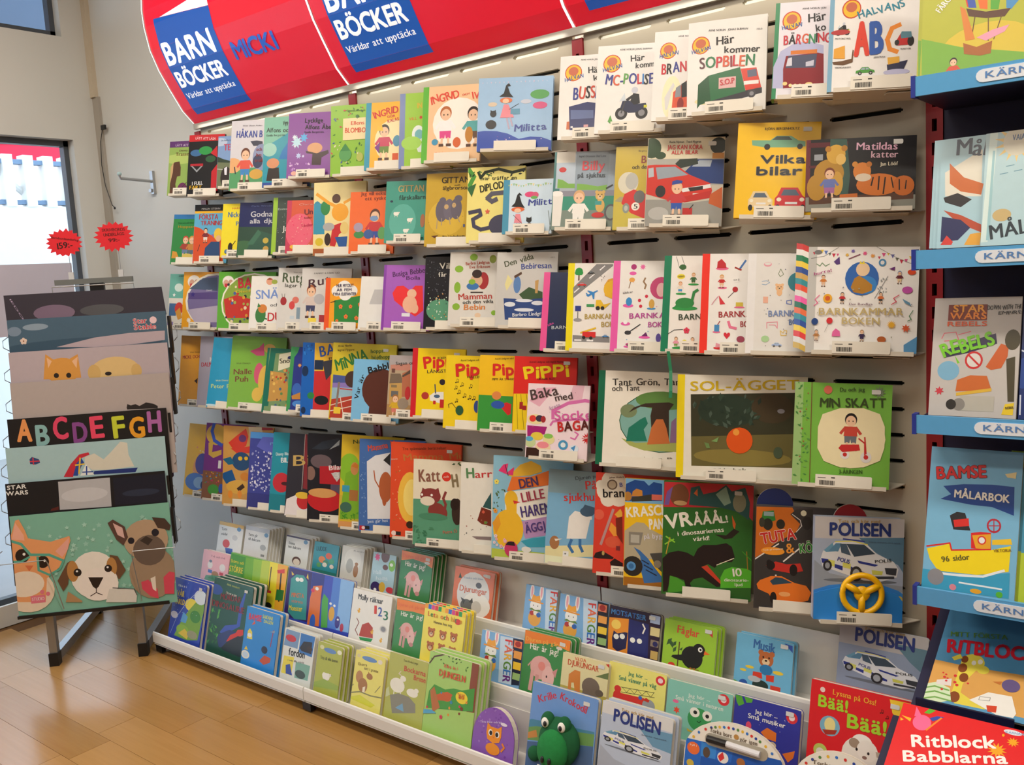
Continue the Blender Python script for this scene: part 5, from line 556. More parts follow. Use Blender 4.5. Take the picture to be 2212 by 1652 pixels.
w|tuta|2.324|-.14|.536|.184|.25|23.202|7.472|16|1|-|#4a4648|dark board book with orange sports car and red title|p #c86a24 -.026 .982 .448 .995 .551 .841 .483 .725 0 .49;p #3a3838 .426 .928 .497 .979 .702 .988 .738 .093 .006 .005 -.012 .461 .241 .636 .506 .763 .564 .832;l #d8d0c8 .007 .45 .929 .55 .878 .57 .823 .506 .763;l #e8e0d8 .011 0 .476 .291 .639;l #e8e0d8 .013 .358 .473 .548 .606;l #e8e0d8 .015 .266 .335 .364 .011;p #2f7a34 .06 .844 .081 .94 .217 .956 .245 .863 .111 .818;e .148 .82 .062 .057 #2a2a24;e .308 .828 .055 .047 #2a2a24;r .094 .899 .219 .94 #8aa0a0;e .073 .835 .035 .047 #3a3a30;t TUTA .084 .626 .508 .696 .102 #f0e8dc O;t TUTA .084 .626 .508 .696 .102 #c02f2c F;t & .398 .551 .495 .566 .094 #e8943a;t KÖ .564 .566 .718 .584 .086 #f0ece0 O;t KÖ .564 .566 .718 .584 .086 #3a8a3a F;e .22 .564 .148 .038 #f09a30;t Tryck_på_knapparna .096 .56 .348 .587 .017 #f8e0b8;e .635 .854 .06 .065 #2a2828;e .589 .946 .036 .028 #d8d4b8;p #c8342c .139 .422 .26 .467 .396 .447 .566 .466 .605 .394 .448 .365 .239 .381;e .2 .426 .055 .042 #1f1c1e;e .484 .396 .049 .056 #1f1c1e;e .175 .453 .03 .028 #1f1c1e;p #e8782a .028 .235 .07 .276 .204 .322 .339 .33 .501 .275 .647 .256 .71 .194 .677 .117 .46 .065 .264 .051 .186 .15 .049 .189;p #2f4a5c .194 .274 .266 .316 .352 .312 .476 .273 .232 .239;e .243 .116 .042 .057 #1f1c1e;e .383 .159 .073 .023 #f0a868
w|polisen|2.469|-.14|.539|.196|.238|30.107|6.366|20|1|-|#aab6cc|large board book with police car picture and blue steering panel|r 0 .788 1 1 #c8c4c4;p #5a7f98 .497 .805 1.009 .823 1.015 .464 .942 .556 .666 .678;p #98a0ac -.014 .586 .177 .45 .51 .396 .729 .376 1.013 .35 1.015 .293 -.006 .279;t Tuta_och_kör_med .262 .945 .728 .955 .032 #b8964a;t POLISEN .171 .823 .846 .831 .119 #2a3a7a F;t Starta_motorn,_sätt_igång .608 .766 .957 .764 .011 #4a5a70;policecar .051 .368 .956 .802;p #3a8ad8 -.006 .279 .18 .335 .312 .35 .73 .367 .95 .309 1.01 .274 1.013 .017 0 .01;l #2f78c8 .006 .015 .251 .281 .281;l #2f78c8 .006 .016 .222 .282 .248;l #2f78c8 .006 .017 .193 .283 .214;r .03 .045 .144 .136 #a8d0e8;e .214 .125 .055 .025 #e8943a;e .21 .062 .044 .025 #c87a78;e .848 .243 .057 .049 #a8a8a8;e .963 .224 .039 .034 #d8c060;e .88 .107 .06 .052 #a898a0
3|t3a|.007|-.115|.29|.162|.152|0|15|14|1|-|#e4e4e0|white board book with yellow top edge and red hat shape|r 0 .907 1 1 #d8a828;t Totte .125 .77 .346 .792 .071 #2a2a2a;t städar .128 .649 .394 .667 .066 #2a2a2a;e .823 .881 .085 .054 #5a90c0;e .696 .647 .111 .07 #c8c8c8;e .372 .454 .148 .108 #d8342c;p #2f58b0 .351 .34 .658 .359 .686 .225 .431 .171
3|t3b|.183|-.115|.29|.151|.158|0|15|9|5|-|#dddddc|white board book with grey balloon outline, stack of copies|r 0 .896 1 1 #b8bcc4;t Totte_går .145 .756 .529 .762 .066 #2a2a2a;t till_doktorn .159 .653 .655 .659 .066 #2a2a2a;e .879 .851 .086 .05 #6a98c0;e .8 .544 .12 .07 #a8a8a8;r .746 .325 .892 .382 #8a8a8a
3|t3c|.438|-.115|.29|.134|.154|0|15|9|4|-|#e2e2e0|white board book with dark purple top and brown haired face|r 0 .964 1 1 #3c2450;t Emma .133 .789 .389 .795 .065 #2a2a2a;t hos_doktorn .129 .704 .663 .709 .065 #2a2a2a;e .838 .913 .089 .049 #6a98c0;e .541 .431 .189 .104 #5a3024;e .547 .406 .144 .079 #ecdcd0
3|t3d|.601|-.115|.29|.134|.153|0|15|12|1|-|#2f8f9e|teal board book with orange balloons and small faces|t LUDDE .109 .79 .52 .824 .098 #17404a;e .369 .61 .137 .078 #e0803a;e .629 .719 .127 .073 #d85a34;e .533 .557 .11 .063 #3f8a6a;e .266 .471 .094 .054 #58a058;e .76 .612 .109 .063 #4aa078;e .501 .503 .093 .053 #e8e0d0;e .785 .492 .084 .048 #e8d8c8;r 0 .219 1 .364 #2a7a70
3|t3e|.753|-.115|.29|.114|.16|0|15|9|4|-|#d8d6cc|cream board book with grey and tan animal shapes|e .514 .735 .378 .226 #e4e2d8;e .406 .584 .161 .158 #b0b0a8;e .693 .501 .113 .135 #a87a50;e .704 .652 .075 .036 #a87a50;t Kanin .519 .91 .949 .92 .036 #9a9a90;p #c8c6bc .182 .303 1.102 .296 1.106 .182 .191 .072
3|t3f|.911|-.115|.29|.112|.16|0|15|12|1|-|#a8c8d4|pale blue board book with colourful small monsters|s .195 .904 .099 7 #d83a78;e .534 .951 .181 .132 #6a4030;e .58 .72 .117 .057 #6a4030;e .851 .783 .143 .12 #7ab83a;e .824 .798 .071 .035 #e8f0e0;t Halli .11 .532 .442 .558 .088 #d8e8f0;t hallå .241 .423 .744 .459 .075 #d8e8f0;e .255 .267 .219 .12 #3a2a60;e .243 .221 .064 .031 #f0f0f0;e .528 .299 .136 .109 #d8b040;e .88 .274 .178 .065 #c83a48
3|t3g|1.045|-.115|.29|.145|.184|0|15|11|4|-|#3a8044|green board book with orange header and pink piglet photo|p #e07a2c -.001 1.002 1.005 .986 1.022 .782 .726 .858 .385 .884 .019 .821;t Djuren_på_gården .058 .884 .949 .904 .064 #d8602c;t Här_är_jag! .157 .742 .785 .734 .086 #f0ece0;pig .449 .483 .554;e .826 .861 .084 .026 #d8d0c8
3|t3h|1.289|-.115|.29|.163|.17|0|15|13|2|-|#d8744a|orange board book with white oval and two grey rabbits|e .511 .546 .408 .406 #d8d8d8;e .618 .371 .34 .225 #e8e6e0;p #3a4a30 .104 .793 .135 .896 .194 .797;t Knacka_och_känn .24 .804 .721 .841 .038 #8aa0b8;e .631 .73 .073 .053 #5a5a60;t Djurungar .166 .57 .851 .587 .107 #c8603a;e .381 .33 .159 .114 #6a6a68;p #4a4a48 .211 .456 .34 .42 .298 .335;p #4a4a48 .425 .395 .506 .487 .534 .395;e .623 .333 .125 .113 #c8c4bc;e .775 .926 .062 .026 #c8c8c8
3|t3i|1.575|-.115|.29|.116|.16|0|15|17|1|-|#7fb0e0|blue board book with white rabbit in hat, narrow front|p #c8dcf0 .626 .979 1 .999 1.054 .25 .72 .224;rab .356 .658 .715;t FÄRGER .782 .955 .835 .218 .221 #d83a34,#e06a4a,#e8b03a,#5a8a3a,#3a78c8,#6a2a88 V
3|t3j|1.701|-.115|.29|.168|.154|0|15|17|1|-|#7fb0e0|blue board book with white rabbit, fruit tabs beside it|p #c8dcf0 .475 .998 .756 .997 .804 .21 .551 .186;p #1f1c28 .764 .999 .985 .987 1.033 .187 .817 .202;rab .261 .633 .764;t FÄRGER .586 .931 .624 .192 .157 #d83a34,#e06a4a,#e8b03a,#5a8a3a,#3a78c8,#6a2a88 V;r .785 .829 .954 .959 #e8825a;e .87 .899 .061 .056 #a83028;r .806 .627 .975 .756 #e8a04a;r .82 .436 .991 .562 #f0c83a;r .835 .245 1.004 .369 #9ac07a
3|t3k|1.872|-.115|.29|.16|.152|0|15|17|1|-|#2c1a34|dark purple board book with orange day and blue night owls|t MOTSATSER .032 .848 .719 .855 .086 #4a88c8,#3a68b0 F;p #e8922c -.015 .773 .389 .821 .418 .203 .028 .192;p #262a6a .389 .821 .782 .804 .818 .219 .418 .203;e .149 .675 .096 .085 #f4d060;p #242450 .09 .423 .112 .559 .19 .52 .331 .572 .391 .573 .384 .292 .224 .203 .12 .256;e .172 .462 .053 .047 #f0f0e8;e .291 .488 .052 .047 #f0f0e8;p #2a3070 .435 .496 .464 .567 .642 .562 .757 .586 .764 .291 .461 .245;e .498 .467 .051 .046 #f0f0e8;e .632 .475 .051 .046 #f0f0e8;l #f0ece0 .029 .667 .781 .716 .716 .683 .624;r .8 .835 .988 .978 #a8b8d8;r .821 .621 1.02 .769 #d8c890;r .843 .436 1.039 .551 #8a7a6a;r .861 .221 1.06 .365 #c8a860;e .935 .487 .05 .045 #2a2a60
3|t3l|2.045|-.115|.29|.151|.148|0|15|8|3|-|#9cc83c|lime green board book with black bird and red title|t Fåglar .255 .794 .669 .784 .132 #d84a3a;l #5a3a24 .022 .313 .634 .311 .223;sc leaf 4 .109 .428 .236 .665 .113 #3a5a34;p #3a5a34 .315 .51 .384 .563 .368 .502;bird .572 .452 .61 #1f1f20;p #d83a44 .772 .946 .914 .956 .925 .836;e .197 .198 .075 .067 #d83a34;l #8a5a30 .015 .561 .242 .717 .23
3|t3m|2.25|-.115|.29|.148|.152|0|15|9|2|-|#6fb4d8|light blue board book with bear drummer and blue title|t Musik .31 .803 .684 .792 .146 #3a6aa8;bear .544 .659 .274 #b8683a;e .558 .496 .112 .085 #2f7ab0;p #d8402c .334 .43 .487 .437 .505 .345 .332 .342;p #d8402c .565 .42 .705 .433 .705 .33 .573 .326;e .477 .235 .141 .085 #2a3a34;r .653 .203 .828 .275 #d8402c;e .766 .49 .092 .03 #e8c840;e .27 .487 .076 .024 #e8c840;e .159 .419 .058 .021 #e8c840;p #3a58b0 .836 .979 .976 .964 .985 .855;e .364 .314 .114 .048 #b8bcc0;p #6aa84a -.001 .233 .08 .215 .047 .137;e .179 .202 .077 .069 #2f58a8
3|t3n|2.504|-.115|.29|.197|.226|0|15|14|1|-|#8f9cb4|board book with police car picture behind the red farm book|r 0 .796 1 1 #b4b0b0;p #5f8090 .627 .889 1.012 .885 .997 .622 .816 .733;t Tuta_och_kör_med .287 .97 .739 .981 .028 #a88a3a;t POLISEN .191 .844 .848 .845 .13 #2a3a7a F;policecar .04 .45 .941 .762
2|t2a|.071|-.25|.175|.174|.195|0|15|12|1|-|#eab0b8|pink board book with tiny animals and green bushes|t Två_och_två .302 .884 .83 .902 .037 #8a5a60;e .309 .727 .095 .073 #e8e4e0;r .259 .573 .41 .636 #3a68b8;e .311 .801 .056 .028 #6a7a90;e .774 .729 .108 .072 #e8e4e0;r .69 .582 .831 .634 #c83a48;e .533 .57 .133 .06 #a87a50;p #5a9a78 .158 .432 .2 .512 .518 .547 .991 .574 1.011 .495 .149 .388;p #4a8a68 .292 .472 .435 .556 .519 .464
2|t2b|.25|-.25|.175|.341|.209|0|15|14|1|-|#68b03c|green board book with stepped lime to orange pages and machines|p #4a9a34 .001 .978 .268 .97 .272 .5 -.001 .521;p #78b83c .279 .963 .411 .977 .411 .538 .288 .523;p #98c840 .411 .977 .557 .989 .558 .503 .428 .486;p #c0d444 .557 .989 .698 1.001 .688 .43 .56 .412;p #f0e034 .698 1.001 .833 1.016 .859 .225 .699 .195;p #f0b034 .833 1.016 1.006 1.033 1.001 .232 .859 .225;t Större_och .018 .823 .248 .829 .056 #e8d83a;t STÖRRE .005 .657 .249 .673 .104 #f0d83a;t maskiner .016 .497 .239 .528 .055 #e0603a;l #3a2a24 .028 .728 .908 .732 .515;l #3a2a24 .039 .902 .889 .92 .387;p #2f7a3a .861 .569 .984 .586 .98 .405 .857 .387;p #d8382c .831 .888 .95 .937 .959 .867 .846 .838;r .676 .472 .774 .518 #c8342c;e .754 .266 .06 .049 #2a2828;e .623 .356 .072 .106 #3a5a88
2|t2c|.599|-.25|.175|.341|.21|0|15|14|1|-|#3448b8|blue board book with stepped pages of peeking monsters|p #38206a 0 .978 .372 .99 .38 .178 .012 .17;p #3f9a98 .063 .256 .048 .803 .124 .894 .243 .908 .313 .821 .36 .207 .178 .168;p #e8c83a .059 .859 .042 .926 .091 .885;p #e8c83a .288 .884 .305 .959 .325 .859;e .154 .817 .033 .034 #f4f4f0;e .215 .826 .033 .034 #f4f4f0;t MINSTA .092 .513 .287 .542 .072 #d8743a;t största .103 .427 .28 .453 .048 #d8743a;t Monster .076 .287 .287 .324 .085 #f0d83a;p #2a2a88 .377 .986 .566 1.001 .562 .184 .389 .173;p #3a4ac0 .566 1.001 .695 1.009 .691 .19 .562 .184;p #4f80d8 .695 1.009 .806 1.012 .818 .197 .691 .19;p #8ab8ec .806 1.012 1 1.022 1.004 .207 .818 .197;p #e0742c .384 .145 .383 .578 .41 .777 .545 .823 .544 .624 .564 .167;e .41 .708 .029 .03 #d8304a;e .471 .751 .026 .027 #f4f4f0;p #4aa83a .597 .161 .565 .579 .584 .704 .656 .639 .691 .19;e .729 .422 .043 .115 #e0a82c;e .699 .575 .019 .02 #f4f4f0;e .758 .558 .018 .02 #f4f4f0;e .828 .318 .037 .097 #3a2a88;e .898 .256 .027 .065 #b8304a;e .831 .361 .015 .016 #f4f4f0;e .461 .203 .042 .133 #3a68c8
2|t2d|.942|-.25|.175|.183|.192|0|15|16|1|-|#ecebe6|white board book with counting title and yellow chicks|t Molly_räknar .149 .832 .782 .85 .092 #1c1c1c;t 1 .599 .659 .652 .665 .138 #d8402c;t 2 .698 .641 .791 .649 .146 #3a58b0;t 3 .839 .604 .945 .615 .145 #2f7a58;p #b8402c .272 .241 .322 .43 .477 .494 .599 .428 .63 .256 .302 .229;p #2f9a58 .277 .215 .631 .248 .588 .186 .314 .168;l #8a4a3a .017 .245 .236 .161 .31 .234 .45 .166 .509;duck .198 .642 .105;duck .59 .355 .103;duck .833 .26 .102;e .861 .45 .088 .058 #d0ccc8;e .861 .45 .062 .041 #8a8a90
2|t2e|1.146|-.25|.175|.14|.195|0|15|11|1|-|#3f8a4a|green board book with orange header, piglet beside a yellow bear book|p #e8822c 0 .993 .951 1 .987 .837 .541 .845 .025 .811;t Djuren_på_gården .043 .882 .906 .91 .05 #e06a2c;t Här_är_jag! .178 .737 .858 .753 .07 #f0ece0;pig .42 .49 .475
2|t2f|1.281|-.263|.175|.167|.206|0|15|10|3|-|#f0e058|yellow board book with coloured top tabs and bear faces|tabs .933 1.031;t Leta_och_hitta .096 .832 .932 .837 .07 #d86a34,#2f8a4a,#d8342c,#d8a02c;t Hemma_hos_mig .26 .748 .704 .756 .039 #6a5a30;bear .221 .601 .144 #b8682c;bear .507 .601 .142 #b8682c;bear .769 .613 .141 #b8682c;bear .232 .401 .143 #b8682c;bear .507 .416 .134 #b8682c;bear .767 .415 .133 #b8682c;e .828 .852 .07 .042 #d8342c
2|t2g|1.506|-.25|.175|.153|.166|0|15|17|1|-|#7fb0e0|blue board book with rabbit and fruit tabs, between bears and piglet|p #c8dcf0 .454 .972 .758 .987 .82 .211 .511 .196;p #1f2440 .758 .987 1.008 1.003 1.08 .246 .82 .211;rab .257 .695 .711;t FÄRGER .577 .933 .609 .227 .176 #d83a34,#e06a4a,#e8b03a,#5a8a3a,#3a78c8,#6a2a88 V;r .791 .845 .98 .962 #e8825a;e .885 .908 .067 .048 #a83028;r .81 .664 .992 .792 #e8a04a;r .819 .483 1.003 .609 #f0c83a;r .829 .313 1.014 .427 #9ac07a
2|t2h|1.662|-.25|.175|.156|.196|0|15|11|3|-|#3f8a4a|green board book with orange header, piglet beside savanna animals|p #e8822c -.002 .998 1.001 1 1.012 .849 .637 .904 .016 .802;t Djuren_på_gården .035 .857 .929 .885 .057 #f0b04a;t Här_är_jag! .148 .755 .766 .758 .084 #f0ece0;pig .438 .482 .624;e .776 .86 .066 .023 #d8d0c8
2|t2i|1.806|-.263|.175|.148|.169|0|15|12|1|-|#e4d8a4|sand coloured board book with elephant and giraffe legs|r 0 .212 1 .489 #b8a850;t ViLDA .268 .92 .511 .928 .052 #d8603a;t DJURUNGAR .126 .826 .792 .832 .086 #c85030;p #d8843a .175 .435 .167 .681 .289 .771 .409 .767 .441 .434 .338 .412 .29 .572 .238 .562 .243 .43;e .658 .572 .19 .145 #7a6a5c;p #7a6a5c .493 .444 .493 .632 .896 .528 .853 .464 .526 .395;e .846 .518 .085 .054 #6a5c50;p #6a7a4a .737 .756 1.004 .865 1.018 .757;p #c83a2c .926 .979 1 .994 1 .938
2|t2j|1.947|-.25|.175|.17|.171|0|15|16|1|-|#eae27c|pale yellow sound board book with red fire engine|t Jag_hör_... .347 .862 .68 .865 .054 #2f8a6a;t Små_vänner_på_väg .193 .762 .839 .774 .064 #2f8a6a;e .899 .899 .079 .068 #d8343c;e .899 .899 .043 .037 #f0d8d8;l #4a4a30 .008 .234 .657 .818 .706;l #4a4a30 .008 .252 .588 .825 .636;l #4a4a30 .006 .264 .656 .347 .602 .397 .671 .481 .61 .529 .686 .612 .625 .679 .697 .761 .629 .809 .704;p #d83a34 .108 .472 .118 .557 .205 .659 .244 .57 .654 .587 .674 .4 .098 .388;e .185 .621 .061 .051 #d83a34;e .738 .496 .109 .093 #9aa0a8;p #c83a2c .629 .557 .689 .603 .748 .578 .733 .542;e .588 .579 .033 .028 #3a68c8
2|t2k|2.122|-.25|.175|.175|.165|0|15|16|1|-|#86c4b4|mint green sound board book with big-eyed frog|t Jag_hör_... .331 .81 .666 .825 .053 #e0ece0;t Små_vänner_i_naturen .14 .729 .87 .737 .063 #e0ece0;e .864 .899 .086 .083 #d8343c;e .864 .899 .044 .043 #f0d8d8;e .143 .698 .048 .025 #e86a9a;s .169 .575 .06 6 #e8503a;e .527 .519 .18 .17 #3f9a58;e .451 .613 .076 .071 #f0ece0;e .644 .606 .074 .071 #f0ece0;e .459 .615 .03 .028 #2a2a2a;e .644 .603 .029 .028 #2a2a2a;l #1f4a2c .011 .496 .495 .531 .48 .553 .51;p #d8b83a .347 .358 .4 .341 .487 .318 .368 .316
2|t2l|2.302|-.25|.175|.162|.169|0|15|18|1|-|#34389a|dark blue sound board book with orange fox and stars|t Jag_hör_... .325 .816 .663 .823 .055 #f0ece8;t Små_musiker .224 .731 .784 .722 .064 #f0ece8;e .871 .879 .084 .077 #d8343c;e .871 .879 .044 .04 #f0d8d8;p #58a83a .002 .996 .105 .997 .149 .901 .068 .852 .029 .903;p #58a83a .139 1.004 .276 .991 .263 .943 .18 .924;p #e0742c .43 .582 .522 .664 .664 .626 .666 .51 .519 .516;p #e0742c .774 .378 .95 .461 .935 .363 .862 .286;sc dot 20 .123 .086 .969 .891 .007 #e8e8f8;e .242 .624 .043 .058 #d84a6a;e .622 .454 .054 .043 #c8b8a0
2|t2m|2.482|-.25|.175|.22|.247|0|15|20|1|-|#d8222a|large red farm sound book with green title and fluffy sheep|e .12 .926 .026 .023 #e8d0c8;t Lyssna_på_Oss! .227 .905 .653 .898 .047 #f0a83a;t Bää! .089 .774 .384 .777 .1 #a8d034 F;t Bää! .394 .652 .769 .661 .116 #a8d034 F;e .218 .621 .102 .089 #7ab0c8;e .218 .631 .056 .065 #e8d890;p #a83428 .145 .576 .296 .601 .278 .559 .182 .536;sheepface .54 .49 .301;e .14 .388 .07 .061 #b8c860;e .141 .374 .043 .037 #e0dcd0;note .713 .86 .041;note .767 .821 .036;p #f0c83a .78 .981 1.019 .987 .999 .856 .884 .811 .814 .869
1|t1a|.054|-.385|.045|.209|.248|0|15|14|3|-|#2c48b4|blue space board book with yellow and green earth|t Kika_in_i .136 .877 .394 .884 .034 #f0f0f0;t VÅR .133 .73 .359 .74 .087 #f0d83a;t VÄRLD .074 .608 .399 .625 .081 #f0d83a;e .611 .657 .201 .095 #e8d84a;p #78a83a .192 .143 .313 .323 .523 .548 .715 .705 .991 .904 1.003 .623 .926 .188 .607 .134;e .854 .805 .191 .106 #d8e4f0;p #58a0d8 .392 .528 .545 .472 .506 .37 .333 .374;e .434 .263 .196 .076 #8ab83a;e .77 .508 .16 .091 #3f8a34;p #e0c03a .316 .195 .495 .289 .646 .235 .603 .149;e .746 .236 .16 .06 #9a9a78;e .121 .445 .114 .053 #d8d8e8;l #b8c8e8 .008 .066 .154 .212 .435 .48 .701 .793 .906;sc dot 26 .044 .409 .958 1.025 .008 #d8e0f8
1|t1b|.283|-.369|.045|.237|.28|0|15|16|3|-|#17503f|dark green picture book with blue and black dinosaurs|t Det_var_en_gång .35 .834 .612 .829 .029 #d8d8c8;t dansk_mondvert .336 .941 .666 .934 .029 #a8b85a;t MÖRDAR .22 .746 .735 .769 .074 #8a2428;t DINOSAURIE .023 .633 .847 .646 .077 #8a2428;e .079 .85 .164 .067 #2a50a0;p #3a58b8 .301 .334 .414 .434 .699 .495 .716 .739 .802 .927 .831 .918 .788 .67 .782 .482 .589 .396 .395 .295;p #283c78 .231 .281 .533 .4 .751 .396 .883 .299 .89 .167 .323 .147;p #d83a34 .492 .244 .576 .34 .699 .387 .741 .435 .869 .456 .885 .392 .645 .284;p #1f2a34 .38 .144 .518 .249 .761 .358 .892 .367 .877 .112 .44 .127;sc leaf 30 -.032 .098 .259 .601 .059 #2f8a44,#1f6a3a,#58a848
1|t1c|.517|-.385|.045|.185|.222|0|15|16|2|-|#2a8ad8|bright blue board book with coloured round page tabs|t BAMSE .095 .806 .47 .824 .09 #d8283a F;t SAKNAR .503 .886 .806 .894 .054 #d8e04a;t DAGEN .552 .821 .821 .831 .05 #d8e04a;p #e8d84a .105 .509 .108 .625 .162 .675 .24 .63 .268 .52;e .173 .57 .064 .032 #f0f0e8;p #d8502c .198 .731 .277 .81 .305 .765;l #a82f48 .019 .857 .748 .823 .501;p #8a98b0 .754 .715 .903 .756 .897 .715;p #c8502c .551 .242 .686 .348 .88 .334 .865 .267 .69 .203;e .118 .263 .128 .063 #e8e4d8;e .118 .263 .083 .041 #c8d8e8;e .666 .425 .092 .056 #2a2a40;p #e8c83a .066 .337 .118 .395 .182 .34
1|t1d|.737|-.385|.045|.156|.19|0|15|12|2|-|#e0e4e0|board book with four vehicle photos and black title|p #7a9ac0 .035 .981 .502 .983 .469 .703 .009 .698;p #3a78c0 .526 .987 .988 .99 .955 .642 .516 .656;p #e8d84a .063 .522 .4 .544 .369 .228 .027 .22;p #7fb0a0 .468 .483 .938 .495 .911 .239 .48 .212;e .22 .845 .173 .06 #c8303a;p #2a2428 .533 .732 .644 .86 .915 .888 .927 .691 .613 .691;e .857 .769 .087 .045 #3a2a24;p #2a48a0 .154 .372 .288 .414 .403 .234 .188 .231;e .653 .299 .168 .069 #3a4a44;t fordon .21 .557 .726 .584 .117 #17171a F;t i_min_lilla_värld .206 .455 .73 .494 .032 #5a5a5a
1|t1e|.911|-.385|.045|.117|.18|0|15|12|3|-|#b0b850|olive green board book with white sheep silhouette|e .504 .892 .256 .043 #6a90c8;e .162 .917 .087 .036 #d8d8a8;e .884 .913 .092 .039 #e8e8d0;t Titta_till_vilda_lammen .146 .708 .856 .733 .054 #5a6030;sheep .457 .434 .232;p #98b048 -.034 .267 .382 .386 1.007 .35 .985 .273 -.013 .195
1|t1f|1.089|-.385|.045|.132|.19|0|15|13|3|-|#e8e078|pale yellow board book with brown squirrel on branch|e .478 .911 .252 .039 #6a90c8;e .116 .922 .064 .03 #d8d0a0;e .835 .919 .075 .036 #e8e0d0;t Ekorrn .129 .769 .418 .788 .046 #7a6a30;t satt_i_granen .34 .733 .806 .746 .046 #7a6a30;e .21 .593 .121 .099 #b8885a;e .349 .479 .158 .114 #a87848;e .544 .646 .104 .049 #a87848;p #a87848 .483 .67 .488 .722 .553 .681;p #f0e8d0 .357 .446 .441 .477 .434 .357 .36 .362;l #8a8a5a .02 -.157 .277 .285 .367 .651 .359 1 .384;l #8a8a5a .013 -.119 .352 .043 .447;l #8a8a5a .013 .776 .431 .924 .555;p #d8d840 -.121 .214 .298 .318 .824 .238 .695 .182
1|t1g|1.237|-.385|.045|.16|.215|0|15|12|1|-|#b4b85c|olive picture book with white goats on a stone bridge|t Tove_Krebs_Lange .37 .925 .741 .935 .031 #6a6a30;t Bockarna .411 .801 .957 .813 .073 #c8483a 0.1;t Bruse .677 .723 .974 .731 .069 #c8483a 0.1;e .276 .582 .191 .098 #eceadc;e .407 .691 .076 .039 #eceadc;l #d8ceb8 .013 .357 .726 .283 .743 .331 .78;l #eceadc .017 .21 .497 .209 .439;l #eceadc .017 .373 .526 .387 .463;e .675 .543 .145 .055 #eceadc;e .774 .589 .058 .03 #eceadc;p #8a8878 .113 .422 .326 .481 .605 .481 .784 .413 .808 .3 .221 .191 .165 .314;p #7aa8c8 .287 .278 .463 .369 .514 .263;p #c8d0a0 -.038 .454 .06 .529 .113 .422 .008 .374
1|t1h|1.398|-.385|.045|.188|.252|0|15|14|3|-|#a8d070|light green jungle board book with flap edge and red title|p #8a4a30 .863 1 1.051 1.001 1.036 .482 .851 .461;sc leaf 22 .047 .867 .81 1.108 .033 #3a4a24,#4a7a2c;l #5a3a2a .016 .014 .861 .098 .948 .31 1.006;t Kika_in_i .328 .864 .599 .874 .039 #d8503a;t DJUNGELN .238 .76 .77 .767 .07 #d8402c;p #4a9a3c .066 .555 .161 .644 .388 .624 .554 .665 .725 .672 .966 .737 .973 .484 .04 .358;e .404 .544 .127 .046 #d8742c;p #c8602c .185 .528 .435 .608 .547 .593 .498 .513 .24 .478;e .73 .591 .12 .066 #f0d83a;t Med_över .65 .617 .798 .626 .018 #c8703a;t 80 .68 .576 .785 .583 .041 #c8503a;p #b8703a .088 .559 .166 .621 .321 .41 .18 .336;sc flo 10 .049 .311 .911 .588 .039 #e89a3a,#d83a58,#8a2a2a,#3a90c0;p #58a8d0 -.014 .285 -.002 .338 .175 .359 .269 .338
1|t1j|1.776|-.385|.045|.207|.252|0|15|16|1|-|#6f9ad8|blue book with green plush crocodile puppet and red title|p #4a88a8 -.043 .572 .029 .612 .982 .681 .989 .635 -.033 .511;p #6a9a5a -.062 .505 .116 .555 .986 .658 .985 .539 -.052 .382;p #c88a4a -.007 .467 .121 .519 .151 .451 .003 .407;p #4a6a98 -.059 .368 .985 .539 .993 .361 -.039 .12;t Krille .126 .8 .387 .896 .075 #c8384a;t Krokodil .434 .899 .837 .829 .074 #c8384a
1|t1k|1.996|-.385|.045|.199|.255|0|15|16|2|-|#b8c4d8|white and blue board book with police car picture in front tray|r 0 .885 1 1 #d8d8d8;p #6a98b8 .528 .855 1.009 .875 1 .696 .751 .709;p #a8b0c0 .022 .578 .232 .484 .41 .464 -.002 .373;t Tuta_och_kör_med .28 .949 .726 .957 .029 #b8964a;t POLISEN .181 .837 .833 .838 .113 #2a3a80 F;t Starta_motorn .589 .782 .929 .797 .013 #4a5a70;policecar .021 .586 .9 .764
k|kfa|2.73|-.235|1.69|.2|.27|0|10|6|2|-|#b4b83c|olive yellow colouring book with striped hot air balloon|e .564 .161 .394 .173 #d8c040;p #7ab040 .016 .041 .001 .3 .351 .192 .876 .084 .883 -.063;t FÄRG .159 .458 .251 .536 .045 #f0f0ec;p #d83a34 .373 .516 .427 .506 .443 .449 .39 .464;p #3a58b0 .387 .513 .454 .502 .47 .445 .403 .456;p #e8702c .48 .497 .56 .484 .563 .419 .497 .435;p #58a83a .586 .479 .664 .466 .654 .404 .589 .414;p #4a90c8 .715 .457 .817 .44 .757 .387 .718 .404;p #5a3a2a .383 .454 .551 .405 .757 .397 .708 .347 .553 .361 .407 .396;l #6a4a2a .007 .46 .382 .441 .255;l #6a4a2a .006 .573 .364 .581 .202;l #6a4a2a .006 .682 .357 .626 .206;p #a8622c .37 .217 .485 .173 .614 .197 .606 .113 .515 .109 .381 .139;p #d8843a .328 .479 .377 .45 .469 .229 .389 .23;p #e8a0b8 .481 .238 .61 .272 .75 .287 .714 .245 .562 .205;kid .292 .048 .165 #2a2020 #d8503a #d8503a
k|kmal|2.755|-.215|1.372|.17|.215|0|12|4|3|-|#a8ccd8|pale blue colouring book with orange feathers, fanned copies|p #e0dccc .049 .694 .431 .871 .44 .448 .063 .476;t Mål .156 .842 .466 .818 .145 #24304a 0.1;p #c8682c .094 .776 .251 .633 .457 .559 .439 .462 .226 .507 .106 .588;p #1f1c20 .047 .463 .194 .495 .345 .427 .235 .364 .067 .419;p #b84a2c .054 .348 .24 .292 .455 .194 .459 .124 .211 .223;p #22285a .041 .291 .242 .249 .344 .172 .221 .066 .039 .061;p #d83a34 .041 .032 .102 .115 .172 .054 .157 .027;p #e8a83a .289 .02 .348 .116 .459 .124 .45 .012
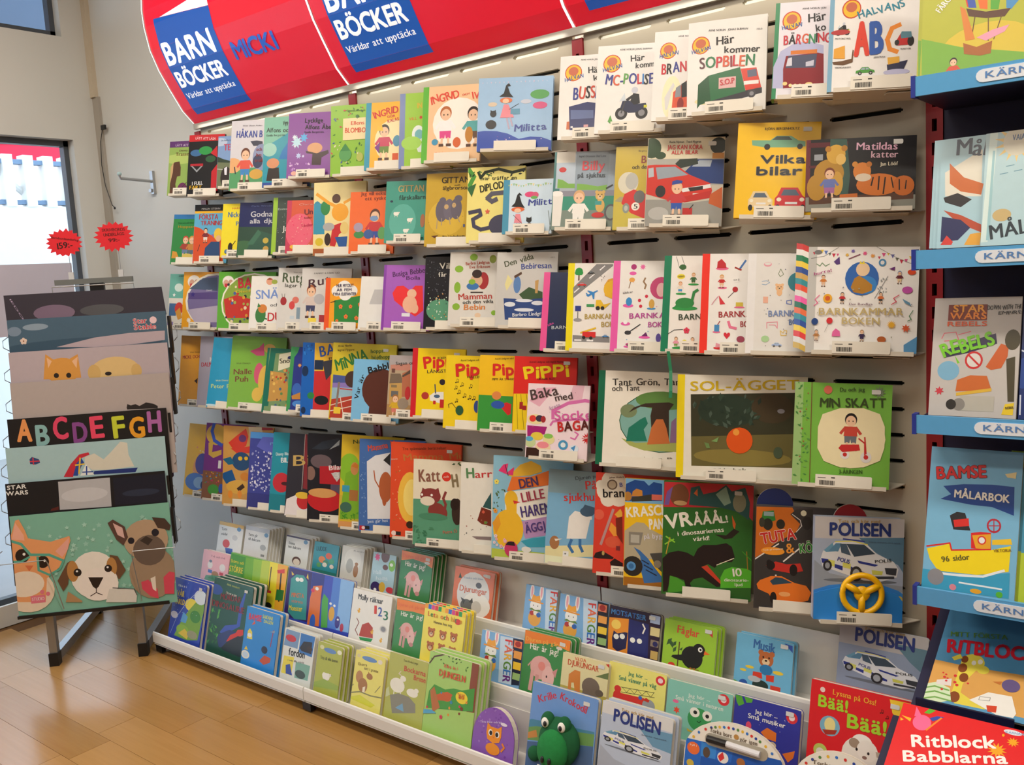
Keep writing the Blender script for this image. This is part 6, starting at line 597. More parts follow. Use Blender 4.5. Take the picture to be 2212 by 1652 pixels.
k|kvai|2.835|-.225|1.372|.17|.215|0|12|4|1|-|#b4d4dc|pale turquoise colouring book with sun motif|p #d8ece8 .042 1.021 .121 1.012 .069 .036 -.002 .033;p #9cc8d0 .076 .842 .1 .84 .084 .049 .052 .051;s .313 .901 .18 14 #e8c87a;e .313 .901 .138 .125 #d8d4c0;t VAIANA .266 .913 .463 .913 .05 #3a5a8a;l #6a9ab0 .007 .217 .69 .294 .697;l #6a9ab0 .007 .159 .626 .236 .633;l #6a9ab0 .007 .297 .641 .372 .648;t MÅL .099 .055 .463 .097 .125 #24323c;e .196 .264 .093 .055 #c8b078
k|kreb|2.742|-.225|1.045|.155|.235|0|14|6|1|-|#c0bcb8|grey comic colouring book with orange and green graffiti lettering|r .166 .805 .619 .94 #7a2a1c;t STAR .225 .879 .591 .878 .057 #f0a030 F;t WARS .192 .819 .61 .818 .053 #f08a28 F;t REBELS .166 .758 .622 .759 .038 #d8582c F;t DOWN_WITH_THE .619 .891 .998 .897 .037 #2a2a2c 0.3;t EMPIRE .746 .852 1.001 .855 .028 #2a2a2c 0.3;p #3a3454 .116 .543 .441 .632 .729 .697 .75 .611 .449 .535 .152 .488;t REBELS .135 .499 .721 .611 .11 #78c82c 0.2 F;p #78c82c .271 .511 .337 .447 .308 .441;l #d86a7a .007 .106 .653 .133 .698 .27 .708 .306 .643 .139 .631;l #d86a7a .007 .302 .686 .442 .713;e .496 .472 .103 .075 #c82a2c;e .496 .472 .08 .058 #d8d4d0;l #c82a2c .015 .429 .518 .562 .428;e .207 .38 .129 .082 #7ab0d0;p #c8602c .635 .418 .793 .612 .88 .591 .873 .506 .809 .41 .696 .393;e .919 .644 .085 .085 #4a4430;p #4a4430 .86 .485 .957 .507 .971 .14 .901 .138;p #c8682c .305 .207 .319 .305 .465 .346 .656 .344 .716 .228;p #d8b03a .314 .197 .715 .244 .717 .218 .316 .17;r .36 .049 .752 .176 #b8b4a8;e .352 .1 .072 .052 #8a8680;e .262 .098 .06 .043 #2a2826;p #e8c82c .839 .031 .875 .117 .972 .13 .966 .031;t REBEL .885 .075 .976 .086 .019 #2a2a2a;s .115 .208 .039 7 #c83a48
k|kbam|2.732|-.24|.69|.168|.29|0|17|8|1|-|#7ab8dc|light blue colouring book with yellow ship and blue banner|t BAMSE .089 .774 .625 .812 .081 #2a1a1a O;t BAMSE .089 .774 .625 .812 .081 #d8282c 0.05 F;p #1f4a98 .162 .726 .388 .752 .692 .766 .927 .764 .941 .571 .709 .614 .481 .615 .14 .634 .254 .674;t MÅLARBOK .295 .656 .884 .654 .051 #f0ece0 F;p #2a2a30 .258 .526 .333 .556 .424 .554 .495 .438 .309 .432;p #d8302c .301 .497 .466 .521 .479 .469 .32 .449;p #d82a2c .503 .423 .603 .438 .715 .439 .728 .321 .515 .319;p #e8a82c .517 .408 .716 .431 .721 .328 .565 .323;e .624 .382 .047 .03 #d83a2c;e .624 .382 .032 .021 #e8ecf0;p #f0c82c .733 .393 .926 .416 .943 .378 .736 .361;e .741 .489 .076 .049 #b8283c;e .741 .489 .057 .036 #7ab8dc;l #b8283c .006 .673 .484 .808 .494;l #b8283c .006 .736 .532 .746 .441;p #f4dc1c .03 .279 .281 .332 .3 .285 .728 .325 .931 .369 .925 .197 .635 .147 .174 .136 .072 .209;l #d82a2c .01 .028 .295 .281 .336 .306 .29 .721 .328;p #3aa0c8 -.013 .135 .174 .136 .51 .135 .938 .19 .943 .02 -.01 .009;l #e8f0f4 .016 .189 .121 .409 .126 .661 .141 .876 .2;l #e8f0f4 .011 .415 .078 .567 .077 .865 .075;e .152 .093 .091 .056 #8a8a90;t 96_sidor .212 .2 .511 .243 .037 #5a5a2a;t VIKTORIA .76 .312 .941 .331 .02 #8a6a1a;e .597 .036 .062 .016 #e8a82c;e .348 .04 .038 .021 #e08a9a;e .844 .037 .036 .02 #58b83a;p #e8d8a0 .821 .845 .941 .864 .934 .82 .848 .823
k|klime|2.906|-.238|.69|.1|.285|0|17|5|5|-|#b4cc3c|lime green colouring book standing beside the ship book|r 0 .337 1 .909 #4a98b8
k|knavy|2.9|-.222|1.045|.16|.24|0|14|6|1|-|#1c3270|navy blue colouring book beside the graffiti one|l #c8d4e8 .012 -.041 .557 .025 .537;l #d8e0f0 .01 .014 .188 .019 .036;e .028 .363 .081 .123 #2a4a98
march|cat|1.589|-.385|.045|.145|.152|0|15|22|1|-|#8a5ab8|purple arched board book with orange kitten|sc dot 40 .088 .13 .867 1.092 .029 #a47ac8,#7a48a8;t Titta_känn_och_lek .16 .665 .68 .772 .037 #e0d0f0;catf .508 .538 .41 #f0962c;e .515 .285 .171 .102 #f0962c;l #e8862c .037 .719 .296 .781 .375 .73 .425;e .725 .762 .079 .029 #e8e0f0
march2|torka|2.229|-.385|.045|.245|.286|0|15|12|1|-|#ece6da|white arched wipe-clean board with marker pen and picture squares|dots;t Torka_bort .247 .889 .468 .888 .034 #6a5a48;t gör_igen .55 .885 .719 .887 .033 #6a5a48;e .513 .907 .025 .02 #b8884a;p #2a6ac8 .013 .788 .184 .797 .177 .608 .009 .567;p #1f58b0 .184 .797 1.032 .834 1.035 .802 .178 .593;p #3a88d8 .173 .79 .33 .796 .325 .688 .174 .682;p #2a6ac8 .33 .796 .493 .805 .483 .701 .325 .688;e .095 .724 .065 .049 #e8703a;t Fyll_i .059 .738 .127 .743 .015 #f8e8d8;e .232 .722 .037 .042 #5a4a40;e .399 .719 .056 .043 #e8e4e0;p #d8383a .349 .72 .394 .763 .415 .718 .375 .683;e .577 .724 .042 .033 #a86a3a;e .075 .602 .038 .029 #c8b048
march2|torkb|2.49|-.385|.045|.2|.288|0|15|12|1|-|#ece6da|white arched wipe-clean board below the red sheep book|dots;t Torka .205 .87 .412 .879 .029 #6a5a48
mflat|giraf|2.75|-.3|.478|.25|.25|0|62|6|1|-|#5a9cc8|drawing pad with yellow giraffe, red title and striped cushion|p #e0a85a -.003 .428 .258 .424 .648 .45 .708 .053 .404 .058 -.057 .186;t MITT_FÖRSTA .065 .7 .481 .771 .05 #6a9a4a;t RITBLOCK .071 .53 .714 .599 .134 #d8283a 0.1 F;e .28 .475 .083 .086 #e8d850;p #e8d850 .194 .507 .263 .481 .311 .394 .246 .243 .247 .157 .333 .109 .431 .118 .443 .05 .222 .043 .184 .116;e .214 .49 .026 .037 #8a4a24;e .215 .4 .033 .047 #8a4a24;e .241 .307 .033 .046 #8a4a24;e .21 .103 .04 .054 #8a4a24;p #e8d850 .117 .485 .172 .535 .196 .496 .139 .457;e .285 .471 .017 .024 #f0ece0;e .328 .494 .018 .026 #f0ece0;e .361 .42 .045 .042 #e8d850;p #d8ecc8 -.042 .157 .061 .21 .164 .175 .194 .066 .104 .006 -.05 -.021;l #7ab05a .014 -.048 .111 .054 .164 .161 .152;l #7ab05a .014 -.051 .055 .064 .117 .179 .104;l #7ab05a .014 -.047 .002 .076 .062 .196 .056;p #e8e0dc .056 .23 .16 .272 .168 .198 .058 .187;sc dot 10 .087 .087 .325 .321 .017 #d8383a;e .577 .321 .064 .061 #6a5a8a;p #c87a3a .448 .325 .513 .345 .503 .31;p #f4f2ec .319 .105 .436 .215 .6 .223 .652 .075 .638 .03 .522 .024;l #8a8a88 .004 .386 .157 .459 .169 .458 .137 .384 .125 .386 .157;p #d84a2c .443 .091 .516 .103 .519 .043 .461 .035
mflat|babbl|2.75|-.75|.361|.3|.36|0|62|6|1|-|#e2181c|glossy red drawing pad with white title and pink corner shape|t Ritblock .12 .756 .548 .866 .066 #f8f4f0 F;t Babblarna .098 .663 .622 .798 .059 #f8f4f0 F;e .133 .907 .052 .047 #f06a9a;p #f06a9a .082 .934 .078 .994 .123 .945;p #f0b81c .01 .922 .069 .917 .068 .896;p #f0b81c .008 .907 .03 .899 .014 .888;p #2a4ab0 .167 .943 .204 .966 .245 .97 .189 .929;l #f08a2c .009 .168 .87 .23 .96;p #58b82c .13 .967 .152 1 .19 .996 .16 .968;s .555 .856 .044 12 #f0a818;s .625 .922 .028 10 #f0a818;e .57 .948 .007 .008 #f0a818;e .615 .976 .048 .014 #e8ecf4;t KÄRNAN .579 .963 .672 .973 .013 #7aa8d0
r|pets|-.256|-.775|.213|.56|.378|0|4|4|1|-|#7fb8a4|desk mat with kitten in glasses and two puppies, lowest on rack|sc star 120 -.056 .173 1.006 .888 .023 #a8d4c4,#98c8b8;e .079 .255 .158 .207 #e8d4bc;p #e8a06a -.049 .169 -.004 .801 .035 .957 .057 .965 .087 .857 .103 .773 .238 .719 .358 .759 .362 .712 .316 .544 .282 .468 .195 .365 .174 .133;p #f0b098 .002 .777 .033 .934 .077 .812 .08 .754;p #e8a898 .262 .622 .357 .748 .343 .633 .302 .558;e .055 .329 .122 .127 #ecdcc8;e .057 .607 .043 .069 #2a1c18;e .18 .53 .038 .06 #2a1c18;e .069 .622 .009 .014 #f4f0e8;e .191 .54 .007 .012 #f4f0e8;l #5aa894 .025 -.013 .768 .057 .723 .108 .611 .223 .593 .307 .522;l #5aa894 .021 .15 .581 .149 .453 .212 .397 .28 .445 .307 .522;l #5aa894 .021 -.025 .562 .046 .551 .099 .589;p #d8744a .069 .512 .12 .504 .091 .451;r .084 .133 .174 .208 #e0788a;t STUDIO .092 .16 .168 .157 .03 #f0d0d4;e .158 .237 .013 .021 #e0788a;e .193 .214 .013 .021 #e0788a;e .489 .354 .147 .232 #ece6dc;p #6a4a34 .259 .331 .328 .496 .351 .515 .322 .286 .289 .221;p #6a4a34 .596 .537 .647 .517 .691 .369 .641 .283 .617 .381;e .359 .409 .036 .104 #b8844a;e .604 .418 .033 .093 #b8844a;e .513 .256 .125 .163 #efe6de;e .388 .393 .025 .039 #1f1a1c;e .581 .404 .024 .037 #1f1a1c;e .385 .405 .007 .01 #f0f0f0;e .578 .416 .007 .01 #f0f0f0;p #241a1a .451 .336 .546 .321 .511 .233 .495 .212 .475 .239;l #3a2a28 .008 .496 .223 .493 .177 .455 .148;l #3a2a28 .008 .493 .177 .529 .148;p #b08a60 .297 .113 .318 .217 .4 .11 .4 .096;p #d8d4cc .576 .199 .732 .174 .748 .124 .739 .04 .547 .072;l #5a5a58 .009 .599 .207 .732 .174 .747 .112;e .835 .654 .142 .199 #b89c80;e .861 .319 .15 .258 #a08870;p #5a4038 .603 .852 .638 .882 .708 .801 .724 .693 .69 .616 .649 .681;p #d8b0a8 .636 .847 .693 .792 .702 .685 .659 .726;p #4a3830 .885 .87 .966 .846 1 .771 .99 .725 .916 .759;e .851 .545 .104 .152 #6a5a50;e .741 .656 .021 .033 #20202c;e .898 .715 .024 .037 #20202c;p #3a302c .797 .647 .837 .689 .879 .647 .846 .593;p #d84a60 .781 .237 .827 .253 .881 .15 .883 .055 .832 .087 .784 .166;p #d84a60 .925 .262 .966 .314 .999 .297 .984 .086 .924 .096;p #e8dccc .842 .263 .874 .282 .872 .128 .851 .155
r|sw|-.273|-.769|.331|.56|.378|0|4|4|1|-|#1c1c20|black desk mat with grey middle panel and white block logo|t STAR .011 .942 .127 .944 .039 #e8e8e4 F;t WARS .001 .886 .135 .885 .039 #e8e8e4 F;p #b8b8bc .326 .98 .65 .978 .645 .692 .321 .703;e .483 .832 .146 .069 #c8c8cc;p #1c2030 .669 .97 .999 .973 .998 .69 .668 .701;e .838 .806 .119 .035 #2c3448;p #5a2420 .27 .722 .315 .739 .313 .704 .262 .7
r|ice|-.28|-.75|.459|.56|.378|0|4|4|1|-|#a8c8cc|pale blue desk mat with Nordic flag map shapes|p #d8d4c4 .485 .857 .546 .884 .601 .819 .65 .883 .715 .979 .759 .962 .76 .845 .79 .724 .61 .713 .522 .724 .481 .788;p #26387a .536 .711 .812 .71 .794 .665 .526 .677;p #c83040 .342 .678 .393 .799 .45 .885 .51 .9 .516 .876 .463 .848 .4 .67;p #2a4a9a .401 .682 .431 .806 .463 .848 .478 .8 .458 .767 .43 .678;l #e8c03a .014 .422 .784 .477 .788;l #e8c03a .014 .455 .849 .439 .7;p #e8ece8 .445 .676 .488 .787 .508 .738 .534 .676;l #2a4a9a .012 .462 .709 .528 .706;l #2a4a9a .012 .491 .763 .486 .682;p #34487a .142 .878 .158 .899 .2 .87 .205 .835 .175 .822 .143 .832;l #d83a48 .01 .144 .855 .202 .853;l #d83a48 .01 .164 .887 .164 .823
r|abc|-.282|-.731|.563|.56|.378|0|4|4|1|-|#1f1d1e|black desk mat with big coloured alphabet letters|t A .056 .782 .139 .777 .203 #e89a5a F;t B .172 .73 .246 .73 .189 #8ab8b8 F;t C .284 .776 .366 .778 .204 #e0486a F;t D .404 .727 .485 .728 .19 #8a4a90 F;t E .517 .759 .591 .762 .202 #e84a68 F;t F .657 .742 .725 .745 .203 #c8d03a F;t G .761 .732 .848 .733 .192 #e8a02c F;t H .879 .773 .956 .773 .198 #b068a8 F
r|grey|-.283|-.705|.693|.56|.378|0|4|4|1|-|#b4a8a4|plain grey beige desk mat with dark tufts|p #2c2828 .712 .682 .718 .717 .74 .702 .77 .711 .795 .69 .838 .72 .883 .703 .911 .677 .91 .653 .715 .664
r|catp|-.293|-.693|.805|.56|.378|0|4|4|1|-|#b8aab0|pinkish grey desk mat with kitten ears and pale puppy|p #d89848 .202 .719 .227 .964 .272 .907 .308 .903 .367 .897 .428 .943 .437 .71;e .324 .792 .11 .126 #d89a4a;p #e8b890 .233 .929 .263 .891 .237 .824;p #e8b890 .427 .92 .388 .878 .413 .806;e .283 .748 .016 .025 #2a2420;e .36 .742 .016 .025 #2a2420;e .655 .756 .156 .139 #dcbc80;e .521 .748 .041 .081 #d0ac6c;e .789 .742 .034 .07 #d0ac6c;e .609 .732 .021 .019 #2a2424
r|stable|-.304|-.68|.923|.56|.378|0|4|4|1|-|#4a6478|dusky blue sky desk mat with red and white logo|e .454 .706 .516 .081 #3a5468;p #b8a8b0 .292 .711 .533 .78 .759 .804 .985 .805 .98 .712 .752 .688 .528 .687;e .173 .919 .08 .032 #8a9cac;e .04 .886 .043 .046 #7a8ca0;t Star .79 .89 .875 .894 .049 #f0d8d8 O;t Star .79 .89 .875 .894 .049 #c83a48;t Stable .79 .832 .93 .83 .049 #f0d8d8 O;t Stable .79 .832 .93 .83 .049 #c83a48;e .916 .917 .023 .035 #e8c8cc;flo .092 .789 .068 #e0c8b8
'''
make_glyphs(sorted(set('H'+''.join(t.split()[1].replace('_', '') for l in BOOKS.strip().split('\n') for t in l.split('|')[-1].split(';') if t.startswith('t '))+'BARNÖCKERVärldartupptäckaMICKIKÄRNANSirknepbodsuelag159:-UDRÅ99POLIS'+'IEDO')))
def sign_map(mb, pts, c, off):
    for i in range(len(PROF)-1):
        q = clip(pts, [(-9, SA[i]), (9, SA[i]), (9, SA[i+1]), (-9, SA[i+1])])
        if len(q) < 3: continue
        (y0, z0), (y1, z1) = PROF[i], PROF[i+1]; l = SA[i+1]-SA[i]; ny, nz = -(z1-z0)/l, (y1-y0)/l
        mb.face([(x, y0+(y1-y0)*(s_-SA[i])/l+ny*off, z0+(z1-z0)*(s_-SA[i])/l+nz*off) for x, s_ in q], c)
for k in range(3):
    r = props(empty('lit_sign', Matrix.Translation((k*.9, 0, 0))), ['curved red lit sign with two names, nearest the window', 'curved red lit sign with blue block, between two others', 'curved red lit sign with blue block, above lorry books'][k], 'sign')
    P = Print(1, 1); BIG = [(-9, -9), (9, -9), (9, 9), (-9, 9)]; P.conv = BIG
    P.run('p #d0142e .004 0 .896 0 .896 .64 .004 .64'); me = P.mesh('face', P.pic, M_SIGN, .0, sign_map); link('face', me, r)
    P = Print(1, 1, BIG); P.run('p #1450a8 .066 .036 .408 .036 .408 .375 .066 .4;p #f4f6fa .107 .398 .408 .376 .406 .394 .293 .418')
    link('blue_block', P.mesh('blue_block', P.pic, M_SIGN, .0012, sign_map), r)
    P = Print(1, 1, BIG)
    P.run('t BARN .078 .233 .374 .23 .076 #f4f8fc F;t BÖCKER .08 .147 .374 .144 .056 #f4f8fc F;t Världar_att_upptäcka .08 .101 .38 .101 .021 #f0f4f8'+(';t MICKI .459 .183 .688 .177 .057 #1f58b8 F' if k == 0 else ';t M .455 .2 .5 .2 .057 #1f58b8' if k == 1 else ''))
    link('lettering', P.mesh('lettering', P.txt, M_SIGN, .0022, sign_map), r)
    for X in (.0, .9):
        mb = MB()
        for (a, b), (c, d) in zip(PROF, PROF[1:]): 
            dx = .004 if X == 0 else -.004
            mb.face([(X, a-.004, b), (X+dx, a-.004, b), (X+dx, c-.004, d), (X, c-.004, d)], (1, 1, 1))
        mb.build('lit_edge', M_TRIM, r)
    MB().box(.0, .9, -.018, -.004, 1.992, 2.012).build('bottom_rail', mat('grey_rail', '#9c988e', .4), r)
    pts = [(a, b) for a, b in PROF]+[(-.0, 2.6), (0, 2.03)]
    mb = MB(); n = len(pts); mb.f = [tuple(range(n))]; mb.v = [(.0005, a+.002, b) for a, b in pts]; mb.c = [(1, 1, 1)]
    mb.build('end_plate', M_WHITE, r)

# ------------------------------------------------------------------ books
def outline(w, h, rad=0, n=4):
    P = [(0, 0)]
    for cx, cz, a0 in ((w-rad, rad, -90), (w-rad, h-rad, 0)):
        P += [(cx+rad*math.cos(math.radians(a0+90*i/n)), cz+rad*math.sin(math.radians(a0+90*i/n))) for i in range(n+1)] if rad else [(w if 1 else 0, 0 if a0 < 0 else h)]
    P.append((0, h)); return P
def arch(w, h, flat):
    hs = h*flat; P = [(0, 0), (w, 0)]
    for i in range(17):
        t = math.pi*i/16; P.append((w/2+w/2*math.cos(t), hs+(h-hs)*math.sin(t)))
    return P
STICK = set('minna pippi1 pippired vilka matilda mumuor jagkan vral minskatt t3g t3h t1a t1b t2h t2i t2k t2l t1j t3l t3m t2m t3k alg'.split())
BLANK = set('ellens kalas ingridgreen ingridoch militta football godnatt un circus jagvill alg ivar dalm pan snovit bamseblue pippi1 pippi2 lion bluedalm bilarteal darkB mumublue vral tuta sjukhus vilda bebires tant harr'.split())
NOLAB = set('krasch barnyel barnwhite'.split())
stick = MB().prism(outline(.019, .010, .003), -.0004, 0, lin('#d4d4d0')).mesh('price_sticker', M_MATTE)
def label_mesh(w, code):
    mb = MB(); mb.prism(outline(w, .027, .003), -.0012, 0, lin('#ebe6d8')); m = mb.mesh('price_label', M_MATTE); m2 = None
    if code:
        q = MB(); x = .009; R = random.Random(w)
        while x < .042:
            t = R.choice((.0006, .0011, .0016)); q.box(x, x+t, -.0016, -.0011, .004, .014, lin('#1a1818')); x += t+R.choice((.0006, .001, .0014))
        q.box(.005, .022, -.0016, -.0011, .0195, .0208, lin('#4a4846')); q.box(.034, .042, -.0016, -.0011, .0195, .022, lin('#2a2826'))
        m2 = q.mesh('barcode', M_MATTE)
    return m, m2
LABS = {}
def make_book(kind, key, x, y, z, w, h, yaw, tilt, th, spine, base, label, cmds, mtx=None):
    m = mtx if mtx is not None else frame(x, y, z, yaw, tilt)
    name = {'w': 'picture_book', '1': 'board_book', '2': 'board_book', '3': 'board_book', 'k': 'colouring_book', 'r': 'desk_mat'}.get(kind, 'board_book')
    if kind == 'mflat': name = 'drawing_pad'
    if kind in 'wk' or key in ('t1b', 't1g', 't1j'): name = {'w': 'picture_book', 'k': 'colouring_book'}.get(kind, 'picture_book')
    r = props(empty(name, m), label, {'desk_mat': 'desk mat', 'drawing_pad': 'drawing pad'}.get(name, 'book'))
    rad = .009 if kind in '123' or key in ('krasch', 'vral', 'polisen') else 0
    if kind == 'march': O = arch(w, h, .45)
    elif kind == 'march2': O = arch(w, h, .7)
    else: O = outline(w, h, rad)
    conv = SQ if kind[0] != 'm' or kind == 'mflat' else [(a/w, b/h) for a, b in O]
    sw_ = 0
    bc = lin(base) if kind != 'r' else tuple(k*.72 for k in lin(base)); sp = lin(spine) if spine != '-' else bc
    M_ = M_PRINT
    if kind == 'r' or kind == 'mflat' or kind == 'k':
        cb = min(th*.35, .0012)
        MB().prism(O, 0, cb, bc).build('cover', M_, r)
        MB().prism([(a*.998+.0003, b*.998+.0003) for a, b in O], cb, th, (1, 1, 1)).build('backing' if kind == 'r' else 'page_block', M_PAPER if kind != 'r' else M_BLACK, r)
    else:
        cb = .0022 if th > .009 else .0014
        MB().prism(O, 0, cb, bc).build('front_cover', M_, r); MB().prism(O, th-cb, th, bc).build('back_cover', M_, r)
        ins = .003 if kind == 'w' else .0006
        cxm, cym = w/2, h/2; PB = [(cxm+(a-cxm)*(1-2*ins/w), cym+(b-cym)*(1-2*ins/h)) for a, b in O]
        MB().prism(PB, cb, th-cb, (1, 1, 1)).build('page_block', M_PAPER, r)
        sw = .017 if (spine != '-' and w > .12) else .0
        if key in ('bamseblue', 'snovit', 'alad', 'barg', 'abc', 'matilda', 'busiga'): sw = .008
        sw_ = sw
        if kind == 'w':
            s_ = MB().box(-.0012, .004, -.0003 if sw else 0.0002, th, 0, h, sp)
            if sw: s_.box(-.0012, sw, -.0005, .0003, 0, h, sp)
            if key == 'barnbig':
                cs = ['#c83a34', '#e8e4dc', '#1f7a4a', '#e8c83a', '#2a4a90', '#c8a050', '#2f8a90', '#e0502c', '#d8d4cc', '#e85aa0', '#1f6a4a', '#e06a3a', '#2f8a98', '#2a4a98', '#e8c83a', '#d83a34', '#d8d8d4', '#c8a848']
                for i_, c_ in enumerate(cs[::-1]): [s_.face([(xa, ya, h*i_/18+za), (xb, yb_, h*i_/18+zb_), (xb, yb_, h*(i_+1)/18+zb_), (xa, ya, h*(i_+1)/18+za)], lin(c_)) for xa, ya, za, xb, yb_, zb_ in ((-.027, .022, .012, -.014, .008, .008), (-.014, .008, .008, .0, -.0004, 0))]
            s_.build('spine', M_, r)
    P = Print(w, h, conv, key); P.run('r %.4f 0 1 1 %s;%s' % (sw_/w, base, cmds))
    pm = P.mesh('picture', P.pic, M_, .0006); to = .0007+.00002*len(P.pic)
    if pm: link('picture', pm, r)
    tm = P.mesh('title', P.txt, M_, to)
    if tm: link('title', tm, r)
    if key in STICK:
        o = link('price_sticker', stick, r); o.location = (w*.82-.006, -to-.0004, h*.93-.006)
    return r
def copy_tree(o, parent, skip=()):
    c = o.copy(); col.objects.link(c); c.parent = parent
    for ch in [k for k in bpy.data.objects if k.parent == o]:
        if ch.name.split('.')[0] not in skip: copy_tree(ch, c, skip)
    return c
plates = []
PARSED = []
for l in BOOKS.strip().split('\n'):
    f = l.split('|'); PARSED.append(f)
rk = [f for f in PARSED if f[0] == 'r']
A_ = Vector((.68, .73, 0)).normalized(); D_ = Vector((A_.y, -A_.x, 0))
ROOTS = {}
wall = [f for f in PARSED if f[0] == 'w']
M_CACHE = {}
for f in PARSED:
    kind, key = f[0], f[1]; x, y, z, w, h, yaw, tilt, th = map(float, f[2:10]); th /= 1000; n = int(f[10]); mtx = None
    if kind == 'r':
        t4 = math.radians(4); V = Vector((-D_.x*math.sin(t4), -D_.y*math.sin(t4), math.cos(t4))); N = V.cross(A_)
        mtx = Matrix(((A_.x, N.x, V.x, x), (A_.y, N.y, V.y, y), (A_.z, N.z, V.z, z), (0, 0, 0, 1)))
    r = ROOTS[key] = make_book(kind, key, x, y, z, w, h, yaw, tilt, th, f[11], f[12], f[13], f[14], mtx)
    kids = [k for k in r.children]
    for i in range(1, n):
        m = r.matrix_world.copy() if mtx is not None else frame(x, y, z, yaw, tilt)
        dx = .006*i if kind != 'k' else -.008*i
        m = m @ Matrix.Translation((dx, (th+.0012)*i, (th+.0012)*i*math.tan(math.radians(tilt))+.0005*i))
        c = props(empty(r.name.split('.')[0], m), 'further copy stacked right behind the '+' '.join(f[13].replace(',', '').split()[:9]), 'book', 'copies behind '+' '.join(f[13].split()[:5]))
        for ch in kids:
            nm = ch.name.split('.')[0]
            if nm in ('front_cover', 'back_cover', 'page_block', 'cover', 'spine') or (kind == 'k' and nm == 'picture') or (key == 't2f' and nm == 'picture'):
                q = ch.copy(); col.objects.link(q); q.parent = c
    if kind == 'w':
        # ledge: hooked into the slots, standing at the angle of its book
        idx = wall.index(f); nxt = [g for g in wall if abs(float(g[4])-z) < .05 and float(g[2]) > x]
        step = min((float(g[2])-x for g in nxt), default=.3)
        dep = max(.012, min(.085, step*math.sin(math.radians(yaw))-.016)) if step < .29 else .075
        e = props(empty('display_ledge', frame(x, y, z, yaw, tilt)), 'white ledge holding the '+' '.join(f[13].replace(',', '').split()[:11]), 'ledge')
        a, b = .012, w-.006
        fy = -.026 if key == 'polisen' else -.007
        MB().box(a, b, fy-.001, dep, -.0035, -.0006).build('plate', M_LEDGE, e)
        MB().box(a, b, fy-.002, fy, -.0035, .006).build('lip', M_LEDGE, e)
        inv = frame(x, y, z, yaw, tilt).inverted(); pc = Vector((min(max(x+w*.76, .0), 2.63), 0, 0))
        mb = MB(); q = []
        for (lx, ly) in ((w*.62, .004), (w*.95, .004)): q.append(Vector((lx, ly, -.006)))
        wz = z-.012
        for X in (pc.x+.05, pc.x-.05): q.append(inv @ Vector((X, -.0015, wz)))
        mb.face(q, (1, 1, 1)); mb.face([v+Vector((0, 0, -.002)) for v in q[::-1]], (1, 1, 1))
        for i in range(4):
            j = (i+1) % 4; mb.face([q[i], q[i]+Vector((0, 0, -.002)), q[j]+Vector((0, 0, -.002)), q[j]], (1, 1, 1))
        mb.build('hook_arm', M_LEDGE, e)
        if key not in NOLAB:
            lw = round(min(.125, w*.62), 2); kk = (lw, key not in BLANK)
            if kk not in LABS: LABS[kk] = label_mesh(*kk)
            m1, m2 = LABS[kk]; lo = link('price_label', m1, e); lo.location = (w*.24, fy-.0025, -.0005)
            if m2: link('barcode', m2, lo)

# extra pieces that stand out from their covers
P3 = ROOTS['polisen']; w, h = .195, .239
M_Y = mat('yellow_plastic', '#f2b80c', .3); M_B = mat('blue_plastic', '#2f86d8', .35)
cx, cz, R = .104, .066, .043
MB().tube([(cx+R*math.cos(t*math.pi/16), -.016, cz+R*math.sin(t*math.pi/16)) for t in range(32)], .0068, closed=True, n=10).build('steering_wheel', M_Y, P3, smooth=True)
mb = MB()
for a in (90+60, 90-60, 270): mb.tube([(cx, -.014, cz), (cx+R*math.cos(math.radians(a)), -.016, cz+R*math.sin(math.radians(a)))], .008)
mb.ellipsoid(cx, -.014, cz, .018, .008, .018); mb.build('wheel_hub', M_Y, P3, smooth=True)
MB().prism([(.0, .0), (w, .0), (w, .05), (w-.012, .066), (.14, .078), (.06, .078), (.014, .066), (0, .06)], -.0068, -.0045).build('dashboard', M_B, P3)
K = ROOTS['t1j']; G1 = mat('plush_green', '#1f8a44', .95, noise=.35, nscale=90, bump=.6); G2 = mat('plush_dark_green', '#17643a', .95, noise=.35, nscale=90, bump=.6); WH = mat('plush_white', '#eceae2', .8)
MB().ellipsoid(.108, -.012, .124, .062, .03, .062).build('plush_head', G2, K, smooth=True)
MB().ellipsoid(.106, -.036, .106, .046, .026, .052).build('plush_snout', G1, K, smooth=True)
for s_ in (-1, 1):
    e = MB().ellipsoid(.1+.026*s_, -.022, .17, .02, .016, .024).build('plush_eye_lid', G2, K, smooth=True)
    MB().ellipsoid(.1+.026*s_, -.034, .168, .0115, .008, .013).build('eye', WH, K, smooth=True)
    MB().ellipsoid(.102+.024*s_, -.041, .166, .0055, .003, .007).build('pupil', M_BLACK, K, smooth=True)
    MB().ellipsoid(.104+.011*s_, -.06, .084, .0055, .004, .009).build('nostril', M_BLACK, K, smooth=True)
MB().ellipsoid(.03, -.006, .072, .02, .012, .02).build('plush_paw', G2, K, smooth=True)
mb = MB()
for i in range(6): mb.face([(.066+i*.014, -.04, .062), (.074+i*.014, -.045, .05), (.08+i*.014, -.04, .062)], (1, 1, 1))
mb.build('teeth', WH, K); MB().ellipsoid(.106, -.02, .062, .034, .01, .012).build('collar', mat('plush_yellow', '#e8c83a', .9), K, smooth=True)
K = ROOTS['torka']
MB().tube([(.058, -.006, .239), (.106, -.006, .239)], .0078, n=12).build('pen_cap', M_BLACK, K); MB().tube([(.106, -.006, .239), (.186, -.006, .237)], .0074, n=12).build('pen_barrel', mat('pen_white', '#d8d8dc', .3), K)
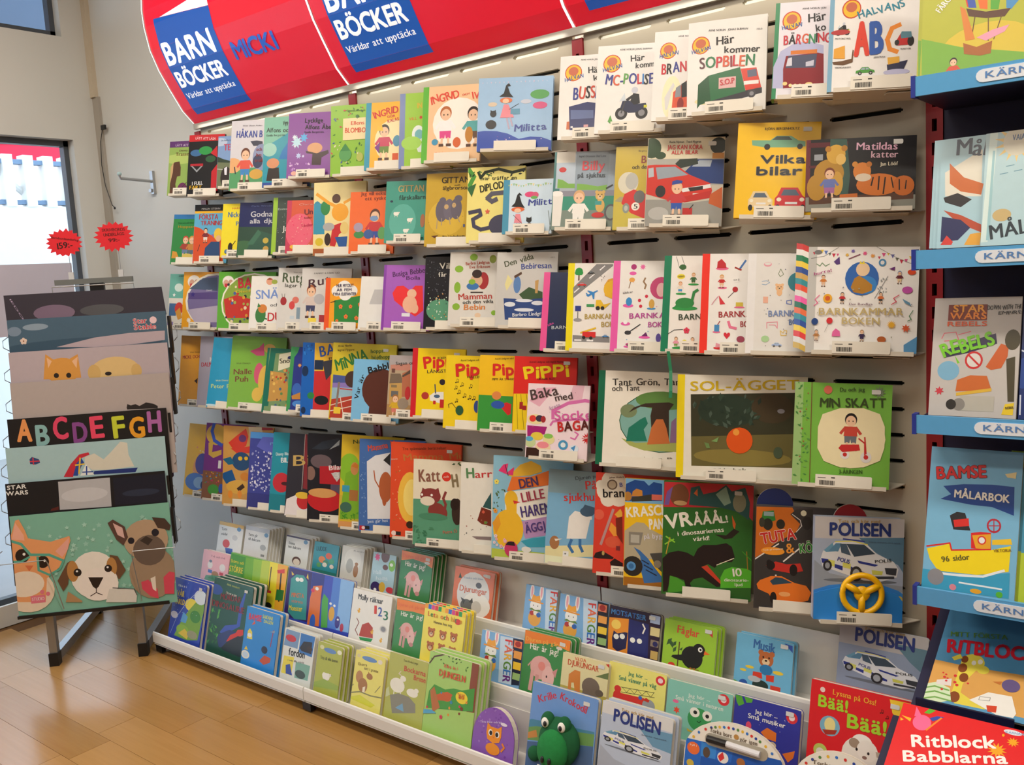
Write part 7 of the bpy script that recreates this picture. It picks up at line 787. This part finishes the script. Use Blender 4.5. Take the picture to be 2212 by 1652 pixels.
mb = MB(); mb.prism([(.064+(.125 if abs(t) < 1.6 else 0)+.014*math.cos(t), .238+.014*math.sin(t)) for t in [math.radians(-90+k*22.5) for k in range(9)]]+[(.064+.014*math.cos(t), .238+.014*math.sin(t)) for t in [math.radians(90+k*22.5) for k in range(9)]], -.0022, -.001); mb.build('pen_tray', mat('clear_tray', '#a8a090', .2), K)
# green ribbon bookmark hanging from the green spined nursery book
G = ROOTS['barngreen']; inv = G.matrix_world.inverted() if False else frame(*[float(v) for v in [g for g in wall if g[1] == 'barngreen'][0][2:5]], *[float(v) for v in [g for g in wall if g[1] == 'barngreen'][0][7:9]]).inverted()
mb = MB(); pts = [(2.122, -.15, 1.158), (2.128, -.152, 1.11), (2.134, -.166, 1.062), (2.133, -.168, 1.045)]
for (a, b) in zip(pts, pts[1:]):
    q = [Vector((a[0]-.004, a[1], a[2])), Vector((a[0]+.004, a[1]+.002, a[2])), Vector((b[0]+.004, b[1]+.002, b[2])), Vector((b[0]-.004, b[1], b[2]))]
    mb.face([inv @ v for v in q], (1, 1, 1))
mb.build('ribbon_bookmark', mat('green_ribbon', '#1f7a52', .5), G)
# two shaped boards peeping out behind the sports car and police books
for nm, dx, w, h, c, lb in (('tuta', .0, .085, .288, '#1f2a5a', 'navy shaped board book peeping above the orange sports car book'), ('polisen', .045, .075, .262, '#9a2430', 'dark red rounded board book peeping above the police book')):
    g = [v for v in wall if v[1] == nm][0]
    r = props(empty('board_book', frame(*[float(v) for v in g[2:5]], float(g[7]), float(g[8])) @ Matrix.Translation((dx, float(g[9])/1000+.002, .002))), lb, 'book')
    MB().prism(arch(w, h, .86), 0, .004, lin(c)).build('front_cover', M_PRINT, r); MB().prism(arch(w, h, .86), .004, .008, (1, 1, 1)).build('page_block', M_PAPER, r)

# ------------------------------------------------------------------ blue shelving to the right
M_NAVY = mat('navy_enamel', '#12163a', .45); M_RAIL = mat('light_blue_rail', '#5aa6dc', .35, noise=.12, nscale=90); M_PILL = mat('pill_white', '#dfe8f2', .4)
o = boxo('blue_back_panel', (2.718, 4.2, .0, .02, .1, 2.6), M_NAVY); props(o, 'navy blue back panel behind the colouring books', 'panel')
for i, (zt, nm) in enumerate(((1.695, 'balloon'), (1.371, 'feathers'), (1.05, 'graffiti'), (.70, 'ship'))):
    r = props(empty('blue_shelf', Matrix.Translation((2.724, -.262, zt))), 'navy shelf with light blue price rail under the colouring book with %s' % nm, 'shelf')
    MB().box(0, 1.2, .004, .25, -.036, -.012).build('shelf_board', M_NAVY, r)
    MB().box(.006, 1.2, -.003, .004, -.036, .0).build('price_rail', M_RAIL, r)
    MB().box(-.002, .006, -.004, .02, -.038, .002).build('end_cap', mat('royal_blue', '#23348e', .4), r)
    for X in (.122, .55):
        p = MB().prism([(X+.012*math.cos(t)+dx, -.018+.0115*math.sin(t)) for dx, t0 in ((.115, -90), (.0, 90)) for t in [math.radians(t0+k*30) for k in range(7)]], -.0045, -.003).build('rail_label', M_PILL, r)
        P = Print(1, 1, BIG); P.run('t KÄRNAN %s -.023 %s -.023 .0115 #5a8ac8' % (X+.004, X+.113))
        link('lettering', P.mesh('lettering', P.txt, M_MATTE, .0052), p)
r = props(empty('sloping_shelf', Matrix.Translation((2.724, -.305, .45))), 'navy sloping shelf with dark front lip holding drawing pads', 'shelf')
mb = MB(); mb.face([(0, 0, .0), (1.2, 0, .0), (1.2, .3, .16), (0, .3, .16)], (1, 1, 1)); mb.build('slope', M_NAVY, r)
MB().box(.015, .19, -.006, 0, .004, .036).build('front_lip', M_NAVY, r)
r = props(empty('pad_support', Matrix.Translation((2.73, -.76, .0))), 'low navy sloping stand under the red drawing pad', 'stand')
mb = MB(); mb.face([(0, 0, .345), (1.2, 0, .345), (1.2, .33, .5), (0, .33, .5)], (1, 1, 1)); mb.face([(0, 0, 0), (1.2, 0, 0), (1.2, 0, .345), (0, 0, .345)], (1, 1, 1)); mb.face([(0, 0, 0), (0, 0, .345), (0, .33, .5), (0, .33, 0)], (1, 1, 1))
mb.build('stand_body', M_NAVY, r); MB().box(0, 1.2, -.006, 0, .335, .372).build('front_lip', M_NAVY, r)

# ------------------------------------------------------------------ desk mat rack by the window
F0 = Vector((-.12, -.565, 0)); RM = Matrix(((A_.x, -D_.x, 0, F0.x), (A_.y, -D_.y, 0, F0.y), (0, 0, 1, 0), (0, 0, 0, 1)))   # x along the rack, y away from the viewer
r = props(empty('mat_rack', RM), 'black and grey floor rack with wire pockets holding desk mats', 'rack')
for X in (-.16, .16):
    mb = MB(); mb.box(X-.014, X+.014, 0, .028, .03, .2); n_ = len(mb.v)
    mb.v += [(x_, y_+z_*.1405, z_) for z_ in (.2, 1.36) for x_ in (X-.014, X+.014) for y_ in (-.028, 0)]
    for q in ((0, 2, 6, 4), (1, 5, 7, 3), (0, 4, 5, 1), (2, 3, 7, 6), (4, 6, 7, 5)): mb.f.append(tuple(n_+i for i in q)); mb.c.append((1, 1, 1))
    mb.build('upright', M_STEEL, r)
    MB().box(X-.014, X+.014, .0, .56, .012, .046).build('base_bar', M_STEEL, r)
    MB().box(X-.017, X+.017, -.006, .03, 0, .05).build('foot_cap', M_BLACK, r)
    MB().box(X-.017, X+.017, .54, .566, 0, .05).build('foot_cap', M_BLACK, r)
t8 = math.tan(math.radians(8))
for i, f in enumerate(rk):
    zt = {'pets': .59, 'sw': .708, 'ice': .836, 'abc': .94, 'grey': 1.07, 'catp': 1.182, 'stable': 1.3}[f[1]]
    yt = -(.069-(zt-.222)*t8)
    al = {'pets': -.247, 'sw': -.253, 'ice': -.245, 'abc': -.232, 'grey': -.214, 'catp': -.212, 'stable': -.21}[f[1]]
    MB().box(al+.563, al+.572, yt+.002, yt+.03, zt-.16, zt-.02).build('side_stop', M_BLACK, r)
    for s_, X in ((-1, al-.006), (1, al+.578)):
        MB().tube([(X, yt+.02, zt-.06), (X+.016*s_, yt+.0, zt-.075), (X+.016*s_, yt-.002, zt-.1), (X, yt+.015, zt-.115)], .0017, n=5).build('wire_loop', M_STEEL, r)
y0 = -.075
MB().tube([(-.275, y0+.03, .47), (-.285, y0-.01, .46), (-.275, y0-.014, .432), (-.115, y0-.014, .434), (-.11, y0-.012, .42), (-.085, y0+.02, .235)], .0018, n=6).build('front_wire', M_STEEL, r)
MB().tube([(.335, y0+.01, .45), (.335, y0-.014, .436), (.185, y0-.014, .436), (.18, y0-.012, .42), (.19, y0+.02, .235)], .0018, n=6).build('front_wire', M_STEEL, r)
MB().box(-.25, .285, -.05, .0, .21, .222).build('lower_rail', M_BLACK, r)
zt, yt = 1.306, .083
mb = MB(); mb.face([(-.21, yt, zt-.02), (.352, yt, zt-.02), (.335, yt+.045, zt+.085), (-.227, yt+.045, zt+.085)], lin('#2a1830'))
mb.face([(-.227, yt+.048, zt+.085), (.335, yt+.048, zt+.085), (.352, yt+.004, zt-.02), (-.21, yt+.004, zt-.02)], lin('#161218')); mb.build('dark_header_card', mat('header_card', '#1c1020', .75), r)
hd = [k for k in bpy.data.objects if k.name == 'dark_header_card'][0]
hm = lambda mb, pts, c_, off: mb.face([(-.21+(x_*.562)-.017*y_, yt+.045*y_-.001-off, zt-.02+.105*y_) for x_, y_ in pts], c_)
P = Print(.562, .115, None, 'hd'); P.run('e .3 .3 .13 .28 #5a3f58;e .6 .3 .14 .2 #171019;t IEDO .035 .85 .1 .12 .05 #9a86a0')
link('header_picture', P.mesh('header_picture', P.pic, M_MATTE, 0, hm), hd); link('header_lettering', P.mesh('header_lettering', P.txt, M_MATTE, .001, hm), hd)
zz = 1.389
MB().tube([(-.055, .13, zz-.01), (-.055, .13, zz+.022), (.235, .13, zz+.022), (.235, .13, zz-.01)], .0022, n=6).build('top_wire', M_STEEL, r)
MB().box(-.05, .228, .145, .165, zz+.028, zz+.048).build('top_channel', mat('grey_channel', '#6e7270', .4), r)
MB().box(.075, .125, .14, .16, zz-.03, zz+.03).build('top_bracket', M_BLACK, r)
def star_sign(px, pz, rr, txt, label, sx, seed):
    q = props(empty('price_star', RM @ Matrix.Translation((px, .15, pz)) @ Matrix.Rotation(math.radians(sx), 4, 'Y')), label, 'sign')
    R = random.Random(seed); pts = []
    for i in range(36):
        a = 2*math.pi*i/36; k = rr*(1 if i % 2 == 0 else .8)*R.uniform(.96, 1.04); pts.append((k*math.cos(a), k*.8*math.sin(a)))
    MB().prism(pts, -.0008, 0, lin('#e2202e')).build('star_card', M_MATTE, q)
    P = Print(1, 1, BIG, seed); P.run(txt); link('handwriting', P.mesh('handwriting', P.txt, M_MATTE, .0014), q)
    MB().tube([(.01, .002, -rr*.6), (.012, .002, zz+.06-pz)], .0011, n=5).build('wire_stem', M_STEEL, q)
    MB().box(.002, .02, -.003, .006, zz+.045-pz, zz+.075-pz).build('clip', mat('clear_clip', '#c8ccd0', .2), q)
star_sign(.0, 1.574, .066, 't Skrivbordsunderlag -.045 .018 .05 .003 .008 #5a0d12;t 159:- -.025 -.022 .028 -.018 .022 #2a0a0c 0.1', 'red starburst price card marked 159 against the window', 0, 'a')
star_sign(.178, 1.588, .071, 't SKRIVBORDS -.04 .02 .042 .02 .011 #6a0d12;t UNDERLÄGG -.036 .002 .038 .004 .011 #6a0d12;t 99:- -.02 -.02 .02 -.018 .013 #5a0d12', 'red starburst price card marked 99 beside the other card', 0, 'b')

# ------------------------------------------------------------------ small things on the wall by the corner
r = props(empty('wall_hook', Matrix.Translation((-.433, YB, 1.835))), 'grey metal display hook fixed to the bare wall', 'hook')
MB().box(-.011, .011, -.012, 0, -.048, .048).build('hook_plate', M_STEEL, r); MB().tube([(0, -.01, .005), (0, -.15, .012), (0, -.155, .028)], .006).build('hook_arm', M_STEEL, r)
MB().ellipsoid(0, -.153, .03, .009, .009, .009).build('hook_tip', mat('pale_plastic', '#a8c4c8', .4), r); MB().box(-.018, .0, -.018, -.01, -.04, -.026).build('hook_tab', M_STEEL, r)
r = props(empty('hanging_cable', Matrix.Translation((-.80, YB-.018, 2.1))), 'thin dark cable hanging loose beside the window frame', 'cable')
MB().tube([(.03, 0, .02), (.0, -.003, -.05), (-.012, -.003, -.15), (.0, -.003, -.24), (.04, -.003, -.33), (.06, -.003, -.345)], .0018, n=6).build('cable', M_BLACK, r)
MB().box(.02, .05, -.006, .004, .0, .02).build('cable_clip', M_BLACK, r); MB().ellipsoid(.06, -.003, -.346, .006, .004, .006).build('cable_end', M_BLACK, r)
